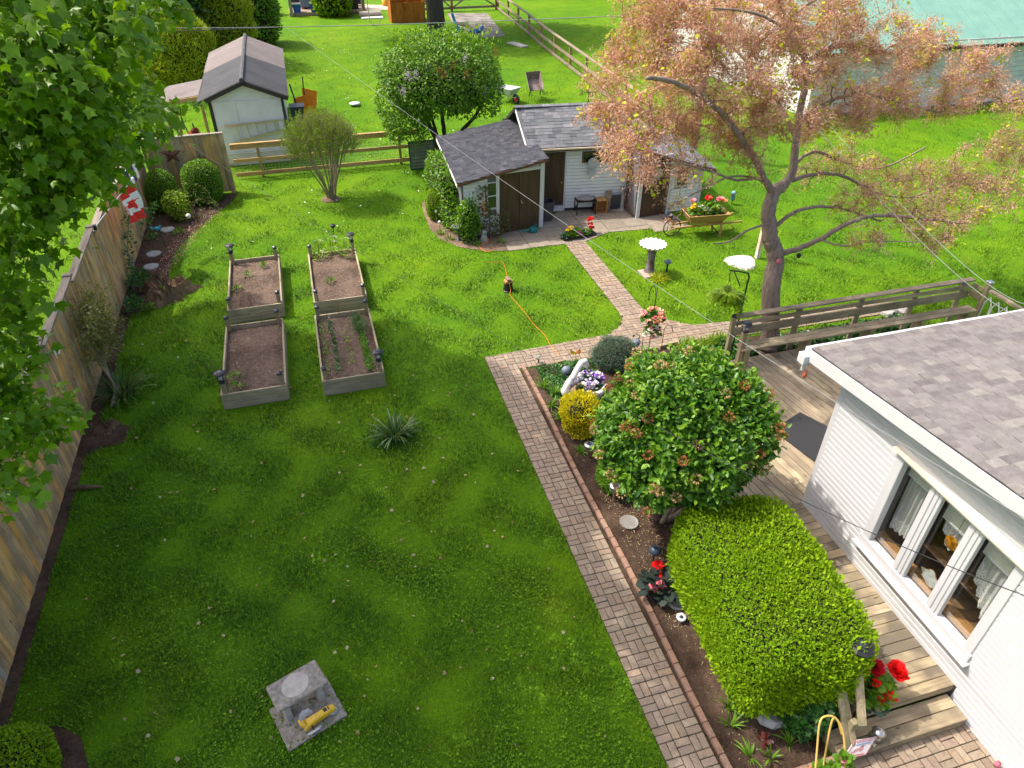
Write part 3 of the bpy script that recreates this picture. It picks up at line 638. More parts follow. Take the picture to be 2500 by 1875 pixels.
while k < hi:
    P = clip(rotp, 1, k+.004, 1)
    if P: P = clip(P, 1, k+.140, -1)
    if len(P) >= 3 and max(p[0] for p in P)-min(p[0] for p in P) > .08:
        cx = sum(p[0] for p in P)/len(P); cy = sum(p[1] for p in P)/len(P)
        o = obj('deck_board', MB().prism([(p[0]-cx, p[1]-cy) for p in P], -.038, 0), MATS['deckgrey' if random.random() < .6 else 'deck'], deck, bevel=.004)
        o.matrix_local = Matrix.Translation((cx*ux+cy*vx-6.3, cx*uy+cy*vy-5.0, .36+random.uniform(-.002,.002))) @ Matrix(((ux,vx,0),(uy,vy,0),(0,0,1))).to_4x4()
    k += .147
y = 3.275; i = 0
while y < 6.6:
    x0 = 5.5+random.uniform(-.01,.01)
    obj('deck_board', MB().box((0,0,-.019), (HX-.02-x0,.141,.038)), MATS['deck'], deck, bevel=.004, loc=((x0+HX-.02)/2-6.3, y+.07-5.0, .36+random.uniform(-.002,.002))); y += .148
obj('riser', MB().box((6.25,3.29,.27), (1.5,.03,.098)), MATS['deck'], deck, world=True)
obj('fascia_board', MB().box((5.52,5.0,.22), (.035,3.3,.19)), MATS['deckgrey'], deck, world=True)
obj('fascia_board', MB().beam((5.5,6.67,.22),(7.62,10.7,.22),.035,.19), MATS['deckgrey'], deck, world=True)
st = obj('stringer', MB().box((5.10,3.09,.09), (.04,.36,.17)).box((6.9,3.09,.09), (.04,.36,.17)), MATS['deck'], deck, world=True)
for yy in (2.905, 3.09): obj('tread', MB().box((0,0,-.02), (1.86,.176,.04)), MATS['deck'], deck, bevel=.005, loc=(5.99-6.3, yy+.088-5.0, .19))
obj('riser', MB().box((5.99,2.93,.085), (1.84,.03,.15)), MATS['deck'], deck, world=True)
obj('skirt_slats', MB().box((5.49,6.9,.17), (.02,.06,.3)).box((5.57,7.0,.17), (.02,.06,.3)), MATS['deckgrey'], deck, world=True)
# black mat
mt = MB(); q = [(8.346,8.743,0.385),(7.531,8.428,0.385),(7.782,7.459,0.385),(8.602,8.207,0.385)]; mt.slab(q[::-1] if (Vector(q[1])-Vector(q[0])).cross(Vector(q[2])-Vector(q[0])).z < 0 else q, .02)
tag(obj('door_mat', mt, plain('rubber_mat', (.028,.027,.03), .75, var=.35, scale=60, bmp=.4)), 'black rubber mat lying on the deck beside the house corner', 'mat')
# built-in bench along the far edge
bench = thing('deck_bench', 'long weathered timber bench with slatted back along the far deck edge', 'bench', (11,10.6,.36))
MATS['benchw'] = wood('bench_timber', [(.42,.33,.21),(.49,.385,.25),(.37,.295,.19)], 0, 15, .85, stain=(.24,.20,.12,1))
for (a, c) in ((7.98, 9.95), (9.955, 11.9), (11.905, 13.98)):
    for yy, hh in ((10.475,.135),(10.62,.135)):
        obj('seat_board', MB().box((0,0,-.02), (c-a,hh,.04)), MATS['benchw'], bench, bevel=.006, loc=((a+c)/2-11, yy-10.6, .81-.36))
for xx in (9.62, 11.2, 12.55, 13.8): obj('leg', MB().box((xx,10.55,.575), (.09,.26,.43)), MATS['benchw'], bench, world=True)
obj('leg', MB().box((8.12,10.43,.575), (.09,.09,.43)), MATS['post'], bench, world=True, bevel=.006)
for xx in (9.62, 11.2, 12.65, 13.95): obj('upright', MB().box((xx,10.99,.73), (.13,.045,1.1)), MATS['benchw'], bench, world=True)
for (a, c) in ((8.02, 10.9), (10.905, 14.15)):
    obj('cap_rail', MB().box((0,0,0), (c-a,.15,.04)), MATS['deckgrey'], bench, bevel=.005, loc=((a+c)/2-11, 10.96-10.6, 1.30-.36))
    obj('back_rail', MB().box((0,0,0), (c-a,.035,.09)), MATS['benchw'], bench, loc=((a+c)/2-11, 10.95-10.6, 1.125-.36))
    obj('back_rail', MB().box((0,0,0), (c-a,.035,.19)), MATS['benchw'], bench, loc=((a+c)/2-11, 10.95-10.6, .925-.36))
obj('end_post', MB().box((8.0,10.95,.8), (.09,.09,1.02)), MATS['post'], bench, world=True, bevel=.006)
obj('end_post', MB().box((8.0,10.5,.78), (.1,.1,.86)), MATS['post'], bench, world=True, bevel=.006)
obj('post_cap', MB().lathe([(.075,0),(.075,.02),(.05,.05),(.02,.06)], (8.0,10.95,1.31), 4), MATS['black'], bench, world=True)
ep = obj('end_post', MB().box((14.25,10.62,.85), (.1,.1,1.05)), MATS['post'], bench, world=True, bevel=.006)
obj('post_cap', MB().box((14.25,10.62,1.39), (.13,.13,.03)), MATS['silver'], ep, world=True, bevel=.006)
for z, h in ((1.17,.09),(.97,.15)): obj('side_rail', MB().box((14.2,10.8,z), (.03,.3,h)), MATS['post'], bench, world=True)
rail = thing('deck_railing', 'deck railing with white lattice arches right of the bench', 'railing', (14.3,9.6,.36))
obj('top_rail', MB().box((14.27,9.55,1.2), (.1,2.0,.05)), MATS['deckgrey'], rail, world=True)
for i in range(9):
    yy = 8.7+i*.22
    obj('lattice_arch', MB().tube([(14.26,yy-.1,.4),(14.26,yy-.09,.9),(14.26,yy,1.08),(14.26,yy+.09,.9),(14.26,yy+.1,.4)], .014, 5), MATS['whitepaint'], rail, world=True)

# ================================================================ timber fence on the left
FCOL = [(.72,.37,.09),(.42,.32,.20),(.62,.36,.13),(.76,.45,.15),(.38,.32,.25),(.58,.38,.18),(.70,.34,.07),(.50,.38,.24),(.66,.41,.15)]
MATS['fence'] = wood('fence_board', FCOL, 2, 16, .85, stain=(.30,.21,.12,1))
MATS['fencecap'] = wood('fence_cap', [(.30,.24,.185),(.26,.215,.17)], 1, 14, .85)
fence = thing('board_fence', 'tall weathered board fence along the left edge of the lawn', 'fence', (-5.12, 15, 0))
secs = [4.95+2.46*i for i in range(9)]; secs[-1] = 24.5
pm = MB().box((0,0,1.0), (.10,.11,2.0)).mesh('post', MATS['fence'])
bmesh_cache = {}
for i in range(len(secs)-1):
    y0, y1 = secs[i], secs[i+1]; zl, zh = 2.03, 2.15
    link('post', pm, fence, loc=(-.07, y0-15+.02, .05))
    y = y0
    while y < y1-.03:
        wd = min(.138, y1-y-.004); h = round(zl+(zh-zl)*(y-y0)/(y1-y0)-.03, 2)
        if (round(wd,3), h) not in bmesh_cache: bmesh_cache[(round(wd,3), h)] = MB().box((0,0,h/2), (.02,wd-.004,h)).mesh('board', MATS['fence'], bevel=.003)
        o = link('board', bmesh_cache[(round(wd,3), h)], fence, loc=(random.uniform(-.005,.005), y+wd/2-15, random.uniform(-.01,.01))); o.rotation_euler.y = random.uniform(-.006,.006)
        y += wd+.002
    obj('cap_rail', MB().beam((-5.14,y0,zl),(-5.14,y1,zh),.16,.04), MATS['fencecap'], fence, world=True, bevel=.004)
    for z in (.4, 1.65): obj('rail', MB().beam((-5.16,y0,z),(-5.16,y1,z),.04,.09), MATS['fence'], fence, world=True)
    obj('post_cap', MB().box((-5.14,y1+.02,zh+.025), (.17,.12,.05)), MATS['fencecap'], fence, world=True)
# panel that closes the far end
pan = thing('corner_fence', 'weathered timber fence panel with rusty stars at the far left corner', 'fence', (-3.85,24.5,0))
x = -5.05
while x < -2.72:
    obj('board', MB().box((0,0,.97), (.136,.02,1.86)), MATS['fence'], pan, loc=(x+.07+3.85, random.uniform(-.004,.004), 0), bevel=.003); x += .14
obj('post', MB().box((-2.65,24.5,.97), (.13,.13,1.94)), MATS['fence'], pan, world=True, bevel=.006)
obj('cap_rail', MB().beam((-5.1,24.5,1.93),(-2.58,24.5,1.95),.15,.04), MATS['fencecap'], pan, world=True)
# rusty barn stars
def star(name, label, c, r, grp='rusty stars on the fence panel'):
    g = MB(); vs = [(0,-.07*r/.25,0)]+[((r if i%2==0 else r*.4)*math.sin(i*math.pi/5), 0, (r if i%2==0 else r*.4)*math.cos(i*math.pi/5)) for i in range(10)]
    g.add(vs, [(0, 1+(i+1)%10, 1+i) for i in range(10)]+[tuple(range(1,11))])
    o = obj(name, g, MATS['rust'], loc=c); return tag(o, label, 'star', grp)
MATS['rust'] = plain('rusty_metal', (.17,.075,.045), .7, .2, var=.35, scale=12, bmp=.2)
star('metal_star', 'large rusty metal star hanging on the timber fence panel', (-4.23,24.46,1.42), .33)
star('metal_star', 'small rusty metal star low on the fence panel above the round shrub', (-3.42,24.46,1.20), .16)
# ================================================================ post and rail fence
MATS['pine'] = wood('pine_rail', [(.46,.29,.12),(.52,.34,.15),(.41,.26,.115)], 0, 14, .8)
MATS['pinep'] = wood('pine_post', [(.34,.21,.09),(.40,.26,.12)], 2, 14, .8)
rl = thing('rail_fence', 'three rail pine fence with wire mesh between the panel and the lilac', 'fence', (0.3,25.75,0))
for x in (-1.7, .65, 3.15): obj('post', MB().box((x,25.72,.58), (.09,.09,1.16)), MATS['pinep'], rl, world=True)
for (a, c) in ((-2.58,.64),(.645,3.9)):
    for z, h in ((1.10,.14),(.64,.12),(.16,.14)):
        obj('rail', MB().box((0,0,0), (c-a-.005,.04,h)), MATS['pine'], rl, loc=((a+c)/2-.3, 25.66-25.75, z), bevel=.004)
    obj('top_rail', MB().box((0,0,0), (c-a-.005,.12,.035)), MATS['pine'], rl, loc=((a+c)/2-.3, 25.70-25.75, 1.19), bevel=.004)
wm = MB()
for i in range(54): wm.tube([(-2.55+i*.12,25.78,.05),(-2.55+i*.12,25.78,1.15)], .0016, 3, cap=False)
for j in range(11): wm.tube([(-2.55,25.78,.06+j*.105),(3.9,25.78,.06+j*.105)], .0016, 3, cap=False)
o = obj('wire_mesh', wm, MATS['silver'], rl, world=True)
cp = thing('corrugated_panel', 'green framed corrugated plastic panel leaning beside the lilac trunk', 'panel', (3.85,25.0,0))
MATS['greenframe'] = plain('green_frame', (.03,.085,.045), .5); MATS['corr'] = plain('corrugated_plastic', (.20,.215,.12), .45, var=.3, scale=3)
g = MB(); n = 40; vs = []
for j in range(n+1):
    z = .06+.86*j/n; q = .018*math.sin(j*1.15)
    vs += [(3.42,25.0+.12*j/n+q,z),(4.28,25.0+.12*j/n+q,z)]
g.add(vs, [(2*j,2*j+1,2*j+3,2*j+2) for j in range(n)]); obj('sheet', g, MATS['corr'], cp, world=True, smooth=True)
for p, q in (((3.4,24.98,.02),(3.4,25.12,.95)),((4.3,24.98,.02),(4.3,25.12,.95)),((3.38,25.12,.95),(4.32,25.12,.95)),((3.38,24.98,.03),(4.32,24.98,.03))): obj('frame_bar', MB().beam(p,q,.045,.045,up=(0,1,0)), MATS['greenframe'], cp, world=True)
# ================================================================ far neighbour fences and gate
MATS['greywood'] = wood('grey_rail', [(.25,.19,.13),(.30,.235,.165),(.21,.165,.12)], 1, 12, .85, bmp=.1)
MATS['brownpost'] = wood('brown_post', [(.30,.19,.095),(.25,.155,.08)], 2, 12, .85, bmp=.1)
ff = thing('pasture_fence', 'long wooden post and rail fence running back along the far drive', 'fence', (14.3,42,0))
pp = [(15.1,56.6),(14.93,53.2),(14.76,50.1),(14.6,47.1),(14.36,43.9),(14.2,40.9),(14.08,38.0),(13.96,35.3),(13.85,32.6),(13.75,29.9),(13.65,27.2)]
for i, (x, y) in enumerate(pp):
    obj('post', MB().box((x,y,.6), (.12,.12,1.2)), MATS['brownpost'], ff, world=True)
    if i < len(pp)-1:
        x2, y2 = pp[i+1]
        obj('cap_rail', MB().beam((x-.05,y,1.17),(x2-.05,y2,1.17),.16,.045), MATS['greywood'], ff, world=True)
        for z in (.62,.14): obj('rail', MB().beam((x-.07,y,z),(x2-.07,y2,z),.04,.14), MATS['greywood'], ff, world=True)
gt = thing('farm_gate', 'wooden farm gate with diagonal braces across the far gravel drive', 'gate', (13.3,56.7,0))
for (a, c) in ((9.3,11.6),(11.7,14.9)):
    for z in (.22,.75,1.25): obj('rail', MB().box(((a+c)/2,56.7,z), (c-a,.05,.15)), MATS['greywood'], gt, world=True)
    obj('brace', MB().beam((a,56.66,.25),((a+c)/2,56.66,1.2),.04,.1), MATS['greywood'], gt, world=True); obj('brace', MB().beam(((a+c)/2,56.66,1.2),(c,56.66,.25),.04,.1), MATS['greywood'], gt, world=True)
for x in (9.2,11.65,15.0): obj('post', MB().box((x,56.72,.75), (.16,.16,1.5)), MATS['brownpost'], gt, world=True)
# ================================================================ white shed of the neighbour
MATS['white_ply'] = plain('chalky_white_board', (.66,.67,.67), .75, var=.09, scale=2.2, bmp=.15)
MATS['darktrim'] = plain('charcoal_trim', (.035,.03,.03), .6)
def corrmat(name, a, c, mod=40):
    m, t, b = nodes(name); v = coords(t); n1 = noise(t, 1.4, 5, v); t.links.new(mixc(t, .7, ramp(t, n1, [(.3,a),(.7,c)]), ramp(t, noise(t, 30, 3, v), [(.3,(.8,.8,.8)),(.7,(1.15,1.15,1.15))]), 'MULTIPLY'), b.inputs['Base Color'])
    b.inputs['Roughness'].default_value = .85; return m
MATS['onduline'] = corrmat('grey_corrugated_roofing', (.05,.05,.056), (.08,.079,.085)); MATS['onduline_brown'] = corrmat('brown_corrugated_roofing', (.17,.138,.126), (.225,.19,.176))
ns = thing('white_shed', 'white neighbour shed with ridged grey and brown roof beyond the rail fence', 'shed', (-1.9,30.5,0))
X0, X1, Y0, Y1, ZE, ZP = -3.02, -.66, 27.15, 34.4, 2.38, 2.86
g = MB(); g.add([(X0,Y0,.0),(X1,Y0,.0),(X1,Y0,ZE-.02),((X0+X1)/2,Y0,ZP-.05),(X0,Y0,ZE-.02)], [(0,1,2,3,4)])
g.slab([(X0,Y0,0),(X0,Y0,ZE),(X0,Y1,ZE),(X0,Y1,0)], .03); g.slab([(X1,Y0,0),(X1,Y1,0),(X1,Y1,ZE),(X1,Y0,ZE)], .03)
g.add([(X0,Y1,0),(X0,Y1,ZE),((X0+X1)/2,Y1,ZP),(X1,Y1,ZE),(X1,Y1,0)], [(0,1,2,3,4)]); obj('wall', g, MATS['white_ply'], ns, world=True)
for x in (-2.98,-2.2,-1.43): obj('front_panel', MB().box((x+.385,Y0-.012,1.35), (.765,.014,1.75)), MATS['white_ply'], ns, world=True)
for x0_, x1_ in ((-2.98,-1.72),(-1.69,-.7)):
    for z in (.16,.33): obj('base_board', MB().box(((x0_+x1_)/2,Y0-.02,z), (x1_-x0_,.03,.155)), MATS['white_ply'], ns, world=True)
obj('ledge', MB().box((-1.84,Y0-.04,.44), (2.36,.07,.035)), MATS['white_ply'], ns, world=True)
obj('corner_board', MB().box((X0-.03,Y0-.01,1.2), (.09,.07,2.36)), MATS['darktrim'], ns, world=True); obj('corner_board', MB().box((X1+.02,Y0-.01,1.2), (.09,.07,2.36)), MATS['darktrim'], ns, world=True)
def corrugated(par, a, bq, c, d, mat, n, amp=.018, name='roof_sheet'):
    """sheet a-b (eave) to d-c (ridge); waves run from eave to ridge"""
    a, bq, c, d = map(Vector, (a,bq,c,d)); nn = (bq-a).cross(d-a).normalized(); nn = nn if nn.z > 0 else -nn; vs = []
    for i in range(n+1):
        k = i/n; o = nn*amp*(1 if i % 2 else -1); vs += [a.lerp(bq,k)+o, d.lerp(c,k)+o]
    return obj(name, MB().add(vs, [(2*i,2*i+2,2*i+3,2*i+1) for i in range(n)]), mat, par, world=True)
XM = (X0+X1)/2; ys = [26.95,27.95,28.95,29.95,31.0,32.1,33.2,34.6]
for i in range(len(ys)-1):
    mt_ = MATS['onduline'] if ys[i] < 30.9 else MATS['onduline_brown']; u = .0 if ys[i] < 30.9 else .03
    for sx_, xe in ((-1,-3.42),(1,-.40)):
        corrugated(ns, (xe,ys[i],ZE-.06+u),(xe,ys[i+1]+.05,ZE-.06+u),(XM,ys[i+1]+.05,ZP+.06+u),(XM,ys[i],ZP+.06+u), mt_, 10, .026)
for i in range(4): obj('ridge_cap', MB().tube([(XM,26.9+i*1.95,ZP+.075),(XM,26.9+(i+1)*1.95+.03,ZP+.085)], .075, 8), MATS['onduline'], ns, world=True)
for sx_, xe in ((-1,-3.40),(1,-.42)): obj('bargeboard', MB().beam((XM,26.99,ZP-.03),(xe,26.99,ZE-.15),.03,.17,up=(0,0,1)), MATS['darktrim'], ns, world=True)
lt = thing('shed_canopy', 'low brown roofed timber lean-to on the left side of the white shed', 'lean-to', (-4.0,28.9,0))
for i in range(3): corrugated(lt, (-4.75,27.9+i*.72,2.16),(-4.75,27.9+(i+1)*.72+.03,2.16),(-3.4,27.75+(i+1)*.74+.03,2.36),(-3.4,27.75+i*.74,2.36), MATS['onduline_brown'], 14, .012)
obj('beam', MB().beam((-4.8,27.85,2.07),(-3.35,27.7,2.27),.05,.13), MATS['pine'], lt, world=True)
for x, y in ((-4.62,27.95),(-3.38,27.75),(-4.62,30.0)): obj('post', MB().box((x,y,1.05), (.09,.09,2.1)), MATS['pinep'], lt, world=True)
# ladder hung on the shed front
ld = thing('aluminium_ladder', 'aluminium stepladder hanging sideways on the white shed wall', 'ladder', (-1.9,27.0,1.2))
Ya = 27.05
p1, p2, p3, p4 = Vector((-2.72,Ya,1.42)), Vector((-.72,Ya,1.50)), Vector((-2.6,Ya,.82)), Vector((-.72,Ya,1.16))
obj('rail', MB().beam(p1,p2,.035,.07), MATS['silver'], ld, world=True); obj('rail', MB().beam(p3,p4,.035,.07), MATS['silver'], ld, world=True)
for k in (.18,.36,.52,.68,.84): obj('rung', MB().beam(p1.lerp(p2,k),p3.lerp(p4,k),.03,.06), MATS['silver'], ld, world=True)
obj('top_cap', MB().box((-.82,Ya-.02,1.33), (.16,.05,.26)), MATS['trim'], ld, world=True)
# ================================================================ green roofed barn
MATS['greenroof'] = corrmat('green_metal_roof', (.135,.285,.225), (.175,.335,.265)); MATS['barnwall'] = plain('old_white_siding', (.56,.55,.52), .8, var=.16, scale=3, bmp=.2)
bn = thing('green_roof_barn', 'long pale sided barn with a mint green metal roof behind the blossom tree', 'barn', (26,30,0))
BX0, BX1, BY0, BY1, BZ = 20.9, 36.0, 26.75, 40, 2.75
g = MB(); g.slab([(BX0,BY0,0),(BX1,BY0-.4,0),(BX1,BY0-.4,BZ),(BX0,BY0,BZ)], .1); g.slab([(BX0,BY0,0),(BX0,BY0,BZ),(BX0-.4,33.4,6.2),(BX0-.6,BY1,BZ),(BX0-.6,BY1,0)], .1); obj('wall', g, MATS['barnwall'], bn, world=True)
k = 0
while k*.21 < BZ-.05:
    z = .12+k*.21; obj('siding_board', MB().beam((BX0+.02,BY0-.02,z+.1),(BX1,BY0-.42,z+.1),.03,.195), MATS['barnwall'], bn, world=True); k += 1
k = 0
while k < 28:
    z = .1+k*.21; yl, yr = BY0, BY1-.05
    if z > BZ-.2: f_ = (z+.2-BZ)/(6.2-BZ); yl, yr = BY0+(33.4-BY0)*f_, BY1-(BY1-33.4)*f_
    if yr-yl > .3: obj('siding_board', MB().beam((BX0-.03-.4*(yl-BY0)/6.65*.9,yl,z+.1),(BX0-.03-.4*min(1,(yr-BY0)/6.65),yr,z+.1),.03,.195), MATS['whitepaint'], bn, world=True)
    k += 1
obj('footing', MB().beam((BX0,BY0-.05,.05),(BX1,BY0-.45,.05),.06,.14), plain('footing', (.16,.14,.12), .9), bn, world=True)
for i in range(16):
    x0_, x1_ = BX0-.5+i*1.0, BX0+.5+i*1.0
    obj('roof_sheet', MB().slab([(x0_,BY0-.35-.02*i,BZ-.1),(x1_-.006,BY0-.37-.02*i,BZ-.1),(x1_-.006,33.4,6.3),(x0_,33.4,6.3)], .03).beam((x0_+.5,BY0-.35-.02*i,BZ-.09),(x0_+.5,33.4,6.31),.03,.012), MATS['greenroof'], bn, world=True)
obj('eave_board', MB().beam((BX0-.5,BY0-.33,BZ-.19),(BX1,BY0-.70,BZ-.19),.03,.13), MATS['darktrim'], bn, world=True)

# ================================================================ garden shed with two lean-tos
MATS['browndoor'] = wood('brown_door', [(.075,.045,.025),(.085,.052,.03)], 2, 12, .5, rnd=False, knots=False, bmp=.1)
MATS['browntrim'] = plain('brown_trim', (.13,.055,.035), .5)
MATS['shedside'] = plain('white_siding', (.74,.74,.72), .5, var=.05, scale=3)
gs = thing('garden_shed', 'white garden shed with grey shingle roofs and brown doors behind the patio', 'shed', (8,20.5,0))
def wallq(p, q, z0a, z0b, th=.05, z=0):   # wall p->q with heights at both ends
    return MB().slab([(p[0],p[1],z),(q[0],q[1],z),(q[0],q[1],z0b),(p[0],p[1],z0a)], th)
A0, A1 = (3.98,18.88), (6.42,19.12)                 # left lean-to front
ML, MR = (6.42,20.22), (9.42,19.80)                 # main front
W0, W1 = (9.44,18.95), (11.62,19.05)                # right wing front
wl = wallq(A0, A1, 1.70, 2.08); 
for p, q, a, c in ((A1,(6.42,20.3),2.08,2.1),((3.98,18.88),(4.2,22.5),1.7,1.7),(ML,MR,2.05,2.05),((9.44,18.95),(9.46,19.9),2.1,2.1),(W0,W1,2.12,1.36),(W1,(11.9,22.3),1.36,1.4),((6.5,20.2),(6.75,22.9),2.05,2.05)):
    w2 = wallq(p, q, a, c); wl.add(w2.v, w2.f)
gx, gy = 6.52, 20.2      # small gable over the left lean-to
wl.add([(6.42,20.15,2.05),(6.75,22.95,2.05),(6.6,21.5,2.88)], [(0,1,2),(2,1,0)])
obj('wall', wl, MATS['backing'], gs, world=True)
def dirn(p, q): v = Vector((q[0]-p[0], q[1]-p[1], 0)).normalized(); return (v.y, -v.x, 0)
def on(p, q, s, z, out=0):     # point at distance s along p->q
    v = Vector((q[0]-p[0], q[1]-p[1], 0)).normalized(); n = Vector((v.y,-v.x,0)); return Vector((p[0],p[1],0))+v*s+n*out+Vector((0,0,z))
LA = math.hypot(A1[0]-A0[0], A1[1]-A0[1])
siding(gs, A0, A1, .06, 2.06, MATS['shedside'], .105, nrm=dirn(A0,A1), ztop=lambda s: 1.70+.38*s/LA, holes=[(.73,2.47,.0,1.86)])
siding(gs, A0, A1, .06, .62, MATS['shedside'], .105, nrm=dirn(A0,A1), holes=[(1.06,2.6,.0,1.86),(0,.73,0,2)])
LM = math.hypot(MR[0]-ML[0], MR[1]-ML[1])
siding(gs, ML, MR, .10, 2.03, MATS['shedside'], .105, nrm=dirn(ML,MR), holes=[(0,1.05,.0,1.9),(1.55,2.55,1.55,1.86)])
siding(gs, (9.44,19.86), W0, .06, 2.1, MATS['shedside'], .105, nrm=(-1,0,0))
LW = math.hypot(W1[0]-W0[0], W1[1]-W0[1])
siding(gs, W0, W1, .06, 2.1, MATS['shedside'], .105, nrm=dirn(W0,W1), ztop=lambda s: 2.12-.76*s/LW, holes=[(.1,1.02,0,1.85),(1.22,1.68,.85,1.40)])
def plank(p, q, s, z0, z1, wd, th, name, mat, out=.03, par=None, bev=.004):
    a = on(p,q,s,(z0+z1)/2,out); ang = math.atan2(q[1]-p[1], q[0]-p[0])
    return obj(name, MB().box((0,0,0), (wd,th,z1-z0)), mat, par or gs, loc=None, bevel=bev) if False else _pl(a, ang, wd, th, z1-z0, name, mat, par or gs, bev)
def _pl(a, ang, wd, th, h, name, mat, par, bev):
    o = obj(name, MB().box((0,0,0), (wd,th,h)), mat, par, bevel=bev); t = Vector((0,0,0)); q = par
    while q is not None: t += q.location; q = q.parent
    o.location = a-t; o.rotation_euler.z = ang; return o
# double doors of the lean-to
s0 = 1.08
for k in (0, 1):
    d_ = plank(A0, A1, s0+.30+.635*k, .03, 1.80, .625, .04, 'door', MATS['browndoor'], .03)
h_ = obj('door_handle', MB().tube([(-.02,-.05,.02),(-.02,-.07,.02),(-.02,-.07,-.07),(.03,-.07,-.08)], .013, 5), MATS['silver'], d_); h_.location = (-.25,0,.05)
for s_, wd in ((1.02,.10),(2.41,.13)): plank(A0, A1, s_, .0, 1.72+.38*s_/LA, wd, .06, 'corner_post', MATS['trim'], .04)
plank(A0, A1, 1.72, 1.81, 1.90, 1.3, .05, 'door_head', MATS['trim'], .035)
wn = plank(A0, A1, .86, .80, 1.62, .34, .06, 'window', MATS['trim'], .02)
gl_ = obj('pane', MB().box((0,0,0), (.26,.01,.35)), plain('dark_glass', (.02,.028,.022), .08, spec=.8), wn); gl_.location = (0,-.035,.2)
gl_ = obj('pane', MB().box((0,0,0), (.26,.01,.33)), MATS['dark'], wn); gl_.data.materials.clear(); gl_.data.materials.append(bpy.data.materials['dark_glass']); gl_.location = (0,-.035,-.18)
# main door
md = plank(ML, MR, .62, .24, 1.88, .78, .04, 'door', MATS['browndoor'], .04); kn = obj('door_knob', MB().ball((.31,-.05,-.1), .03, 8, 6), plain('brass', (.55,.38,.14), .3, .9), md, smooth=True)
plank(ML, MR, .62, .03, .20, .82, .10, 'door_step', MATS['trim'], .05); plank(ML, MR, 1.045, .03, 2.0, .05, .05, 'door_trim', MATS['trim'], .035)
plank(ML, MR, 2.1, .02, .10, 2.1, .05, 'plinth', MATS['darktrim'], .02)
wn = plank(ML, MR, 2.05, 1.53, 1.86, 1.0, .05, 'window', MATS['browntrim'], .03); o = obj('pane', MB().box((0,-.028,0), (.92,.01,.25)), bpy.data.materials['dark_glass'], wn)
# right wing: plank door, window, trims, downspout
wd_ = plank(W0, W1, .56, .03, 1.80, .84, .04, 'door', MATS['browndoor'], .03)
for k in range(5): o = obj('door_plank', MB().box((-.335+.168*k,-.028,0), (.158,.018,1.72)), MATS['browndoor'], wd_)
plank(W0, W1, .05, .0, 2.1, .12, .06, 'corner_post', MATS['trim'], .035); plank(W0, W1, 1.06, .0, 1.72, .10, .05, 'corner_post', MATS['trim'], .035); plank(W0, W1, LW-.04, 0, 1.35, .1, .06, 'corner_post', MATS['trim'], .035)
plank(W0, W1, .56, 1.81, 1.92, .95, .05, 'door_head', MATS['trim'], .035)
wn = plank(W0, W1, 1.45, .84, 1.42, .46, .06, 'window', MATS['trim'], .03); o = obj('pane', MB().box((0,-.034,0), (.36,.01,.48)), bpy.data.materials['dark_glass'], wn); o = obj('muntin', MB().box((0,-.042,0), (.36,.012,.025)), MATS['browntrim'], wn)
obj('downspout', MB().beam((9.36,19.55,2.0),(9.36,19.55,.2),.07,.06).beam((9.36,19.55,.22),(9.40,18.98,.08),.07,.06), MATS['browntrim'], gs, world=True)
# roofs ---------------------------------------------------
def roof(q, mat, th=.05, **k):
    q = [Vector(p) for p in q]; r_ = obj('roof', MB().slab(q, th), MATS[mat], gs, world=True)
    U = (q[1]-q[0]); V = (q[3]-q[0]); Vp = V-U.normalized()*V.dot(U.normalized()); nu = U.length; nv = Vp.length; sk_ = V.dot(U.normalized()); sk2 = (q[2]-q[0]).dot(U.normalized())-nu
    def ins(u, v): f = v/nv; return sk_*f-.02 <= u <= nu+sk2*f+.02 and f < 1.01
    shingles(gs, q[0]+Vector((0,0,.002)), U, Vp, nu+max(0,sk2), nv, MATS[mat], inside=ins, **k)
roof([(3.78,18.70,1.755),(3.98,22.75,1.80),(6.50,22.75,2.16),(6.50,18.90,2.16)], 'shingle_dark', expo=.16, wr=(.13,.2), cap=160, th=.014)   # left: eave on the far left, rising to the right
roof([(6.22,20.0,2.10),(9.75,19.55,2.10),(9.95,21.15,2.86),(6.26,21.5,2.89)], 'shingle_mid', expo=.13, wr=(.16,.36), cap=140, th=.012)
obj('roof', MB().slab([(6.26,21.5,2.89),(9.95,21.15,2.86),(10.2,23.0,2.1),(6.5,23.2,2.1)], .05), MATS['shingle_dark'], gs, world=True)
for i in range(13): obj('ridge_shingle', MB().box((0,0,0), (.27,.24,.02)), MATS['shingle_mid'], gs, loc=(6.38+i*.285-8, 21.49-.027*i-20.5, 2.905-.0022*i)).rotation_euler.z = -.095
roof([(11.95,18.85,1.34),(12.3,22.35,1.38),(9.85,22.2,2.16),(9.45,18.75,2.16)], 'shingle_mid', expo=.14, wr=(.17,.36), cap=1)
obj('rake_trim', MB().beam((3.78,18.69,1.70),(6.5,18.89,2.11),.03,.07), MATS['browntrim'], gs, world=True); obj('eave_trim', MB().beam((3.79,18.7,1.68),(3.99,22.75,1.72),.03,.09), MATS['shedside'], gs, world=True)
obj('eave_trim', MB().beam((6.22,19.99,2.03),(9.5,19.57,2.03),.03,.10), MATS['browntrim'], gs, world=True); obj('gutter', MB().beam((6.4,19.95,2.06),(9.45,19.55,2.06),.05,.04), MATS['cream'], gs, world=True)
obj('rake_trim', MB().beam((9.42,18.75,2.10),(11.96,18.84,1.29),.03,.08), MATS['browntrim'], gs, world=True); obj('rake_trim', MB().beam((6.23,20.02,2.0),(6.27,21.5,2.80),.03,.07), MATS['shedside'], gs, world=True); obj('rake_trim', MB().beam((6.24,21.5,2.84),(6.47,23.2,2.06),.04,.1), MATS['darktrim'], gs, world=True)
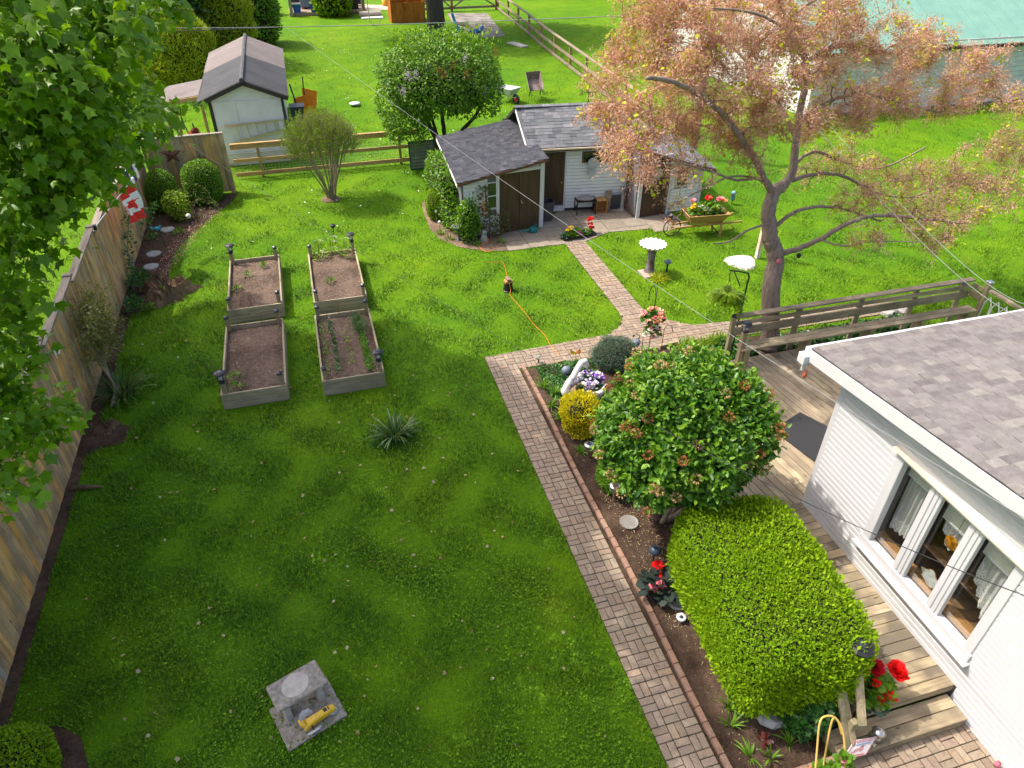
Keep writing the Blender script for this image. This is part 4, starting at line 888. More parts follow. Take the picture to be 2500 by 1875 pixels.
obj('gutter_end', MB().box((6.45,23.15,2.02), (.25,.14,.12)), MATS['darktrim'], gs, world=True)

# ================================================================ vegetation
def proj(P):
    d = P-np.array([0,0,9.]); z = d@np.array(_f); return 1250+1726*(d@np.array(_rt))/z, 937.5-1726*(d@np.array(_up))/z, z
MATS['bark'] = wood('grey_brown_bark', [(.25,.185,.145),(.29,.22,.17)], 2, 9, .95, rnd=False, knots=False, bmp=.9, base=10)
MATS['twig'] = plain('twig_bark', (.12,.085,.065), .9, var=.3, scale=6); MATS['darkbark'] = wood('dark_bark', [(.055,.045,.038),(.075,.06,.05)], 2, 9, .95, rnd=False, knots=False, bmp=.8)
MATS['paletwig'] = plain('pale_twig', (.24,.195,.12), .9, var=.25, scale=6); MATS['core'] = plain('shade_core', (.018,.020,.010), 1, var=.4, scale=10)  # core: shade inside the foliage put into a near black colour
L = leafmat
MATS['maple'] = L('maple_leaf', [(.07,.16,.006),(.125,.25,.008),(.18,.32,.010),(.27,.41,.03)], .45, .4)
MATS['boxwood'] = L('boxwood_leaf', [(.045,.115,.006),(.095,.215,.008),(.16,.31,.012),(.25,.40,.025)], .3)
MATS['hedge'] = L('hedge_leaf', [(.08,.16,.006),(.16,.28,.006),(.22,.37,.006),(.31,.46,.012)], .35, .6, .2)
MATS['viburnum'] = L('viburnum_leaf', [(.022,.08,.010),(.05,.145,.012),(.10,.225,.014),(.20,.34,.02)], .28, .38)
MATS['lilac'] = L('lilac_leaf', [(.035,.105,.008),(.08,.19,.010),(.14,.28,.010),(.26,.39,.02)], .3, .38)
MATS['cedar'] = L('cedar_spray', [(.15,.20,.006),(.27,.34,.008),(.38,.45,.012),(.48,.52,.02)], .3, .6)
MATS['darkleaf'] = L('dark_leaf', [(.012,.05,.006),(.025,.08,.008),(.045,.125,.01)], .25)
MATS['golden'] = L('golden_leaf', [(.36,.32,.006),(.52,.45,.008),(.66,.56,.012),(.44,.42,.01)], .3)
MATS['juniper'] = L('juniper_needle', [(.035,.075,.045),(.06,.125,.075),(.09,.17,.10),(.16,.13,.07)], .1)
MATS['cover'] = L('ground_cover_leaf', [(.014,.07,.014),(.03,.11,.02),(.055,.165,.025),(.13,.26,.05)], .15, .3)
MATS['lime'] = L('lime_leaf', [(.10,.20,.008),(.19,.30,.01),(.28,.38,.015)], .3)
MATS['strap'] = L('strap_leaf', [(.035,.085,.02),(.06,.13,.03),(.10,.19,.05),(.26,.27,.10)], .2, .4)
MATS['fresh'] = L('fresh_leaf', [(.07,.17,.012),(.12,.25,.015),(.18,.33,.03)], .3)
MATS['ybud'] = L('young_leaf', [(.28,.33,.012),(.40,.44,.016),(.52,.53,.03),(.24,.36,.02)], .4)
MATS['seed'] = L('dry_blossom', [(.42,.19,.15),(.56,.29,.235),(.64,.38,.32),(.68,.47,.40)], .35, .7)
MATS['drygreen'] = L('dry_green_leaf', [(.10,.12,.02),(.17,.19,.03),(.24,.22,.06),(.12,.19,.02)], .25); MATS['vine'] = L('vine_leaf', [(.035,.07,.012),(.07,.10,.012),(.13,.085,.018),(.10,.17,.03)], .25)
def plantroot(name, label, cat, loc, group=None): return thing(name, label, cat, loc, 0, group)
def foliage(par, name, P, U, W, size, shape, mat, **k):
    me = leafmesh(name, P, U, W, size, shape, mat, **k); return link(name, me, par, True)
def core(par, c, r, p=2.0, amp=.06, seed=0, name='shade_core', f=2.3, zmin=None):  # solid added inside the leaves to block light, standing in for inner shade
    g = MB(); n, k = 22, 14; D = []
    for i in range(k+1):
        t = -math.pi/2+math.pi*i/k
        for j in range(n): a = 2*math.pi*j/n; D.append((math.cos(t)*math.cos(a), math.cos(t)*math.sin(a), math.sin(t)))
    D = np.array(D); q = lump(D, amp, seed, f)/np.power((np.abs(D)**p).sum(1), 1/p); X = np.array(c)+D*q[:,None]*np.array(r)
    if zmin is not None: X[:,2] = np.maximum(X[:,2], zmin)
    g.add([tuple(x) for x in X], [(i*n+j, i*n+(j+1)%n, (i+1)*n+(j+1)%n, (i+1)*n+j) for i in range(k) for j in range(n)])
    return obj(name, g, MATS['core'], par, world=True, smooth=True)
def shrub(name, label, c, r, n, size, mat, shape='oval', p=2.0, amp=.06, depth=.07, seed=0, zmin=-1, up=.25, out=.55, rnd=.8, flat=.7, cat='shrub', group=None, corek=.86, base=None, f=2.3):
    t = plantroot(name, label, cat, (c[0], c[1], base if base is not None else max(0, c[2]-r[2])), group)
    P, O = shell(n, c, r, depth, amp, seed, p, zmin, f); U, W = leaf_dirs(len(P), O, up, out, rnd, flat)
    s = size*RNG.uniform(.7, 1.25, len(P)); foliage(t, 'foliage', P, U, W, s, shape, MATS[mat], rnd=dirty(len(P), 0))
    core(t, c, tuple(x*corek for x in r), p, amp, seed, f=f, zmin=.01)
    return t
# ---- branch growth: every target is tied to the nearest wood already there
class Wood:
    def __init__(s): s.P = []; s.r = []; s.paths = []
    def limb(s, pts, r0, r1):
        P = [Vector(p) for p in pts]; Q = []
        for i in range(len(P)-1):       # smooth with Catmull-Rom
            a, b_, c, d = P[max(i-1,0)], P[i], P[i+1], P[min(i+2,len(P)-1)]
            for k in range(6):
                t_ = k/6; Q.append(.5*((2*b_)+(c-a)*t_+(2*a-5*b_+4*c-d)*t_*t_+(3*b_-a-3*c+d)*t_**3))
        Q.append(P[-1]); Q = [q+Vector(RNG.normal(size=3))*min(r0*.10,.012)*(1 if 0 < i_ < len(Q)-1 else 0) for i_, q in enumerate(Q)]; R_ = [r0+(r1-r0)*(i/(len(Q)-1))**.8 for i in range(len(Q))]
        s.paths.append((Q, R_, 0)); s.P += [tuple(q) for q in Q]; s.r += R_
    def grow(s, T, rmin=.006, k=.55, sag=.10, wig=.12, order=True, sides=4):
        T = np.array(T); A = np.array(s.P)
        if order:
            d = np.array([np.min(((A-t_)**2).sum(1)) for t_ in T]); T = T[np.argsort(d)]
        buf = np.zeros((len(s.P)+len(T)*5, 3)); buf[:len(s.P)] = s.P; n = len(s.P); rr = list(s.r)
        for t_ in T:
            i = int(np.argmin(((buf[:n]-t_)**2).sum(1))); a = Vector(buf[i]); b_ = Vector(t_); d = (b_-a).length
            if d < .05: continue
            r0 = max(rmin, min(rr[i]*k, .012+d*.018)); o = Vector(RNG.normal(size=3))*wig*d; o2 = Vector(RNG.normal(size=3))*wig*d*.6
            Q = [a, a.lerp(b_, .3)+o*.6+Vector((0,0,sag*d*.5)), a.lerp(b_, .65)+o*.5+o2+Vector((0,0,sag*d*.7)), b_]
            R_ = [r0, r0*.8, r0*.6, max(rmin*.6, r0*.35)]; s.paths.append((Q, R_, 1))
            for q, x in zip(Q[1:], R_[1:]): buf[n] = q; n += 1; rr.append(x)
        s.P = [tuple(x) for x in buf[:n]]; s.r = rr
    def mesh(s, lv=None, n0=8, n1=4):
        g = MB()
        for Q, R_, l in s.paths:
            if lv is None or l == lv: g.tube(Q, R_, n0 if l == 0 else n1, cap=(l == 0))
        return g
    def tips(s): return [Q for Q, R_, l in s.paths if l == 1]
def along(Qs, per, spread):
    """points scattered along twigs with their local direction"""
    P = []; D = []
    for Q in Qs:
        m_ = RNG.poisson(per)
        for _ in range(m_):
            u = RNG.uniform(.15, 1.05)*(len(Q)-1); i = min(int(u), len(Q)-2); p = Q[i].lerp(Q[i+1], u-i); P.append(tuple(p)); D.append(tuple((Q[i+1]-Q[i]).normalized()))
    P = np.array(P); D = np.array(D); return P+RNG.normal(size=P.shape)*spread, D
def inblobs(blobs, per):
    T = []
    for c, r, w in blobs:
        k = int(per*w); D = rdir(k)*np.cbrt(RNG.random(k))[:,None]*np.array(r if isinstance(r, tuple) else (r, r*1.25, r*.8)); T.append(np.array(c)+D)
    return np.concatenate(T)
# ---------------------------------------------------------------- the big maple on the left
mp_ = plantroot('maple_tree', 'large maple reaching over the fence from the left with broad bright leaves', 'tree', (-8.2,11.2,0))
W_ = Wood(); W_.limb([(-8.2,11.2,0),(-8.1,11.2,2.5),(-7.8,11.3,4.8),(-7.6,11.6,7.0),(-8.0,12.0,10.0)], .42, .24)
for L_ in ([(-7.8,11.3,4.8),(-6.2,10.4,5.8),(-4.2,9.2,6.2),(-2.4,8.3,6.4)], [(-7.9,11.2,4.2),(-6.2,9.4,4.8),(-4.4,7.8,4.9),(-3.1,6.4,4.7)], [(-7.6,11.4,5.6),(-5.6,9.6,7.2),(-3.6,8.0,7.6),(-2.2,7.2,7.4)],
           [(-8,12,10),(-7.6,13,12.5),(-7.0,14,14.5)], [(-8,12,10),(-8.4,10.6,12),(-8.2,9,14.2)], [(-8,12,10),(-9.4,14,12.5),(-10.4,17,14.4)], [(-8.2,9,14.2),(-8,7,14.6),(-7.4,5.6,14.6)], [(-7.6,13,12.5),(-6.4,12.4,14),(-5.6,11,14.6)], [(-8,12,10),(-10.4,11,13),(-12,9.6,14.4)]): W_.limb(L_, .15, .04)
seen = [  # hanging boughs: where each hangs and how wide it spreads
 ((-1.799,6.278,8.042),.62,1.3),((-1.621,6.73,7.959),.6,1.2),((-1.437,7.387,7.937),.55,1),((-1.956,6.376,7.673),.62,1.3),((-1.769,6.734,7.611),.55,1.2),((-2.186,6.433,7.315),.6,1.3),((-1.947,6.607,7.278),.55,1.3),((-1.776,6.955,7.201),.42,.8),
 ((-1.722,8.139,7.835),.5,.9),((-2.356,6.679,6.855),.5,1.1),((-2.166,7.157,6.779),.42,.9),((-1.966,7.664,6.846),.34,.7),((-1.806,8.332,6.82),.34,.6),((-1.659,8.786,6.835),.26,.4),((-1.806,8.469,6.546),.18,.25),((-1.638,8.938,6.594),.18,.2),
 ((-2.156,7.914,6.417),.18,.3),((-2.344,7.419,6.41),.26,.5),((-2.479,6.742,6.518),.36,.8),((-2.609,6.383,6.316),.40,.9),((-2.714,6.589,5.828),.22,.45),((-2.807,6.246,5.703),.32,.7),((-2.839,6.494,5.289),.2,.4),((-2.951,6.153,5.221),.28,.5),((-2.96,6.436,4.675),.18,.35),((-2.896,6.683,4.427),.12,.2),((-3.044,6.031,4.715),.25,.5),((-2.941,6.336,4.517),.14,.2),((-3.109,5.708,4.51),.22,.4),((-3.107,5.771,4.241),.12,.15),((-2.918,6.178,6.159),.5,1.1),((-2.523,6.253,7.119),.7,1.4),((-3.182,5.781,5.229),.4,.8),
 ((-2.255,6.305,7.818),.8,1.4),((-1.432,8.402,7.854),.36,.5),((-1.549,9.49,6.644),.14,.2)]
T = inblobs([(c, (r, r, r*.75), w) for c, r, w in seen], 17); W_.grow(T, .005, .5, .06, .12)
P, D = along(W_.tips(), 16, .10)
nS = len(P)
# crown above the picture: it throws the shade over the lower lawn
Q = [(-5.2,17.7),(-1.5,15.9),(1.3,13.9),(3.0,12.5),(3.75,10.5),(3.9,2),(3.9,-2),(-6,-2)]; n = 75000
gx_ = RNG.uniform(-6, 4.4, n); gy_ = RNG.uniform(-2, 18, n); wob = .35*np.sin(gx_*2.1+gy_)+.3*np.sin(gy_*1.7-gx_); ok = inpoly(gx_+wob*.7, gy_+wob, Q)
gap = np.sin(gx_*1.9+1.3*np.sin(gy_*.8))*np.sin(gy_*1.5+1.1*np.sin(gx_*1.1)); ok &= (gap < .95)
h = RNG.uniform(12.5, 17.5, n); C3 = np.stack([gx_+SUN.x/SUN.z*h, gy_+SUN.y/SUN.z*h, h], 1)[ok]
x_, y_, z_ = proj(C3); C3 = C3[((y_ < -110) | (x_ < -140) | (z_ < 0)) & (((C3-np.array([0,0,9.]))**2).sum(1) > 30)]
for c, r, w_ in seen:      # no second layer where the low boughs already shade the lawn, so that sun reaches them
    c = np.array(c); k_ = (C3[:,2]-c[2])/SUN.z; q_ = C3[:,:2]-np.stack([SUN.x*k_, SUN.y*k_],1)-c[:2]; C3 = C3[(q_**2).sum(1) > (r*1.0)**2]
T2 = C3[::60]; W_.grow(T2, .01, .5, .03, .1)
allP = np.concatenate([P, C3]); U = np.concatenate([D*.3, np.zeros((len(C3),3))])+rdir(len(allP))*.75+np.array([.15,-.1,-.45]); Wn = rdir(len(allP))*.55+np.array([.1,-.25,.9])
sz = np.concatenate([RNG.uniform(.07,.135,nS), RNG.uniform(.17,.26,len(C3))])
foliage(mp_, 'crown', allP, U, Wn, sz, 'maple', MATS['maple'], rnd=dirty(len(allP),0))
obj('trunk', W_.mesh(0, 10), MATS['bark'], mp_, world=True, smooth=True); obj('twigs', W_.mesh(1), MATS['twig'], mp_, world=True)
# ---------------------------------------------------------------- the blossom tree by the bench
TB = (9.137,11.124,0)
pk = plantroot('blossom_tree', 'spreading tree with pinkish dry blossoms and yellow young leaves behind the bench', 'tree', TB)
W_ = Wood()
tr_ = [TB,(9.18,11.15,.5),(9.031,11.35,1.654),(9.084,11.5,2.251),(8.92,11.6,2.647)]
W_.limb(tr_, .225, .165); W_.limb([(9.137,11.124,-.05),(9.14,11.124,.3)], .30, .215)
for L_, a, c in (
 ([(8.92,11.6,2.647),(8.805,11.7,3.204),(8.884,11.8,3.592),(9.159,11.9,3.655)], .165, .12),
 ([(8.884,11.8,3.592),(8.477,11.7,4.006),(7.947,11.5,4.601),(7.253,11.3,5.237),(6.725,11.1,5.642),(5.902,10.8,6.095),(5.165,10.5,6.301)], 0.083, .035),
 ([(9.159,11.9,3.655),(9.367,12,3.94),(9.41,12.2,4.574),(9.443,12.3,5.06),(9.605,12.6,5.629),(9.409,12.7,6.136),(9.045,12.8,6.561),(8.589,12.8,7.315)], 0.090, .05),
 ([(9.119,11.55,2.317),(9.43,11.4,2.441),(9.8,11.2,2.717),(10.207,11,3.114),(10.856,10.9,3.256),(11.933,10.8,3.085),(12.834,10.7,2.932)], 0.070, .025),
 ([(8.939,11.65,2.851),(9.228,11.5,3.238),(9.733,11.5,3.313),(10.548,11.6,3.138),(11.707,11.7,2.686)], 0.048, .02),
 ([(9.428,12,3.72),(10.103,12.2,3.713),(11.108,12.5,3.464),(12.418,12.8,2.842),(13.947,13.2,2.427),(15.475,13.6,2.539)], 0.048, .02),
 ([(9.458,12.1,4.024),(10.447,12.8,3.962),(11.793,13.4,3.414),(13.466,14,2.905),(15.153,14.5,3.105)], 0.042, .02),
 ([(9.476,12.3,4.781),(10.11,12.4,5.104),(11.117,12.6,5.144),(12.659,12.8,4.738),(13.701,13,4.479)], 0.048, .02),
 ([(9.44,12.6,5.788),(10.114,12.8,6.008),(10.929,13,6.003),(12.361,13.4,5.696),(13.877,13.8,5.704),(15.523,14,5.497)], 0.045, .02),
 ([(9.433,12.2,4.491),(9.259,12.8,5.061),(9.059,13.4,5.484),(8.653,14,5.929),(8.058,14.4,6.27)], 0.048, .02),
 ([(7.947,11.5,4.601),(7.917,12.4,4.637),(7.592,13,4.729),(6.978,13.6,4.689),(6.215,14,4.884)], 0.038, .015),
 ([(8.477,11.7,4.006),(7.652,11.3,4.151),(6.909,11,4.484),(6.113,10.8,4.775),(5.238,10.6,4.924)], 0.032, .012),
 ([(8.498,11.7,3.922),(7.48,11.2,4.282),(6.524,10.8,4.219),(5.833,10.5,4.109)], 0.026, .010),
 ([(8.875,11.6,3.016),(8.155,11.3,3.098),(7.607,11.1,2.994),(7.201,11,3.056)], 0.029, .012),
 ([(9.409,12.7,6.136),(8.33,12,6.655),(7.323,11.4,6.98),(6.399,11,7.135)], 0.032, .015), ([(9.045,12.8,6.561),(9.423,12.6,6.918),(10.137,12.6,7.161)], 0.032, .015),
 ([(9.8,11.2,2.717),(10.09,10.8,2.727),(10.474,10.5,2.904),(11.386,10.3,2.88)], 0.022, .01)): W_.limb(L_, a, c)
bl = [((5.164,12,5.553),.6,.8),((6.069,12.8,6.216),.75,1.3),((6.207,12.6,6.907),.75,1.3),((6.726,12,6.661),.8,1.6),((7.897,12.4,6.74),.8,1.6),((9.275,12.8,6.691),.8,1.5),((10.602,13,6.679),.8,1.1),((6.192,11.5,6.012),.7,1.3),((5.393,11.4,5.352),.6,1.1),((7.079,12.4,4.861),.65,1.2),
 ((7.267,11.6,5.99),.75,1.5),((8.49,12,6.039),.75,1.5),((10.073,12.6,5.975),.8,1.4),((11.626,13,5.968),.75,1.2),((13.131,13.2,5.694),.7,1.1),((14.8,13.4,5.312),.6,.9),((7.92,12.2,4.93),.7,1.2),((8.303,11.4,5.273),.7,1.2),((10.429,12.4,5.002),.75,1.3),((12.054,12.8,4.949),.7,1.2),((13.729,13.2,4.821),.65,1),((15.084,13.4,4.499),.5,.6),
 ((5.414,10.8,4.84),.5,.4),((4.788,10.6,5.034),.4,.25),((6.413,11,4.532),.5,.35),((5.99,10.7,4.238),.4,.2),((11.284,13,3.733),.55,.5),((12.385,12.8,3.232),.65,1.1),((14.004,13,3.002),.7,1.3),((15.636,13.2,2.975),.7,1.3),((16.898,13.6,3.238),.6,1.1),((16.8,13.8,4.276),.5,.9),((10.704,11.5,3.339),.5,.8),((11.667,11,3.166),.6,1),((12.74,10.9,3.085),.55,.9),((14.492,11.6,3.08),.5,.8),((10.472,10.6,2.859),.35,.4),((12.256,10.6,2.634),.35,.4),((7.809,11.4,4.492),.4,.35),((10.026,12.5,3.659),.4,.3)]
T = inblobs(bl, 30); W_.grow(T, .0045, .5, .05, .14)
tips = W_.tips(); fine = []
for Q in tips:      # side shoots
    for _ in range(3):
        a = Q[1].lerp(Q[3], random.random()); d = Vector(RNG.normal(size=3)); fine.append(([a, a+d*.10+Vector((0,0,.02)), a+d*.17], [.0045,.0035,.0025], 1))
W_.paths += fine
P, D = along(tips+[q for q, _, _ in fine], 46, .06); x_, y_, z_ = proj(P)
thin = np.where((P[:,2] < 4.6), .5, 1.0); keep = RNG.random(len(P)) < thin; P, D = P[keep], D[keep]; n = len(P)
foliage(pk, 'blossoms', P, D*.7+rdir(n)*.8+np.array([0,0,-.2]), rdir(n)+np.array([0,0,.4]), RNG.uniform(.035,.08,n), 'sliver', MATS['seed'], rnd=dirty(n,0))
ends_ = [np.array(Q[-1]) for Q in tips if random.random() < .55]; P2 = np.repeat(np.array(ends_), 9, 0); P2 = P2+RNG.normal(size=P2.shape)*.075; n = len(P2); foliage(pk, 'young_leaves', P2, rdir(n)+np.array([0,0,-.1]), rdir(n)*.5+np.array([0,0,1]), RNG.uniform(.04,.085,n), 'round', MATS['ybud'], rnd=dirty(n,0))
obj('trunk', W_.mesh(0, 9), MATS['bark'], pk, world=True, smooth=True); obj('twigs', W_.mesh(1, n1=3), MATS['twig'], pk, world=True)
# ---------------------------------------------------------------- lilac by the shed
li = plantroot('lilac_tree', 'dense rounded lilac tree on bare stems behind the garden shed', 'tree', (4.55,25.2,0))
W_ = Wood()
for L_, a, c in (([(4.55,25.2,0),(4.4,25.15,.9),(4.1,25.1,1.7),(3.6,25.2,2.6)],.13,.05),([(4.6,25.3,0),(4.75,25.4,1),(4.7,25.4,2),(4.9,25.5,3)],.10,.05),([(4.7,25.2,0),(5.3,25.2,1.1),(5.9,25.2,1.7),(6.3,25.2,2.5)],.10,.04),([(4.65,25.3,.1),(4.5,25.8,1.1),(4.2,26,2.4)],.09,.04)): W_.limb(L_, a, c)
bl = [((4.65,25.35,2.95),(2.02,1.7,1.25),16000),((3.4,25.2,2.35),(1.0,1.0,1.15),3000),((5.85,25.3,2.5),(.95,1.0,1.0),2600),((4.7,25.6,3.6),(1.5,1.2,.85),3000),((3.4,25.1,1.5),(.75,.65,.6),1100)]
PP = []; OO = []
for i, (c, r, n) in enumerate(bl): P, O = shell(n, c, r, .16, .12, i, 2.4, -.8, 3); PP.append(P); OO.append(O)
P = np.concatenate(PP); O = np.concatenate(OO); n = len(P); U, Wd = leaf_dirs(n, O, -.15, .6, .8, .8)
foliage(li, 'crown', P, U, Wd, RNG.uniform(.07,.12,n), 'oval', MATS['lilac'], rnd=dirty(n,0)); W_.grow(P[::55], .006, .5, .05); obj('trunk', W_.mesh(0), MATS['darkbark'], li, world=True, smooth=True); obj('twigs', W_.mesh(1), MATS['twig'], li, world=True)
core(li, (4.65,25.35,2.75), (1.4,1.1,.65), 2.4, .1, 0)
# sprigs standing above the clipped top
P = np.stack([RNG.uniform(2.9,6.7,330), RNG.uniform(24.3,26.4,330), RNG.uniform(3.95,4.45,330)], 1); foliage(li, 'top_sprigs', P, rdir(330)*.5+np.array([0,0,1]), rdir(330), .11, 'oval', MATS['lilac'], rnd=RNG.uniform(.7,1,330))
MATS['lilacflower'] = L('lilac_flower', [(.38,.28,.48),(.52,.42,.62),(.60,.52,.66)], .2, .7); MATS['rustflower'] = L('spent_flower', [(.30,.10,.03),(.38,.16,.06)], .2, .8)
for k, (c, mt_) in enumerate([((3.417,23.7,3.482),'lilacflower'),((3.61,23.7,3.536),'lilacflower'),((3.327,23.7,3.531),'lilacflower'),((5.963,24,2.773),'lilacflower'),((5.283,24,3.818),'lilacflower'),((3.18,23.8,3.016),'lilacflower'),((4.856,23.8,3.673),'rustflower'),((4.462,23.7,3.463),'rustflower'),((4.396,23.7,3.555),'rustflower'),((6.491,24.6,3.835),'rustflower'),((4.529,23.7,3.37),'rustflower'),((5.259,23.7,3.393),'rustflower')]):
    n = 70; P = np.array(c)+RNG.normal(size=(n,3))*np.array([.05,.05,.085]); foliage(li, 'flower_cluster', P, rdir(n), rdir(n), .04, 'dia', MATS[mt_])
# ---------------------------------------------------------------- vase shaped shrub in the middle of the lawn
va = plantroot('vase_shrub', 'vase shaped twiggy shrub with sparse yellow green leaves in a soil ring', 'shrub', (.45,23.0,0))
W_ = Wood()
for i in range(17):
    a = i*2.4; q = .10+.06*(i % 3); e = .55+.5*((i*7) % 10)/10
    W_.limb([(.45+.1*math.cos(a),23+.1*math.sin(a),0),(.45+.3*e*math.cos(a),23+.3*e*math.sin(a),.55),(.42+.72*e*math.cos(a),23+.72*e*math.sin(a),1.35),(.40+1.0*e*math.cos(a),23+1.0*e*math.sin(a),2.0)], .032, .014)
D = rdir(1500); D[:,2] = np.abs(D[:,2])*1.0-.25; T = np.array([.38,23,2.0])+D*np.array([1.24,1.2,1.1])*np.cbrt(RNG.random(1500))[:,None]; T = T[T[:,2] > 1.35]
W_.grow(T, .0045, .6, .05, .05); tips = []
for q in T:      # straight shoots fanning from the base
    d_ = Vector((q[0]-.45, q[1]-23, q[2]+.2)).normalized(); l_ = random.uniform(.3,.6); q = Vector(q)+d_*.1; Q = [q-d_*l_, q-d_*l_*.5+Vector(RNG.normal(size=3))*.015, q]; W_.paths.append((Q, [.006,.0045,.003], 1)); tips.append(Q)
obj('stems', W_.mesh(0, 6), MATS['paletwig'], va, world=True, smooth=True); obj('twigs', W_.mesh(1, n1=3), MATS['paletwig'], va, world=True)
P, D = along(tips, 11, .022); n = len(P); foliage(va, 'foliage', P, D*.6+rdir(n)*.6+np.array([0,0,.4]), rdir(n), RNG.uniform(.028,.06,n), 'dia', MATS['lime'], rnd=dirty(n,0))
# ---------------------------------------------------------------- clipped shrubs
shrub('boxwood_ball', 'left round clipped boxwood beside the star panel', (-4.62,23.45,.62), (.47,.47,.66), 9000, .05, 'boxwood', 'dia', 2.3, .05, .06, 1, -.9, group='round boxwoods by the fence panel')
shrub('boxwood_ball', 'right and larger round clipped boxwood beside the fence panel post', (-3.46,23.85,.66), (.57,.57,.70), 12000, .05, 'boxwood', 'dia', 2.5, .05, .06, 2, -.9, group='round boxwoods by the fence panel')
shrub('ball_shrub', 'small yellow green ball shrub at the left side of the garden shed', (3.50,20.5,.48), (.36,.38,.50), 6500, .04, 'hedge', 'dia', 2.3, .03, .05, 3, -.9)
MATS['rustflower'] = L('spent_flower', [(.30,.10,.03),(.38,.16,.06)], .2, .8); MATS['headfl'] = L('tan_flower', [(.42,.24,.10),(.52,.36,.18)], .2, .8); vb = shrub('viburnum', 'big round viburnum with broad leaves and brown spent flower heads beside the deck', (4.80,7.22,1.98), (1.15,1.19,1.16), 22000, .105, 'viburnum', 'oval', 2.15, .17, .13, 4, -.93, up=.05, out=.6, rnd=.9, flat=.7, base=0, f=3.2, corek=.76)
W_ = Wood()
for a, e in ((0,.5),(1.1,.6),(2.2,.7),(3.2,.55),(4.3,.6),(5.3,.7)): W_.limb([(4.75+.08*math.cos(a),7.25+.08*math.sin(a),0),(4.75+.35*math.cos(a),7.25+.35*math.sin(a),.45),(4.8+e*math.cos(a),7.26+e*math.sin(a),1.1),(4.85+e*1.1*math.cos(a),7.27+e*1.1*math.sin(a),1.6)], .055, .03)
obj('stems', W_.mesh(0), MATS['bark'], vb, world=True, smooth=True)
Pf, Of = shell(56, (4.80,7.22,1.98), (1.24,1.28,1.24), .015, .17, 4, 2.15, -.7, 3.2); me = None
for i, (p_, o_) in enumerate(zip(Pf, Of)):
    n = 60; D = rdir(n); P = p_+D*np.array([.05,.05,.035]); foliage(vb, 'flower_head', P, D, rdir(n), .045, 'dia', MATS['rustflower'] if i % 2 else MATS['headfl'])
P, O = shell(420, (4.80,7.22,1.98), (1.2,1.24,1.2), .02, .17, 4, 2.15, -.3, 3.2); P = np.repeat(P, 7, 0); O = np.repeat(O, 7, 0); k_ = np.tile(np.linspace(-.6,.4,7), 420)[:,None]; n = len(P)
foliage(vb, 'stray_shoots', P+(O+np.array([0,0,.6]))*k_*.16, O*.5+rdir(n)*.9, rdir(n)*.5+np.array([0,0,1]), RNG.uniform(.06,.11,n), 'oval', MATS['viburnum'], rnd=np.clip(RNG.normal(.75,.2,n),0,1))
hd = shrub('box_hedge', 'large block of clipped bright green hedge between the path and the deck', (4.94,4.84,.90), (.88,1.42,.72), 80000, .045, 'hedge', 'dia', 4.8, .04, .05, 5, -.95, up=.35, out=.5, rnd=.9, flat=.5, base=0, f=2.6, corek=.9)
P, O = shell(9000, (4.94,4.84,.90), (.91,1.45,.75), .02, .04, 5, 4.8, -.8, 2.6); hd.rotation_euler.z = R(-6); foliage(hd, 'shoot_tips', P, O*.6+rdir(len(P))*.5+np.array([0,0,.6]), rdir(len(P)), RNG.uniform(.04,.075,len(P)), 'dia', MATS['hedge'], rnd=RNG.uniform(.6,1,len(P)))
shrub('golden_shrub', 'small golden yellow shrub beside the white swan planter', (4.20,9.78,.42), (.37,.46,.42), 6000, .06, 'golden', 'dia', 2.2, .16, .16, 6, -.9, up=.5, rnd=.6)
shrub('green_mound', 'low bright green mound beside the second solar lamp', (4.30,8.2,.26), (.33,.34,.28), 4200, .06, 'fresh', 'dia', 2.2, .08, .1, 7, -.6, up=.5)
shrub('juniper', 'blue green juniper cushion at the corner of the cross path', (5.72,11.72,.25), (.52,.46,.38), 9000, .055, 'juniper', 'needle', 2.2, .12, .10, 8, -.6, up=.4)
shrub('corner_ball_shrub', 'dark green ball shrub in the near left corner bed', (-4.72,5.35,.28), (.62,.62,.50), 15000, .045, 'hedge', 'dia', 2.4, .06, .06, 9, -.6)
shrub('yellow_euonymus', 'yellow green open shrub in front of the left boxwood', (-4.15,22.55,.45), (.42,.40,.50), 1300, .07, 'lime', 'oval', 2.0, .2, .3, 10, -.9, corek=.3)
for k, (c, r, lb) in enumerate([((-3.75,22.7,.55),(.45,.4,.6),'leafless twiggy shrub between the two boxwoods'),((-3.35,22.3,.35),(.28,.28,.4),'small pale dry shrub at the lawn edge below the right boxwood')]):
    t = plantroot('dry_shrub', lb, 'shrub', (c[0],c[1],0), 'bare shrubs in the fence bed'); W_ = Wood(); W_.limb([(c[0],c[1],0),(c[0],c[1],.12)], .02, .015)
    D = rdir(130); D[:,2] = np.abs(D[:,2]); W_.grow(np.array([c[0],c[1],.1])+D*np.array(r)*1.6, .004, .6, 0, .08); obj('stems', W_.mesh(), MATS['paletwig'], t, world=True)
    P, D = along(W_.tips(), 2, .03); n = len(P); foliage(t, 'buds', P, rdir(n), rdir(n), .03, 'dia', MATS['lime'])
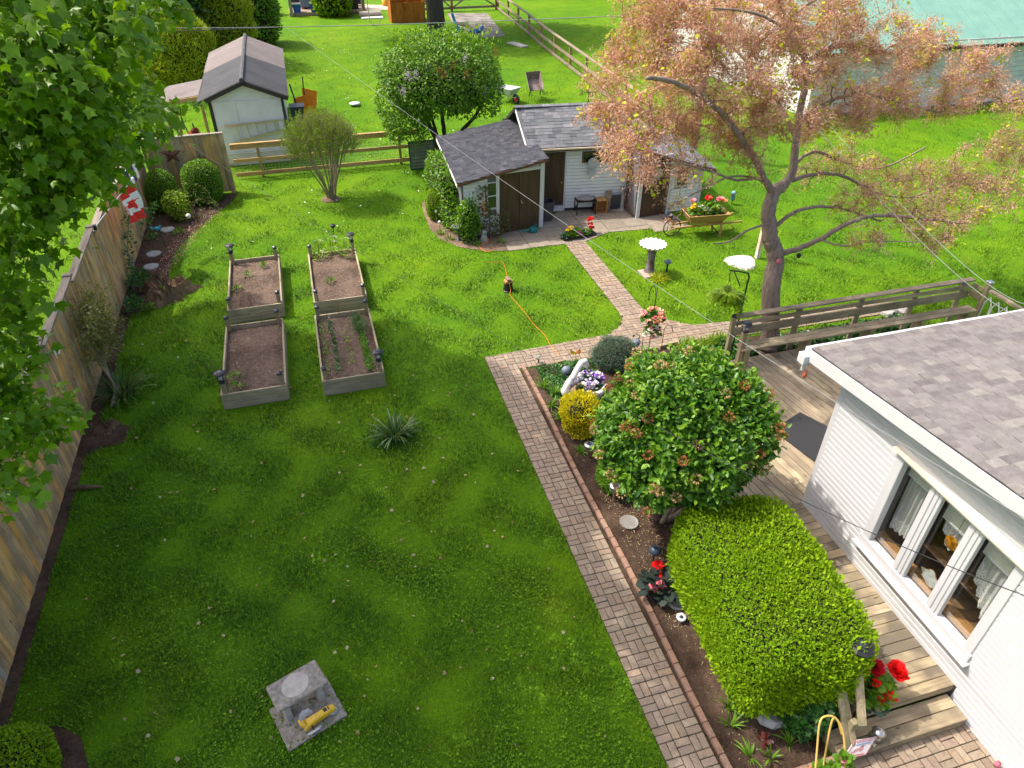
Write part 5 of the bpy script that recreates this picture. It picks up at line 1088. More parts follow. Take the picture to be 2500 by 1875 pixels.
# climber on the left wall of the shed, vine on its front
shrub('climbing_shrub', 'glossy dark green climber covering the left wall of the garden shed', (3.85,20.9,.75), (.42,1.9,.95), 9000, .085, 'lilac', 'oval', 2.3, .24, .18, 11, -.9, up=.2)
shrub('climbing_shrub', 'leafy climber at the left front corner of the garden shed', (4.05,18.66,.60), (.32,.30,.70), 1700, .085, 'lilac', 'oval', 2.0, .34, .3, 12, -.9, up=.2, corek=.5)
vn = plantroot('wall_vine', 'reddish vine climbing the shed front under the small window', 'vine', (4.8,18.75,0)); W_ = Wood(); W_.limb([(4.7,18.7,0),(4.7,18.75,.6),(4.62,18.8,1.2),(4.6,18.8,1.6)], .03, .015)
T = np.stack([RNG.uniform(4.35,5.35,240), RNG.uniform(18.68,18.86,240), RNG.uniform(.1,1.55,240)], 1); T = T[(T[:,2] < .75) | (T[:,0] < 4.75)]; W_.grow(T, .004, .5, 0, .12); P, D = along(W_.tips(), 3.4, .05); n = len(P)
obj('stems', W_.mesh(), MATS['twig'], vn, world=True); foliage(vn, 'foliage', P, rdir(n)+np.array([0,-.3,-.3]), rdir(n)*.5+np.array([0,-.8,.5]), RNG.uniform(.05,.10,n), 'oval', MATS['vine'], rnd=dirty(n,0))
# creeper hanging on the fence
cr = plantroot('fence_creeper', 'old woody creeper leaning against the left fence', 'shrub', (-4.8,13.6,0)); W_ = Wood()
for i in range(7): W_.limb([(-4.72+.05*i,13.05+.06*i,.02),(-4.6-.02*i,13.3+.05*i,.35),(-4.85,13.7+.10*i,.8),(-4.95,13.9+.12*i,1.3),(-4.98,13.85+.16*i,1.75)], .03, .012)
T = np.stack([RNG.uniform(-5.0,-4.45,420), RNG.normal(14.1,.42,420), RNG.uniform(.75,1.95,420)], 1); W_.grow(T, .005, .5, .03, .14); P, D = along(W_.tips(), 11, .06); n = len(P)
obj('stems', W_.mesh(0,6), MATS['paletwig'], cr, world=True, smooth=True); obj('twigs', W_.mesh(1,n1=3), MATS['paletwig'], cr, world=True); foliage(cr, 'foliage', P, D+rdir(n)*.6, rdir(n), RNG.uniform(.04,.075,n), 'dia', MATS['drygreen'], rnd=dirty(n,0)*.9)
# ---------------------------------------------------------------- cedars and far trees
shrub('cedar', 'rounded yellow green cedar behind the white shed', (-5.1,38.2,1.7), (1.65,1.6,1.75), 30000, .16, 'cedar', 'sliver', 2.3, .14, .12, 13, -.9, up=.6, cat='tree')
shrub('cedar', 'taller yellow green cedar standing behind the rounded cedar', (-3.9,44.5,2.2), (2.0,2.0,2.6), 30000, .2, 'cedar', 'sliver', 2.2, .14, .13, 14, -.9, up=.6, cat='tree')
shrub('cedar', 'dark green cedar at the top edge beside the teal tarp', (-1.9,48.5,1.8), (1.5,1.5,2.4), 6000, .2, 'boxwood', 'dia', 2.2, .12, .13, 15, -.9, up=.5, cat='tree')
def fartree(label, base, h, r, limbs, blobs, mat, n, size, group=None):
    t = plantroot('broad_tree', label, 'tree', base, group); W_ = Wood(); W_.limb([base,(base[0],base[1],h*.5),(base[0]+.2,base[1],h)], r, r*.7)
    for L_ in limbs: W_.limb(L_, r*.45, r*.15)
    PP = []; OO = []
    for i, (c, rr, k) in enumerate(blobs): P, O = shell(int(n*k), c, rr, .25, .16, i+int(base[1]), 2.0, -1, 3); PP.append(P); OO.append(O)
    P = np.concatenate(PP); O = np.concatenate(OO); m_ = len(P); U, Wd = leaf_dirs(m_, O, -.1, .5, .9, .6); foliage(t, 'crown', P, U, Wd, RNG.uniform(.7,1.3,m_)*size, 'oval', MATS[mat], rnd=dirty(m_,0)); W_.grow(P[::90], .02, .5, .03); obj('trunk', W_.mesh(0), MATS['darkbark'], t, world=True, smooth=True); obj('twigs', W_.mesh(1), MATS['darkbark'], t, world=True); return t
fartree('shady tree with dark trunk standing beyond the fence at the upper left', (-9.2,40.4,0), 5, .42, [[(-9.2,40.4,3),(-7.4,40,3.6),(-6,40,3.4)],[(-9.2,40.4,1.9),(-8.3,41,1.0),(-7.4,41.2,.9),(-7.2,41.2,1.8)]], [((-6.6,42,4.3),(3.2,3,2.6),1),((-9,42,6),(4,4,3),1),((-4.6,44,4.6),(2.4,2.4,2.4),.7),((-8.5,44,3.2),(2.5,2,1.6),.5)], 'darkleaf', 5200, .26)
fartree('thick trunked tree in front of the orange cabinet on the far lawn', (9.05,49.2,0), 5.5, .62, [[(9.05,49.2,2.0),(7.8,49,2.9),(6.6,48.6,3.8)],[(9.05,49.2,4),(11,49,6),(13,49,7)]], [((8.5,49,8.5),(5.5,5,3.2),1.2),((5.0,48.5,7),(3.5,3.5,2.6),.7),((12.5,49.5,7.5),(4,4,2.8),.8)], 'darkleaf', 5200, .34)
fartree('dark evergreen mass at the top behind the blossom tree', (27,66,0), 4, .4, [], [((24,66,2.6),(4.5,3,2.7),1),((31,66,3),(5,3,3.2),1)], 'darkleaf', 5000, .35)
# bushy rough grass near the wheelbarrows
P, d = ground_points(60000, seed=5); ok = inpoly(P[:,0], P[:,1], [(8.414,32.24,0),(9.237,34.243,0),(10.461,34.755,0),(11.339,33.951,0),(11.898,32.975,0),(11.363,31.437,0),(9.251,32.012,0),(9.095,31.93,0)]); P = np.repeat(P[ok], 5, 0); n = len(P)
P = P+RNG.normal(size=P.shape)*np.array([.1,.1,0]); A = RNG.uniform(0,6.28,n); U = np.stack([np.cos(A)*.5,np.sin(A)*.5,np.ones(n)],1); Wd = np.stack([np.cos(A),np.sin(A),-.5*np.ones(n)],1)
tag(link('rough_grass', leafmesh('rough_grass', P, U, Wd, RNG.uniform(.12,.3,n), 'blade', MATS['lime'])), 'rough longer grass around the two wheelbarrows', 'grass', kind='stuff')

# ================================================================ raised beds
MATS['bedwood'] = wood('bed_board', [(.38,.30,.20),(.44,.35,.23),(.34,.28,.20),(.41,.32,.21)], 0, 14, .85, stain=(.26,.22,.14,1))
MATS['bedwoody'] = wood('bed_board_side', [(.38,.30,.20),(.44,.35,.23),(.34,.28,.20),(.41,.32,.21)], 1, 14, .85, stain=(.26,.22,.14,1))
MATS['bedpost'] = wood('bed_post', [(.36,.26,.14),(.31,.235,.135),(.28,.225,.15)], 2, 14, .85, rnd=True)
MATS['bluecap'] = plain('black_post_cap', (.03,.036,.05), .35, var=.2)
def raised_bed(label, x, y, rz, w_=1.28, l_=2.72, dark=False):
    t = thing('raised_bed', label, 'raised bed', (x,y,0), rz, 'timber raised beds on the lawn'); h = .19
    for k in (0, 1):
        for s_ in (-1, 1):
            obj('board', MB().box((0,0,0), (w_,.04,h-.006)), MATS['bedwood'], t, bevel=.004, loc=(0, s_*(l_/2-.02), h*(k+.5)+.003))
            obj('board', MB().box((0,0,0), (.04,l_-.085,h-.006)), MATS['bedwoody'], t, bevel=.004, loc=(s_*(w_/2-.02), 0, h*(k+.5)+random.uniform(-.004,.008)))
    for sx_ in (-1, 1):
        for sy_ in (-1, 1):
            px_, py_ = sx_*(w_/2-.085), sy_*(l_/2-.09)
            p_ = obj('post', MB().box((0,0,.31), (.085,.085,.62)), MATS['bedpost'], t, bevel=.004, loc=(px_,py_,0)); p_.rotation_euler = (random.uniform(-.03,.03), random.uniform(-.03,.03), random.uniform(-.06,.06))
            obj('post_cap', MB().box((0,0,.635), (.10,.10,.04)).lathe([(.07,.655),(.055,.668),(.005,.69)], (0,0,0), 4), MATS['bluecap'], p_, bevel=.003).rotation_euler.z = 0
    g = MB(); n, m_ = 18, 36; vs = []
    for j in range(m_+1):
        for i in range(n+1):
            e = min(i, n-i)/3; q = min(j, m_-j)/3; e = min(1, e, q); vs.append(((i/n-.5)*(w_-.085), (j/m_-.5)*(l_-.085), .27+.045*e+RNG.normal()*.009))
    g.add(vs, [(j*(n+1)+i, j*(n+1)+i+1, (j+1)*(n+1)+i+1, (j+1)*(n+1)+i) for j in range(m_) for i in range(n)])
    obj('soil', g, MATS['bedsoil'], t, smooth=True)
    P = np.stack([RNG.uniform(-.55,.55,260), RNG.uniform(-1.25,1.25,260), np.full(260,.318)], 1); o = link('soil_chips', leafmesh('soil_chips', P, rdir(260)*np.array([1,1,.15]), np.tile([0,0,1.],(260,1)), RNG.uniform(.012,.035,260), 'dia', MATS['seed']), t); o['kind'] = 'stuff'
    return t
BEDS = [('front left raised bed of dark bare soil with a lantern at its near left corner', -1.86, 13.70, .0), ('back left raised bed of sunlit soil with a lantern at its far left corner', -1.87, 17.12, .01), ('back right raised bed with caged tomato plants along its far edge', .14, 16.96, .0), ('front right raised bed with rows of seedlings and a lettuce row', .12, 13.62, -.0)]
for lb, x, y, rz in BEDS: raised_bed(lb, x, y, rz)
# lanterns on posts
m, t, b = nodes('lamp_glass'); b.inputs['Base Color'].default_value = (.75,.78,.8,1); b.inputs['Roughness'].default_value = .12; b.inputs['Alpha'].default_value = .45; MATS['lampglass'] = m
MATS['solar'] = plain('solar_cell', (.02,.025,.045), .15, spec=.8)
def lantern(label, loc, s_=1.0, rz=0):
    t = thing('solar_lantern', label, 'lantern', loc, rz, 'black solar lanterns on posts')
    obj('base', MB().lathe([(.075*s_,0),(.075*s_,.03*s_),(.05*s_,.045*s_)], (0,0,0), 4), MATS['black'], t)
    obj('glass', MB().lathe([(.05*s_,.04*s_),(.075*s_,.17*s_)], (0,0,0), 4), MATS['lampglass'], t)
    f = MB()
    for k in range(4): a = k*math.pi/2; f.beam((.052*s_*math.cos(a),.052*s_*math.sin(a),.04*s_),(.077*s_*math.cos(a),.077*s_*math.sin(a),.17*s_),.01,.01)
    obj('frame', f, MATS['black'], t)
    r_ = obj('roof', MB().lathe([(.115*s_,.165*s_),(.125*s_,.185*s_),(.10*s_,.205*s_),(.055*s_,.22*s_)], (0,0,0), 8), MATS['black'], t)
    obj('solar_cell', MB().box((0,0,.223*s_), (.07*s_,.07*s_,.006)), MATS['solar'], r_)
    return t
for lb, loc in (('black solar lantern on the near left post of the front left raised bed', (-2.415,12.43,.66)), ('black solar lantern on the far left post of the back left raised bed', (-2.42,18.38,.66)), ('black solar lantern on the far right post of the back right raised bed', (.69,18.23,.66)), ('black solar lantern on the near right post of the front right raised bed', (.675,12.35,.66)), ('black solar lantern on the front end post of the deck bench', (8.0,10.5,1.21))): lantern(lb, loc, 1.0, .78)
# stakes and seedlings
MATS['stick'] = plain('garden_stick', (.22,.12,.07), .8)
for i, (x, y, z, lb) in enumerate([(-1.98,18.45,.26,'thin stick at the far edge of the back left raised bed'),(-2.2,18.4,.18,'short stick beside the far left lantern post'),(-2.2,16.0,.2,'stick at the near edge of the back left raised bed'),(-1.95,15.98,.22,'second stick at the near edge of the back left raised bed'),(-2.2,14.9,.22,'stick at the far edge of the front left raised bed'),(-1.7,14.95,.30,'taller stick at the far edge of the front left raised bed'),(-2.22,13.35,.42,'rusty leaning stick in the soil of the front left raised bed'),(0.05,14.85,.34,'dark stick at the far edge of the front right raised bed'),(-.25,14.8,.2,'short stick at the far left of the front right raised bed'),(.35,14.9,.18,'short stick near the far right post of the front right raised bed')]):
    tag(obj('garden_stake', MB().tube([(0,0,.0),((i%3-1)*.03,.02,z)], .008, 5), MATS['stick'], loc=(x,y,.3)), lb, 'stake', 'sticks in the raised beds')
def seedling(label, c, n, r, size, mat, shape='oval', h=.10, group=None, name='seedling'):
    t = plantroot(name, label, 'plant', (c[0],c[1],c[2]), group); D = rdir(n); D[:,2] = np.abs(D[:,2]); P = np.array(c)+D*np.array([r,r,h])*np.cbrt(RNG.random(n))[:,None]
    foliage(t, 'foliage', P, D+rdir(n)*.4+np.array([0,0,.2]), rdir(n)*.4+np.array([0,0,1]), RNG.uniform(.7,1.2,n)*size, shape, MATS[mat], rnd=dirty(n,0)); obj('stem', MB().tube([c,(c[0],c[1],c[2]+h*.8)], .006, 4), MATS['stick'], t, world=True); return t
for x, y, r, lb in ((-2.05,17.55,.11,'small seedling near the middle of the back left raised bed'),(-1.62,17.95,.09,'small seedling at the far right of the back left raised bed'),(-2.3,16.85,.11,'small pale seedling at the left side of the back left raised bed'),(-.02,16.62,.11,'small seedling near the front of the back right raised bed'),(-2.27,12.95,.14,'leafy seedling at the left side of the front left raised bed'),(-2.2,12.6,.15,'bushier seedling behind the lantern of the front left raised bed')): seedling(lb, (x,y,.31), 34, r, .075, 'fresh', h=.13, group='seedlings in the raised beds')
cg = MATS['blackmetal']
for x, y, lb in ((-.18,18.05,'left tomato plant in a wire cage'),(.20,18.2,'middle tomato plant in a wire cage'),(.52,18.0,'right tomato plant in a wire cage')):
    t = seedling(lb, (x,y,.31), 60, .17, .09, 'lime', h=.42, group='tomato plants in wire cages', name='tomato_plant'); g = MB()
    for k in range(4): a = k*1.57; g.tube([(x+.09*math.cos(a),y+.09*math.sin(a),.3),(x+.15*math.cos(a),y+.15*math.sin(a),.85)], .003, 3)
    for z, r in ((.5,.11),(.8,.145)): g.tube([(x+r*math.cos(k*.524),y+r*math.sin(k*.524),z) for k in range(13)], .003, 3)
    obj('cage', g, MATS['silver'], t, world=True)
def row(label, a, b_, n, wd, size, mat, shape='oval', hh=.06):
    t = plantroot('seedling_row', label, 'plant row', ((a[0]+b_[0])/2,(a[1]+b_[1])/2,.31), 'rows of seedlings in the front right bed'); k = RNG.random(n); c = np.round(k*n/9)/(n/9); P = np.array(a)[None]*(1-c[:,None])+np.array(b_)[None]*c[:,None]; P = np.concatenate([P, np.full((n,1),.315)],1)+RNG.normal(size=(n,3))*np.array([wd,.03,0])+np.array([0,0,1])*(RNG.random(n)*hh)[:,None]
    foliage(t, 'foliage', P, rdir(n)+np.array([0,0,.5]), rdir(n)*.4+np.array([0,0,1]), RNG.uniform(.7,1.2,n)*size, shape, MATS[mat], rnd=dirty(n,0))
row('dense bright green lettuce row along the right side of the bed', (.47,13.9), (.50,12.5), 520, .035, .065, 'fresh'); row('thin grassy onion row behind the lettuce', (.42,14.75), (.46,14.0), 260, .06, .22, 'strap', 'needle', .03)
row('leftmost faint row of seedlings in the bed', (-.38,14.7), (-.36,12.55), 120, .03, .05, 'fresh'); row('second row of seedlings from the left in the bed', (-.2,14.75), (-.15,12.6), 190, .03, .06, 'cover'); row('sparse middle row of seedlings in the bed', (.12,14.4), (.14,12.7), 60, .03, .055, 'lime')
sl_ = thing('stake_light', 'black solar light on a thin stake behind the back right raised bed', 'garden light', (.29,19.4,0)); obj('stake', MB().tube([(0,0,0),(0,0,.6)], .01, 5), MATS['blackmetal'], sl_); obj('lamp_head', MB().lathe([(.03,.56),(.075,.62),(.08,.66),(.05,.67)], (0,0,0), 12), MATS['black'], sl_, smooth=True); obj('sensor', MB().lathe([(.035,.1),(.04,.14),(.03,.17)], (0,0,0), 10), MATS['silver'], sl_, smooth=True)
# ================================================================ stumps and stones in the fence bed
MATS['stump'] = wood('rotten_wood', [(.17,.10,.06),(.22,.14,.08)], 2, 12, .95, rnd=False, knots=False, bmp=1.2, stain=(.10,.065,.04,1)); 
def stump(name, label, c, r, h, hollow, seed):
    g = MB(); rg = np.random.default_rng(seed); n = 64; ph = rg.random(5)*6.28
    w1 = lambda a: 1+.16*math.sin(3*a+ph[0])+.10*math.sin(7*a+ph[1])+.05*math.sin(13*a+ph[2]); tp = lambda a: .72+.28*math.sin(2*a+ph[3])+.16*math.sin(9*a+ph[4])+.1*math.sin(17*a)
    rings = [(1.35,0,0),(1.05,.35,0),(.96,.75,.5),(.90,1,1),(.80,.97,1),(.55 if hollow else .4,.82 if not hollow else .55,.7),(.30,.8 if not hollow else .15,.2),(.02,.8 if not hollow else .1,0)]
    vs = []
    for rr, zz, k in rings:
        for j in range(n):
            a = 2*math.pi*j/n; q = w1(a)*(1+rg.normal()*.06); vs.append((c[0]+r*rr*q*math.cos(a), c[1]+r*rr*q*.92*math.sin(a), max(0, h*zz*(1-k+k*tp(a)))+rg.normal()*.03*(zz > 0)))
    g.add(vs, [(i*n+j, i*n+(j+1)%n, (i+1)*n+(j+1)%n, (i+1)*n+j) for i in range(len(rings)-1) for j in range(n)])
    return tag(obj(name, g, MATS['stump']), label, 'stump')
st_ = stump('hollow_stump', 'large hollow rotten tree stump at the lawn edge by the fence', (-4.08,17.75), .46, .40, True, 3); stump('low_stump', 'low cut stump beside the strappy clump at the fence', (-4.72,12.35), .20, .13, False, 5)
tag(obj('root_log', MB().tube([(-5.0,10.72,.03),(-4.75,10.66,.05),(-4.5,10.62,.03)], [.05,.045,.02], 7), MATS['stump']), 'short woody root lying on the grass beside the fence', 'root')
seedling('green sprout growing inside the hollow stump', (-4.15,17.65,.15), 20, .07, .06, 'fresh', h=.15)
MATS['stone'] = plain('grey_stone', (.30,.29,.27), .85, var=.3, scale=9, bmp=.4)
for (p, lb) in (((-4.471,21.803,0),'farthest round stepping stone in the fence bed'),((-4.681,20.179,0),'middle round stepping stone in the fence bed'),((-4.659,19.363,0),'nearest round stepping stone in the fence bed beside the hollow stump')):
    tag(obj('stepping_stone', MB().lathe([(.18,0),(.20,.03),(.18,.05),(.02,.052)], (p[0],p[1],.02), 18, wob=lambda a,z: 1+.05*math.sin(3*a)), MATS['stone'], smooth=False), lb, 'stone', 'round stepping stones in the fence bed')
bs = thing('bird_stake', 'turquoise bird ornament on a dark stake in the fence bed', 'ornament', (-4.42,20.35,0)); MATS['teal'] = plain('turquoise_paint', (.02,.28,.42), .35); g = MB(); g.ball((0,0,.70),(.09,.06,.055)).ball((.075,0,.745),(.04,.036,.036)).beam((-.08,0,.71),(-.17,0,.76),.05,.012)
obj('bird', g, MATS['teal'], bs, smooth=True); obj('stake', MB().tube([(.12,-.1,0),(0,0,.66)], .01, 5), MATS['blackmetal'], bs)
gb = thing('globe_light', 'white globe light on a short black stand at the fence bed edge', 'garden light', (-3.80,21.85,0)); obj('globe', MB().ball((0,0,.38), .075, 14, 8), plain('frosted_white', (.72,.66,.60), .3), gb, smooth=True); obj('stake', MB().tube([(0,0,0),(0,0,.32)], .012, 5).box((.03,0,.02),(.14,.1,.03)), MATS['blackmetal'], gb)
def climber(label, pts, n, spread, size, mat, shape='oval', group=None):
    t = plantroot('fence_climber', label, 'climber', tuple(pts[0]), group); W2 = Wood(); W2.limb(pts, .012, .006); obj('stem', W2.mesh(n0=5), MATS['twig'], t, world=True); Q = np.array(W2.P); P = Q[RNG.integers(0, len(Q), n)]+RNG.normal(size=(n,3))*spread
    foliage(t, 'foliage', P, rdir(n)+np.array([.3,0,-.1]), rdir(n)*.5+np.array([.5,-.2,.7]), RNG.uniform(.7,1.2,n)*size, shape, MATS[mat], rnd=dirty(n,0)); return t
climber('leafy vine trailing down the fence below the red and white flag', [(-4.95,18.7,.05),(-4.98,18.9,.7),(-4.95,19.6,1.1),(-4.9,20.4,1.35)], 190, .07, .10, 'cover', group='climbing plants on the left fence'); climber('leafy vine branch on the fence near the yellow shrub', [(-4.9,21.2,.05),(-4.85,21.3,.6),(-4.6,21.6,.9)], 130, .09, .10, 'viburnum', group='climbing plants on the left fence')
for (c, n, r, h, lb) in (((-4.75,18.15,.02),420,.34,.55,'leafy green perennial against the fence behind the stump'),((-4.72,16.95,.02),230,.25,.42,'leafy perennial in front of the hollow stump'),((-4.42,16.95,.02),60,.14,.16,'low seedling beside the hollow stump'),((-4.1,21.4,.02),50,.14,.2,'small tuft of perennial in the mulch by the globe light')): seedling(lb, c, n, r, .085, 'fresh' if n < 100 else 'cover', h=h, name='perennial', group='perennials in the fence bed')
def strapclump(name, label, c, n, ln, r, mat='strap', up=1.0, spread=.75, group=None):
    t = plantroot(name, label, 'plant', (c[0],c[1],0), group); A = RNG.uniform(0,6.283,n); k = RNG.uniform(.2,1.1,n)*spread; P = np.array(c)+np.stack([np.cos(A)*r*RNG.random(n), np.sin(A)*r*RNG.random(n), np.zeros(n)],1)
    l_ = RNG.uniform(.55,1.1,n)*ln; V3 = []; F3 = []; rr = []
    for i in range(n):       # arching ribbon leaves
        d = np.array([math.cos(A[i]), math.sin(A[i])]); s_ = np.array([-d[1], d[0]]); b0 = len(V3); q = RNG.random()
        for j in range(5):
            u = j/4; o_ = d*k[i]*l_[i]*u**1.3; z = l_[i]*(up*u-.75*k[i]*u*u*1.1); wv = .013*(1-u)**.5+.001
            for s2 in (-1, 1): V3.append((P[i,0]+o_[0]+s_[0]*wv*s2, P[i,1]+o_[1]+s_[1]*wv*s2, max(.01, P[i,2]+z))); rr.append(q)
        F3 += [(b0+2*j, b0+2*j+1, b0+2*j+3, b0+2*j+2) for j in range(4)]
    me = MB().add(V3, F3).mesh('leaves', MATS[mat], True); a_ = me.attributes.new('rnd', 'FLOAT', 'POINT'); a_.data.foreach_set('value', rr); link('leaves', me, t, True); return t
strapclump('daylily_clump', 'dense clump of grey green strappy leaves against the fence', (-4.55,13.35,0), 190, .75, .25); strapclump('iris_clump', 'clump of long strappy leaves alone in the middle of the lawn', (.70,10.55,0), 130, .62, .22)
P = np.array([.70,10.55,.0])+np.stack([RNG.normal(0,.28,900), RNG.normal(0,.24,900), np.zeros(900)],1); link('tussock', leafmesh('tussock', P, rdir(900)*.6+np.array([0,0,1]), rdir(900), RNG.uniform(.10,.2,900), 'needle', MATS['cover']), [o for o in bpy.data.objects if o.name == 'iris_clump'][0], True)
strapclump('daffodil_tuft', 'tuft of green blades at the foot of the right boxwood', (-3.0,23.9,0), 40, .32, .1)
# ================================================================ flags and ornament on the fence
MATS['red'] = plain('flag_red', (.70,.02,.02), .7, var=.05); MATS['white'] = plain('flag_white', (.82,.80,.80), .7, var=.03); MATS['navy'] = plain('flag_blue', (.02,.03,.14), .7)
fl = thing('canada_flag', 'red and white maple leaf flag hanging from a pole on the left fence', 'flag', (-5.05,17.4,2.1))
pa, pb = (-5.04,17.265,2.146), (-4.45,19.582,2.407)
obj('pole', MB().tube([pa,pb], .014, 6), MATS['silver'], fl, world=True); obj('finial', MB().ball(pb, .035, 8, 6), MATS['white'], fl, world=True, smooth=True); obj('bracket', MB().box(pa, (.06,.08,.12)), MATS['black'], fl, world=True)
PA, PB = Vector(pa), Vector(pb); h0, h1 = PA.lerp(PB,.48), PA.lerp(PB,.93); nu, nv = 36, 30; vs = []; mi = []; fs = []
leafpts = [(0,-.42),(.06,-.18),(.36,-.22),(.30,-.10),(.46,.10),(.28,.10),(.16,.02),(.20,.30),(.08,.26),(0,.46)]
def inleaf(u, v): return bool(inpoly(np.array([abs(u)]), np.array([v]), [(-.001,-.42)]+leafpts[1:-1]+[(-.001,.46)])[0])
for j in range(nv+1):
    for i in range(nu+1):
        u, v = i/nu, j/nv; p = h1.lerp(h0, v*.68)    # hoist runs down the pole
        d = Vector((.10, .02, -1.02)) ; q = p+d*u*.82+Vector((.0, (v-.5)*-.36*u, (v-.5)*.34*u)); f_ = .085*(.3+u)*math.sin(v*12+u*4)
        vs.append(q+Vector((f_, f_*.6, 0)))
g = MB(); base_fs = []; 
for j in range(nv):
    for i in range(nu):
        u, v = (i+.5)/nu, (j+.5)/nv; k = 0 if (u < .25 or u > .75) else 1
        if k == 1 and inleaf((v-.5)/.95, -(u-.5)*2.1): k = 0
        base_fs.append(((j*(nu+1)+i, j*(nu+1)+i+1, (j+1)*(nu+1)+i+1, (j+1)*(nu+1)+i), k))
g.v = [tuple(v) for v in vs]
for f_, k in base_fs: g.f.append(f_); g.m.append(k)
obj('cloth', g, [MATS['red'], MATS['white']], fl, world=True, smooth=True)
f2 = thing('blue_flag', 'dark blue and white flag half hidden by maple leaves on the left fence', 'flag', (-5.05,19.3,2.15)); pa, pb = (-5.04,19.4,2.197), (-4.5,20.449,2.58)
obj('pole', MB().tube([pa,pb], .014, 6), MATS['silver'], f2, world=True); a, c = Vector(pa).lerp(Vector(pb),.6), Vector(pb); g = MB()
for k in range(4): g.slab([a.lerp(c,k/4)+Vector((.02*(k%2),0,0)), a.lerp(c,(k+1)/4), a.lerp(c,(k+1)/4)+Vector((.03,0,-.42)), a.lerp(c,k/4)+Vector((.05,.02,-.42))], .004, mi=k % 2)
obj('cloth', g, [MATS['navy'], MATS['white']], f2, world=True)
bf = thing('butterfly_ornament', 'white butterfly ornament fixed to the left fence above the creeper', 'ornament', (-5.02,12.466,1.816)); c = Vector(bf.location)
for s_ in (-1, 1): obj('wing', MB().slab([c+Vector((.01,s_*.01,.0)),c+Vector((.05,s_*.12,.10)),c+Vector((.05,s_*.14,-.02)),c+Vector((.03,s_*.08,-.12))], .008), MATS['white'], bf, world=True)
obj('body', MB().ball(c, (.02,.02,.09), 8, 6), MATS['white'], bf, world=True)
# ================================================================ slab, concrete bench, yellow tractor sprinkler
MATS['conc'] = plain('weathered_concrete', (.25,.215,.18), .9, var=.42, scale=16, bmp=.35); MATS['conclt'] = plain('pale_concrete', (.40,.355,.315), .9, var=.2, scale=14, bmp=.2)
ps = MB(); ps.prism([(-.40,-.335),(.40,-.335),(.40,.335),(-.40,.335)], -.02, .05); SR = R(20.5)
tag(obj('concrete_slab', ps, MATS['conc'], bevel=.008, loc=(-1.20,5.385,0), rotz=SR), 'square concrete slab set in the lawn under the small concrete bench', 'slab')
cb = thing('concrete_bench', 'small grey concrete bench standing on a slab in the lawn', 'bench', (-1.25,5.52,.05), SR)
tp_ = MB(); 
obj('bench_top', MB().box((0,.05,.36), (.68,.42,.055)), MATS['conc'], cb, bevel=.015); obj('worn_disc', MB().lathe([(.17,.387),(.17,.391),(.01,.392)], (-.02,.06,0), 24, wob=lambda a,z: 1+.05*math.sin(2*a+1)), MATS['conclt'], cb)
for sx_ in (-.22, .22): obj('leg', MB().add([(sx_-.05,-.12,.0),(sx_+.05,-.12,0),(sx_+.05,.22,0),(sx_-.05,.22,0),(sx_-.035,-.08,.335),(sx_+.035,-.08,.335),(sx_+.035,.18,.335),(sx_-.035,.18,.335)], [(3,2,1,0),(4,5,6,7),(0,1,5,4),(1,2,6,5),(2,3,7,6),(3,0,4,7)]), MATS['conclt'], cb, bevel=.01)
MATS['yellow'] = plain('yellow_enamel', (.72,.43,.015), .35, var=.06, coat=.3); MATS['gearwhite'] = plain('worn_white_metal', (.55,.54,.56), .5, .2, var=.15)
tr = thing('sprinkler_tractor', 'yellow toy like travelling tractor sprinkler on the concrete slab', 'sprinkler', (-1.08,5.22,.05), SR+.05)
g = MB(); sec = [(-.19,.055,.11,.05),(-.13,.06,.15,.055),(-.02,.05,.155,.06),(.16,.05,.145,.06),(.235,.045,.12,.055),(.25,.04,.09,.05)]
vs = []
for x, hw, zt, zb in sec: vs += [(x,-hw,zb),(x,hw,zb),(x,hw,zt-.02),(x,hw*.6,zt),(x,-hw*.6,zt),(x,-hw,zt-.02)]
g.add(vs, [(6*i+j, 6*i+(j+1)%6, 6*(i+1)+(j+1)%6, 6*(i+1)+j) for i in range(5) for j in range(6)]+[(5,4,3,2,1,0),tuple(30+j for j in range(6))]); obj('body', g, MATS['yellow'], tr, bevel=.004)
obj('seat', MB().box((-.19,0,.16), (.05,.09,.02)).box((-.215,0,.19), (.02,.09,.07)), MATS['yellow'], tr, bevel=.004); obj('vent', MB().box((.12,0,.148), (.045,.05,.006)).box((.165,0,.146), (.012,.05,.006)), MATS['dark'], tr)
def gear(c, r, tilt):
    n = 32; vs = []
    for s_ in (-.008,.008):
        vs += [((r if j % 4 < 2 else r*.90)*math.cos(2*math.pi*j/n), s_, (r if j % 4 < 2 else r*.90)*math.sin(2*math.pi*j/n)) for j in range(n)]
    o = obj('wheel', MB().add(vs, [tuple(range(n-1,-1,-1)), tuple(n+j for j in range(n))]+[(j,(j+1)%n,n+(j+1)%n,n+j) for j in range(n)]), MATS['gearwhite'], tr, loc=c); o.rotation_euler = (tilt,0,0); h_ = obj('hub', MB().ball((0,-.008,0), .016, 8, 5), MATS['silver'], o); return o
gear((-.10,-.13,.095), .095, R(38)); gear((-.10,.11,.10), .095, R(-25)); obj('front_wheel', MB().tube([(.21+.05*math.cos(k*.524),-.03,.055+.05*math.sin(k*.524)) for k in range(13)], .012, 5), MATS['gearwhite'], tr); obj('axle', MB().tube([(-.10,-.14,.095),(-.10,.12,.1)], .01, 6), MATS['blackmetal'], tr)
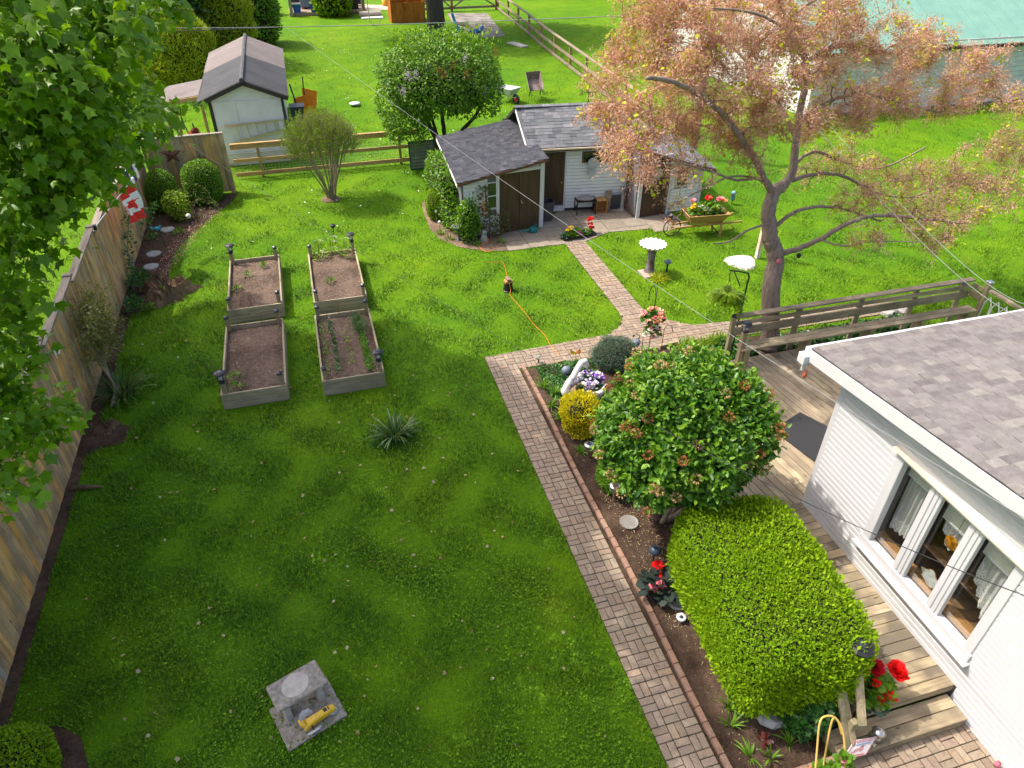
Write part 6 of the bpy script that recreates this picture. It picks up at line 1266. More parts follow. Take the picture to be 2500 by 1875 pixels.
# ================================================================ upturned pot with the orange cord
up = thing('upturned_pot', 'black upturned plant pot on the lawn holding up a cord joint', 'pot', (4.37,15.55,0)); obj('pot', MB().lathe([(.14,0),(.145,.03),(.13,.04),(.11,.23),(.02,.235)], (0,0,0), 18), MATS['black'], up, smooth=False)
tag(obj('brick', MB().box((4.37,15.56,.335), (.10,.19,.06), .05), MATS['redbrick'], bevel=.004), 'pinkish brick lying on top of the upturned black pot', 'brick'); tag(obj('timber_block', MB().box((4.37,15.56,.27), (.2,.16,.065), .1), MATS['oak'], bevel=.004), 'pale timber block between the brick and the upturned pot', 'block')
MATS['orange'] = plain('orange_cord', (.80,.22,.01), .5)
cd_ = [(4.671,12.327,0.03),(4.602,12.752,0.03),(4.608,13.206,0.03),(4.511,13.709,0.03),(4.45,14.369,0.03),(4.38,14.916,0.03),(4.343,15.259,0.03),(4.39,15.40,.12),(4.37,15.46,.27),(4.42,15.75,.22),(4.553,16.365,0.03),(4.633,16.879,0.03),(4.603,17.158,0.01),(4.2,17.2,.02)]
tag(obj('extension_cord', MB().tube(smooth(cd_), .006, 5), MATS['orange'], smooth=True), 'orange extension cord running over the lawn and the cross path', 'cord')
cd2 = [(4.55,18.74,1.35),(4.5,18.66,1.1),(4.52,18.62,.8),(4.293,19.841,0.5),(4.32,19.542,0.25),(4.6,18.45,.08),(4.272,18.303,0.04),(4.323,17.892,0.03),(4.6,17.85,.03)]
tag(obj('extension_cord', MB().tube(smooth(cd2), .009, 5).tube([(4.50+.05*math.sin(k*.9),18.66,1.2-.03*k) for k in range(8)], .014, 5), MATS['orange'], smooth=True), 'orange extension cord hanging down the vine at the shed corner', 'cord')
# ================================================================ shed yard
def lamp_silver(label, c, h, grp): 
    t = thing('solar_path_light', label, 'garden light', (c[0],c[1],0), random.uniform(0,1), grp); obj('stake', MB().lathe([(.012,0),(.02,h-.2),(.022,h-.17)], (0,0,0), 8), MATS['rust'] if False else MATS['stick'], t)
    obj('body', MB().lathe([(.03,h-.19),(.06,h-.15),(.075,h-.10),(.07,h-.085),(.085,h-.07),(.08,h-.05),(.09,h-.035)], (0,0,0), 16), MATS['silver'], t, smooth=True); hd_ = obj('head', MB().lathe([(.092,h-.035),(.10,h-.015),(.085,h),(.01,h+.002)], (0,0,0), 16), MATS['silver'], t, smooth=True); obj('solar_cell', MB().box((0,0,h+.003), (.085,.085,.006)), MATS['solar'], hd_); return t
lamp_silver('silver solar light beside the golden shrub in the path bed', (4.08,9.0), .36, 'silver solar lights in the path bed'); lamp_silver('silver solar light beside the low green mound in the path bed', (4.10,7.83), .42, 'silver solar lights in the path bed')
bl_ = thing('black_globe_light', 'black round solar light on a stake beside the pot of begonias', 'garden light', (4.08,6.25,0)); obj('stake', MB().tube([(0,0,0),(0,0,.5)], .012, 6), MATS['blackmetal'], bl_); gb_ = obj('globe', MB().ball((0,0,.54), (.095,.095,.08), 16, 8), plain('blue_black_plastic', (.03,.045,.07), .4), bl_, smooth=True); obj('solar_cell', MB().box((0,-.01,.62), (.06,.05,.01)), MATS['solar'], gb_)
m, t, b = nodes('pressed_glass'); b.inputs['Base Color'].default_value = (.42,.40,.36,1); b.inputs['Roughness'].default_value = .2; b.inputs['Alpha'].default_value = .5; bump(t, b, noise(t, 60, 3, coords(t)), .8, .01); MATS['pglass'] = m
gp = (4.151,7.274,0.03); tag(obj('glass_plate', MB().lathe([(.13,.0),(.155,.025),(.16,.035),(.145,.03),(.12,.02),(.02,.018)], (gp[0],gp[1],.045), 24), MATS['pglass'], smooth=True), 'round pressed glass plate lying on the soil under the viburnum', 'plate')
ws = thing('white_spot_light', 'small white round light beside the hedge in the path bed', 'garden light', (4.12,5.32,0)); obj('head', MB().lathe([(.03,.02),(.055,.08),(.075,.12),(.07,.135),(.035,.13),(.01,.11)], (0,0,0), 16), MATS['trim'], ws, smooth=True); obj('bulb', MB().ball((0,0,.125), .03, 8, 6), MATS['solar'], ws)
tag(obj('stone_ring', MB().lathe([(.14,0),(.15,.05),(.12,.055),(.10,.03),(.02,.03)], (4.22,5.62,.02), 18), MATS['stone']), 'round stone dish tucked under the hedge edge', 'dish')
stn = MB(); stn.ball((4.62,3.63,.12), (.26,.13,.17), 9, 6); 
for i, v in enumerate(stn.v): stn.v[i] = (v[0]+.02*math.sin(v[2]*40), v[1]+.02*math.cos(v[0]*30), max(.0, min(v[2], .2+.03*math.sin(v[0]*9))))
tag(obj('grey_rock', stn, MATS['stone'], bevel=.01), 'flat topped grey rock under the near end of the hedge', 'rock')
# flowers helper
def petals(name, par, C3, size, mats, n=14, flat=.5):
    """round flower heads made of small petals"""
    P = []; D = []; M_ = []
    for i, c in enumerate(C3):
        d = rdir(n); d[:,2] = np.abs(d[:,2])*flat+.1; P.append(np.array(c)+d*size*.25); D.append(d); M_.append(np.full(n, i % len(mats)))
    P = np.concatenate(P); D = np.concatenate(D); return link(name, leafmesh(name, P, D, D*.3+np.array([0,0,1.]), size*.62, 'round', mats, mi=np.concatenate(M_)), par)
def flowmat(name, c): MATS[name] = L(name, [tuple(x*.8 for x in c), c, tuple(min(1,x*1.15) for x in c)], .2, .5); return MATS[name]
RED = flowmat('red_petal', (.75,.012,.012)); CRIM = flowmat('crimson_petal', (.55,.008,.02)); YEL = flowmat('yellow_petal', (.80,.55,.01)); PINK = flowmat('pink_petal', (.80,.20,.28)); SAL = flowmat('salmon_petal', (.85,.36,.22)); PEACH = flowmat('peach_petal', (.90,.55,.40)); PUR = flowmat('purple_petal', (.20,.03,.42)); LIL = flowmat('pale_violet_petal', (.55,.45,.75)); WHT = flowmat('white_petal', (.80,.78,.76)); MAG = flowmat('magenta_petal', (.45,.02,.35)); ORG = flowmat('orange_petal', (.85,.28,.02))
def bunch(par, c, r, n, size, mat, name='foliage'):
    D = rdir(n); D[:,2] = np.abs(D[:,2])*.9-.1; P = np.array(c)+D*np.array(r)*np.cbrt(RNG.random(n))[:,None]; link(name, leafmesh(name, P, D+rdir(n)*.6, rdir(n)*.5+np.array([0,0,1]), RNG.uniform(.7,1.2,n)*size, 'round', MATS[mat], rnd=dirty(n,0)), par)
# flower tray
ft = thing('flower_tray', 'black tray of red yellow and purple bedding flowers on the patio edge', 'flower tray', (7.25,18.12,0), .12)
obj('tray', MB().box((0,0,.05), (1.05,.30,.09)), MATS['black'], ft, bevel=.01); bunch(ft, (-.05,0,.12), (.5,.16,.16), 360, .07, 'fresh'); bunch(ft, (-.45,0,.10), (.12,.14,.12), 60, .07, 'juniper', 'silver_foliage')
petals('yellow_flower', ft, [(-.28,.05,.28),(-.22,.1,.28),(-.33,.0,.26)], .11, [YEL]); petals('red_flower', ft, [(.40,.08,.42),(.44,.12,.44),(.36,.1,.40),(.38,.02,.32),(.42,.0,.2),(.45,.05,.18)], .12, [RED]); petals('purple_flower', ft, [(-.08,-.1,.2),(.08,.0,.2),(-.05,-.14,.15)], .10, [MAG, PUR]); petals('white_flower', ft, [(.2,-.08,.17),(.14,.02,.2),(.26,.05,.2)], .09, [WHT, CRIM])
MATS['tealplastic'] = plain('teal_plastic', (.01,.16,.145), .35)
wc = thing('watering_can', 'teal green watering can on the patio in front of the shed doors', 'watering can', (6.05,18.78,0), .3)
obj('body', MB().lathe([(.11,0),(.125,.02),(.125,.14),(.10,.17),(.05,.18)], (0,0,0), 16), MATS['tealplastic'], wc, smooth=True); obj('spout', MB().tube([(-.10,0,.05),(-.30,0,.10),(-.50,0,.19)], [.025,.018,.014], 7), MATS['tealplastic'], wc, smooth=True); obj('handle', MB().tube([(.02,0,.18),(.07,0,.24),(.15,0,.22),(.17,0,.12),(.12,0,.05)], .014, 6), MATS['tealplastic'], wc, smooth=True); obj('brace', MB().tube([(-.06,0,.16),(-.42,0,.165)], .009, 5), MATS['tealplastic'], wc)
MATS['anthracite'] = plain('anthracite_planter', (.055,.06,.07), .5)
pl_ = thing('square_planter', 'tall empty anthracite planter between the shed doors', 'planter', (6.70,19.52,0), .1); g = MB()
for s_ in (-1, 1): g.add([(s_*.13,-.13,0),(s_*.13,.13,0),(s_*.19,.19,.62),(s_*.19,-.19,.62)], [(0,1,2,3)]); g.add([(-.13,s_*.13,0),(.13,s_*.13,0),(.19,s_*.19,.62),(-.19,s_*.19,.62)], [(0,1,2,3)])
obj('pot_wall', g, MATS['anthracite'], pl_); obj('pot_floor', MB().box((0,0,.3), (.3,.3,.02)), MATS['dark'], pl_); rm_ = MB()
for s_ in (-1, 1): rm_.box((s_*.19,0,.62), (.03,.41,.025)); rm_.box((0,s_*.19,.62), (.35,.03,.024))
obj('rim', rm_, MATS['anthracite'], pl_)
gb2 = thing('garden_stool', 'small black iron stool with grey cushion beside the wooden crate', 'stool', (8.05,19.72,0), -.1)
for x in (-.30,.30):
    f = MB(); f.tube([(x,-.16,0),(x,-.16,.42),(x,-.12,.47)], .018, 6); f.tube([(x,.16,0),(x,.16,.42)], .018, 6); f.tube([(x,-.16,.2),(x,-.03,.3),(x,.05,.15),(x,.16,.25)], .012, 5); f.tube([(x,-.17,.47),(x,.17,.47)], .02, 6); obj('side_frame', f, MATS['blackmetal'], gb2)
obj('seat_slats', MB().box((0,-.1,.42), (.6,.08,.02)).box((0,0,.42), (.6,.08,.02)).box((0,.1,.42), (.6,.08,.02)), MATS['blackmetal'], gb2)
cu = MB(); cu.ball((0,0,0), (.30,.18,.06), 20, 8); 
tag(obj('seat_cushion', cu, plain('grey_cushion', (.23,.205,.205), .9, var=.1, scale=14), smooth=True, loc=(8.05,19.72,.49), rotz=-.1), 'grey tufted cushion lying on the black iron stool', 'cushion')
cr_ = thing('wooden_crate', 'open honey coloured wooden crate standing by the shed wall', 'crate', (8.55,19.66,0), -.14)
for (c, d) in (((-.17,0,.22),(.02,.3,.44)),((.17,0,.22),(.02,.3,.44)),((0,0,.01),(.36,.3,.02)),((0,0,.43),(.36,.3,.02)),((0,.14,.22),(.32,.015,.4))): obj('crate_board', MB().box(c, d), MATS['oak'], cr_, bevel=.003)
tag(obj('old_plank', MB().box((8.83,19.78,.32), (.22,.03,.64), -.14, tilt=('X',.12)), MATS['deckgrey'], bevel=.004), 'weathered plank leaning on the shed wall beside the crate', 'plank'); tag(obj('slate_board', MB().box((9.08,19.70,.26), (.30,.03,.52), -.14, tilt=('X',.14)), MATS['anthracite'], bevel=.004), 'dark grey board leaning on the shed wall beside the plinth', 'board')
tag(obj('pedestal', MB().lathe([(.12,0),(.12,.03),(.075,.05),(.06,.15),(.055,.62),(.075,.68),(.11,.72),(.11,.76)], (9.27,19.62,0), 16), MATS['stone'], smooth=False), 'slim stone pedestal in the corner of the shed patio', 'pedestal')
tag(obj('wall_plate', MB().lathe([(.0,0),(.15,.01),(.17,.025),(.165,.035),(.12,.02),(.01,.018)], (0,0,0), 20), plain('pale_plate', (.42,.43,.42), .5), smooth=True), 'round pale plate hanging on the shed wall under the high window', 'plate').matrix_world = Matrix.Translation((8.25,19.84,1.55)) @ Matrix.Rotation(R(90), 4, 'X')
tag(obj('wall_plate', MB().lathe([(.0,0),(.10,.01),(.12,.025),(.115,.035),(.08,.02),(.01,.018)], (0,0,0), 20), bpy.data.materials['pale_plate'], smooth=True), 'smaller round plate below the first one on the shed wall', 'plate').matrix_world = Matrix.Translation((8.22,19.85,1.25)) @ Matrix.Rotation(R(90), 4, 'X')
tag(obj('door_disc', MB().lathe([(.0,0),(.15,.005),(.16,.02),(.15,.025),(.01,.02)], (0,0,0), 22), plain('clock_face', (.42,.38,.28), .6, var=.25, scale=20), smooth=True), 'round pale ornament on the brown plank door', 'ornament').matrix_world = Matrix.Translation((10.0,18.90,1.38)) @ Matrix.Rotation(R(90), 4, 'X')
bo = thing('orange_butterfly', 'orange butterfly ornament on the downspout of the shed', 'ornament', (9.33,19.3,1.35))
for s_ in (-1, 1): obj('wing', MB().slab([(9.30,19.3+s_*.01,1.33),(9.27,19.3+s_*.12,1.45),(9.27,19.3+s_*.13,1.30),(9.28,19.3+s_*.07,1.22)], .01), ORG, bo, world=True)
obj('body', MB().ball((9.29,19.3,1.33), (.02,.02,.07), 8, 6), MATS['stick'], bo, world=True)
# items in the shed bed
for c, h, lb in (((3.391,20.137,0),.42,'white ball light on a stake left of the cast iron urn'),((3.374,19.586,0),.30,'lower white ball light on a stake beside the urn')):
    t = thing('ball_stake_light', lb, 'garden light', (c[0],c[1],0), group='white ball lights in the shed bed'); obj('stake', MB().tube([(0,0,0),(0,0,h)], .008, 5), MATS['silver'], t); obj('globe', MB().ball((0,0,h), .05, 10, 6), bpy.data.materials['frosted_white'], t, smooth=True)
ur = thing('iron_urn', 'grey pedestal urn standing in the bed at the shed corner', 'urn', (3.78,18.80,0)); MATS['urn'] = plain('grey_iron', (.13,.135,.15), .5, .3, var=.25); obj('pedestal', MB().lathe([(.10,0),(.10,.03),(.05,.06),(.04,.25),(.06,.3)], (0,0,0), 14), MATS['urn'], ur, smooth=True); obj('bowl', MB().lathe([(.05,.3),(.12,.36),(.14,.44),(.20,.48),(.19,.49),(.13,.45),(.02,.42)], (0,0,0), 18), MATS['urn'], ur, smooth=True)
ct = thing('cat_statue', 'small grey stone animal figure beside the orange cord', 'statue', (4.47,18.5,0)); obj('figure', MB().lathe([(.10,0),(.12,.05),(.10,.15),(.07,.24),(.05,.27)], (0,0,0), 12).ball((0,-.02,.32), (.07,.07,.065), 10, 6).lathe([(.02,.37),(.003,.42)], (-.04,-.01,0), 5).lathe([(.02,.37),(.003,.42)], (.04,-.01,0), 5), MATS['stone'], ct, smooth=True)
for (x, y, n, lb) in ((3.35,19.35,26,'tuft of green blades by the urn'),(3.55,18.95,26,'pale green tuft in front of the ball shrub'),(4.2,18.35,22,'green tuft in front of the stone figure'),(4.95,18.3,22,'small leafy tuft at the patio corner')): strapclump('leaf_tuft', lb, (x,y,0), n, .28, .08, 'fresh', group='leaf tufts in the shed bed')
# ================================================================ wooden wheelbarrow planter
wb = thing('planter_barrow', 'wooden wheelbarrow planter full of red pink and yellow flowers', 'wheelbarrow', (10.9,17.35,0), -.10)
MATS['wbw'] = wood('barrow_wood', [(.44,.27,.095),(.38,.23,.08),(.48,.30,.11)], 0, 12, .6); 
A_, B_ = (.46,.20), (.62,.34); z0, z1 = .42, .72; ca = [(-A_[0],-A_[1],z0),(A_[0],-A_[1],z0),(A_[0],A_[1],z0),(-A_[0],A_[1],z0)]; cb_ = [(-B_[0],-B_[1],z1),(B_[0],-B_[1],z1),(B_[0],B_[1],z1),(-B_[0],B_[1],z1)]
for k in range(4): obj('side_board', MB().slab([ca[k],ca[(k+1)%4],cb_[(k+1)%4],cb_[k]], .02), MATS['wbw'], wb)
obj('floor_board', MB().box((0,0,z0), (.92,.4,.02)), MATS['wbw'], wb); obj('soil', MB().box((0,0,z1-.06), (1.1,.56,.04)), MATS['soil'], wb)
for s_ in (-1, 1):
    obj('handle', MB().beam((-.95,s_*.12,.30),(1.05,s_*.30,.44),.04,.05), MATS['wbw'], wb, bevel=.004); obj('leg', MB().box((.42,s_*.30,.2), (.06,.05,.42)), MATS['wbw'], wb, bevel=.004); obj('stay', MB().beam((.1,s_*.2,.38),(.42,s_*.29,.08),.02,.03), MATS['blackmetal'], wb); obj('side_batten', MB().beam((-.35,s_*.23,.40),(-.42,s_*.335,.72),.06,.025), MATS['wbw'], wb)
wh = obj('wheel', MB().tube([(.26*math.cos(k*.2618),0,.26*math.sin(k*.2618)) for k in range(25)], .016, 6), MATS['blackmetal'], wb, loc=(-.98,0,.27))
for k in range(4): obj('spoke', MB().tube([(.25*math.cos(k*.785),0,.25*math.sin(k*.785)),(-.25*math.cos(k*.785),0,-.25*math.sin(k*.785))], .009, 4), MATS['wbw'], wh)
bunch(wb, (0,0,.72), (.52,.28,.30), 420, .085, 'fresh'); petals('red_flower', wb, [(.05,.1,1.03),(.09,.14,1.05)], .13, [RED]); petals('pink_flower', wb, [(.40,.05,.98),(.48,.08,.98),(.44,.12,1.0),(.52,.0,.95),(-.38,.15,.98)], .13, [PINK, SAL]); petals('yellow_flower', wb, [(-.42,0,.90),(-.36,.08,.90),(-.45,-.06,.85),(.22,-.15,.82),(.16,-.1,.85)], .11, [YEL]); petals('white_flower', wb, [(-.15,-.15,.84),(-.08,-.12,.86),(-.2,-.05,.86),(0,-.2,.80)], .11, [WHT, LIL])
hp = thing('hanging_pot', 'small dark pot of pink flowers beside the wheel of the wooden wheelbarrow', 'pot', (9.95,17.75,0)); obj('stake', MB().tube([(0,0,0),(0,0,.42)], .01, 5), MATS['blackmetal'], hp); obj('pot', MB().lathe([(.07,.40),(.10,.42),(.115,.54),(.10,.54),(.09,.5),(.01,.5)], (0,0,0), 14), MATS['black'], hp, smooth=True); bunch(hp, (-.02,-.08,.35), (.14,.12,.2), 70, .06, 'seed', 'dry_blossom')
# ================================================================ bird bath
bb = thing('bird_bath', 'white flower shaped bird bath on a reddish grey pedestal', 'bird bath', (8.33,15.50,0)); MATS['bbstone'] = plain('reddish_pedestal', (.17,.10,.085), .8, var=.45, scale=4, bmp=.3, c2=(.20,.20,.21)); MATS['white2'] = plain('bright_white', (.74,.73,.72), .5, var=.03)
obj('pedestal', MB().lathe([(.17,.02),(.16,.06),(.12,.12),(.10,.35),(.11,.55),(.14,.72)], (0,0,0), 12), MATS['bbstone'], bb, smooth=True)
obj('basin', MB().lathe([(.12,.70),(.28,.76),(.37,.83),(.385,.85),(.36,.85),(.26,.805),(.02,.79)], (0,0,0), 68, wob=lambda a,z: .92+(.22*(abs(math.sin(a*8.5))-.7) if z > .8 else 0)), MATS['white2'], bb, smooth=True)
tag(obj('paving_square', MB().box((8.28,15.42,.02), (.46,.46,.045), .05), plain('pink_slab', (.42,.30,.25), .9, scale=12), bevel=.006), 'pink paving square under the bird bath', 'paving slab')
pl2 = thing('mushroom_light', 'grey mushroom shaped garden light beside the bird bath', 'garden light', (8.80,15.42,0)); obj('post', MB().tube([(0,0,0),(0,0,.28)], .025, 8), MATS['blackmetal'], pl2); obj('cap', MB().lathe([(.10,.27),(.095,.30),(.06,.34),(.03,.355),(.025,.37)], (0,0,0), 16), plain('grey_cap', (.16,.18,.23), .5), pl2, smooth=True)
strapclump('variegated_clump', 'pale variegated hosta like clump in front of the bird bath', (8.38,15.05,0), 150, .26, .22, 'ybud', spread=.9)
# hooks, hanging baskets
def shepherd(label, base, h, r, arms, name='shepherd_hook'):
    t = thing(name, label, 'hook', (base[0],base[1],0)); g = MB(); g.tube([(0,0,0),(0,0,h)], .011, 6); obj('pole', g, MATS['blackmetal'], t)
    for ax, ay in arms: obj('arm', MB().tube(smooth([(0,0,h-.25),(ax*.3,ay*.3,h-.02),(ax*.7,ay*.7,h),(ax,ay,h-.12),(ax*1.06,ay*1.06,h-.28),(ax*1.0,ay*1.0,h-.36),(ax*.85,ay*.85,h-.33)]), .009, 5), MATS['blackmetal'], t)
    return t
shepherd('black shepherd hook with curled arm carrying the begonia basket', (6.70,12.02), 1.62, .2, [(-.16,-.28),(-.1,.12)])
hb = thing('begonia_basket', 'hanging basket of salmon and pale pink begonias on the shepherd hook', 'hanging basket', (6.52,11.70,.95)); obj('basket', MB().lathe([(.06,-.05),(.13,0),(.16,.09),(.15,.09),(.02,.06)], (0,0,0), 16), MATS['stick'], hb, smooth=True)
obj('hanger', MB().tube([(.12,0,.1),(0,.02,.4)], .004, 3).tube([(-.12,0,.1),(0,.02,.4)], .004, 3).tube([(0,.12,.1),(0,.02,.4)], .004, 3), MATS['blackmetal'], hb)
bunch(hb, (0,0,.10), (.24,.24,.18), 200, .07, 'viburnum'); bunch(hb, (-.03,-.1,-.14), (.20,.18,.18), 190, .055, 'fresh', 'trailing_foliage')
fc = [tuple(np.array([0,0,.16])+d*np.array([.25,.24,.13])) for d in rdir(40)]; petals('salmon_flower', hb, fc, .075, [SAL, PEACH, PEACH, PINK], 9, 1); fc = [tuple(np.array([-.04,-.12,-.13])+d*np.array([.21,.17,.17])) for d in rdir(22)]; petals('pink_flower', hb, fc, .075, [PINK, WHT], 8, 1)
for (x, y, h, lb) in ((6.42,11.83,.62,'rusty thin garden stake nearest the shepherd hook'),(6.95,11.9,.62,'rusty garden hook with a curved top')): tag(obj('rusty_stake', MB().tube([(x,y,0),(x,y,h),(x+.06,y,h+.08),(x+.16,y-.02,h+.06),(x+.2,y-.05,h-.1)] if h and x > 6.9 else [(x,y,0),(x,y,h)], .009, 5), MATS['rust']), lb, 'stake')
cp_ = thing('corner_hook', 'tall black plant hook at the corner of the deck bench', 'hook', (8.23,11.08,0)); obj('pole', MB().tube([(-.33,-.42,.0),(-.05,-.05,1.0),(0,0,2.15),(-.03,.02,2.22)], .018, 6), MATS['blackmetal'], cp_); obj('arm', MB().tube([(-.03,.02,2.22),(-.22,.06,2.27),(-.42,.10,2.30)], .016, 6), MATS['blackmetal'], cp_); obj('brace', MB().tube([(-.32,.08,2.27),(-.13,.04,1.92)], .011, 5).tube([(-.38,.09,2.28),(-.40,.1,2.18),(-.36,.1,2.05)], .008, 5), MATS['blackmetal'], cp_)
fb = thing('hanging_fern', 'fern in a black pot hanging from the tall corner hook', 'hanging plant', (7.87,11.17,1.55)); obj('pot', MB().lathe([(.08,0),(.10,.02),(.12,.20),(.125,.21),(.10,.2),(.01,.19)], (0,0,0), 16), MATS['black'], fb, smooth=True); obj('hanger', MB().tube([(.1,0,.2),(.0,.02,.55)], .004, 3).tube([(-.1,0,.2),(0,.02,.55)], .004, 3), MATS['blackmetal'], fb)
V3 = []; 
PP = []; UU = []
for k in range(64):
    a = RNG.uniform(0,6.28); ln = RNG.uniform(.22,.42); up_ = RNG.uniform(.1,.9)
    for j in range(1, 15):
        u = j/14; q = np.array([math.cos(a)*ln*u, math.sin(a)*ln*u, .2+ln*(up_*u-.9*u*u)]); sd = np.array([-math.sin(a), math.cos(a), 0])
        for s_ in (-1, 1): PP.append(q); UU.append(sd*s_+np.array([math.cos(a),math.sin(a),-.2])*.35)
PP = np.array(PP)+np.array([7.87,11.17,1.55]); UU = np.array(UU); foliage(fb, 'fronds', PP, UU, np.tile([0,0,1.],(len(PP),1)), .085, 'dia', MATS['lime'])
# ================================================================ swan planter corner
swp = (4.679,10.833,0); sw = thing('swan_planter', 'white stone swan planter filled with purple pansies', 'planter', (4.60,10.62,0), .15); sw.scale = (1.15,)*3; MATS['swan'] = plain('white_stone', (.66,.64,.60), .7, var=.12, scale=10, bmp=.5)
obj('body', MB().lathe([(.10,0),(.13,.05),(.24,.14),(.30,.26),(.31,.33),(.27,.33),(.22,.25),(.02,.24)], (0,0,0), 24, wob=lambda a,z: (1+.25*abs(math.cos(a))**3)*(1+.04*math.sin(9*a))), MATS['swan'], sw, smooth=True)
obj('neck', MB().tube([(-.33,0,.26),(-.40,0,.38),(-.32,.04,.50),(-.20,.08,.58),(-.10,.13,.68),(-.0,.18,.75),(.08,.20,.74),(.12,.20,.66),(.12,.19,.60)], [.10,.075,.06,.055,.055,.06,.062,.05,.025], 10), MATS['swan'], sw, smooth=True)
for s_ in (-1, 1): obj('wing', MB().tube([(-.30,s_*.14,.34),(-.10,s_*.29,.36),(.15,s_*.30,.38),(.33,s_*.18,.42)], [.035,.05,.045,.02], 8), MATS['swan'], sw, smooth=True)
obj('soil', MB().lathe([(.26,.29),(.01,.30)], (0,0,0), 16, wob=lambda a,z: (1+.2*abs(math.cos(a))**3)), MATS['redbrick'], sw); bunch(sw, (.08,.02,.36), (.26,.20,.16), 200, .055, 'cover'); fc = [tuple(np.array([.08,.02,.40])+np.array([d[0],d[1],abs(d[2])])*np.array([.27,.2,.15])) for d in rdir(46)]; petals('pansy', sw, fc, .085, [PUR, LIL, LIL, WHT], 6, .6)
for c, r, h, lb, mt_ in (((4.122,12.193,0),.055,.12,'clear glass ball light at the path corner','pglass'),((4.532,11.528,0),.10,.14,'blue grey globe light in the ground cover left of the swan','greyball')):
    if mt_ == 'greyball': MATS[mt_] = plain('blue_grey_ball', (.16,.19,.24), .5)
    t = thing('ball_light', lb, 'garden light', (c[0],c[1],0)); obj('globe', MB().ball((0,0,h+.06), r, 14, 8), MATS[mt_], t, smooth=True); obj('stake', MB().tube([(0,0,0),(0,0,h)], .015, 6), MATS['blackmetal'], t)
bs2 = thing('butterfly_stake', 'orange butterfly on a wire stake at the bed edge by the cross path', 'ornament', (4.88,11.9,0)); obj('wire', MB().tube([(0,0,0),(.01,0,.2),(-.01,0,.36)], .006, 4), MATS['blackmetal'], bs2)
for s_ in (-1, 1): obj('wing', MB().slab([(-.01,0,.36),(-.02+s_*.11,.02,.44),(-.01+s_*.12,.0,.36),(s_*.06,-.04,.31)], .006), YEL if s_ < 0 else ORG, bs2)
ah = thing('arch_hook', 'black double arched plant hook behind the swan planter', 'hook', (5.35,10.75,0)); obj('pole', MB().tube([(.12,0,0),(.12,0,.72),(.06,0,.82),(-.08,0,.85),(-.24,0,.74),(-.30,0,.62),(-.26,0,.58)], .010, 5), MATS['blackmetal'], ah)
bp = thing('bird_post', 'carved grey and white bird figure on a wooden post by the viburnum', 'ornament', (5.48,10.6,0)); obj('post', MB().box((0,0,.40), (.06,.06,.8)), MATS['post'], bp); g = MB(); g.ball((0,0,.86),(.06,.06,.06)).ball((.10,-.02,.74),(.09,.05,.14)).beam((.15,-.04,.66),(.27,-.06,.46),.07,.025); obj('bird', g, plain('painted_bird', (.20,.22,.27), .6, var=.6, scale=14), bp, smooth=True); obj('head', MB().ball((-.01,0,.88), (.05,.05,.06), 10, 6), plain('bird_head', (.24,.14,.09), .7), bp, smooth=True)
pp_ = thing('stone_pot', 'pale weathered stone pot behind the swan planter', 'pot', (5.22,10.45,0)); obj('pot', MB().lathe([(.08,0),(.12,.05),(.14,.2),(.12,.26),(.10,.24),(.02,.2)], (0,0,0), 16), MATS['conclt'], pp_, smooth=True)
tl_ = thing('garden_trellis', 'small weathered slatted bench end between the stone pot and the viburnum', 'trellis', (5.7,10.3,0))
for k in range(6): obj('slat', MB().beam((5.5+.06*k,10.35-.03*k,.05),(5.5+.07*k,10.35-.03*k,.5),.03,.02), MATS['whitepaint'], tl_, world=True)
for z in (.1,.48): obj('cross_bar', MB().beam((5.46,10.37,z),(5.88,10.18,z),.03,.03), MATS['whitepaint'], tl_, world=True)
sp = thing('spot_light', 'grey solar spot light beside the juniper', 'garden light', (6.35,12.0,0)); obj('head', MB().lathe([(.05,.18),(.09,.25),(.10,.33),(.02,.34)], (0,0,0), 12), MATS['greyball'], sp, smooth=True); obj('stake', MB().tube([(0,0,0),(0,0,.2)], .012, 5), MATS['blackmetal'], sp); obj('wire_flower', MB().tube([(.05,0,.1),(.07,0,.45),(.0,0,.52),(-.06,0,.5)], .008, 5).ball((-.08,0,.49), (.03,.03,.02)), MATS['blackmetal'], sp)
tag(obj('timber_edge', MB().beam((6.05,11.3,.06),(6.95,11.72,.06),.09,.12), MATS['deck'], bevel=.006), 'short timber beam edging the bed by the shepherd hook', 'timber'); tag(obj('timber_edge', MB().beam((6.95,12.0,.06),(7.5,12.06,.06),.09,.12), MATS['deckgrey'], bevel=.006), 'grey timber beam at the path edge beside the rock', 'timber')
tag(obj('dark_rock', MB().ball((7.52,11.95,.10), (.12,.10,.10), 9, 6), MATS['stone'], bevel=.01), 'small dark rock on the corner of the cross path', 'rock')
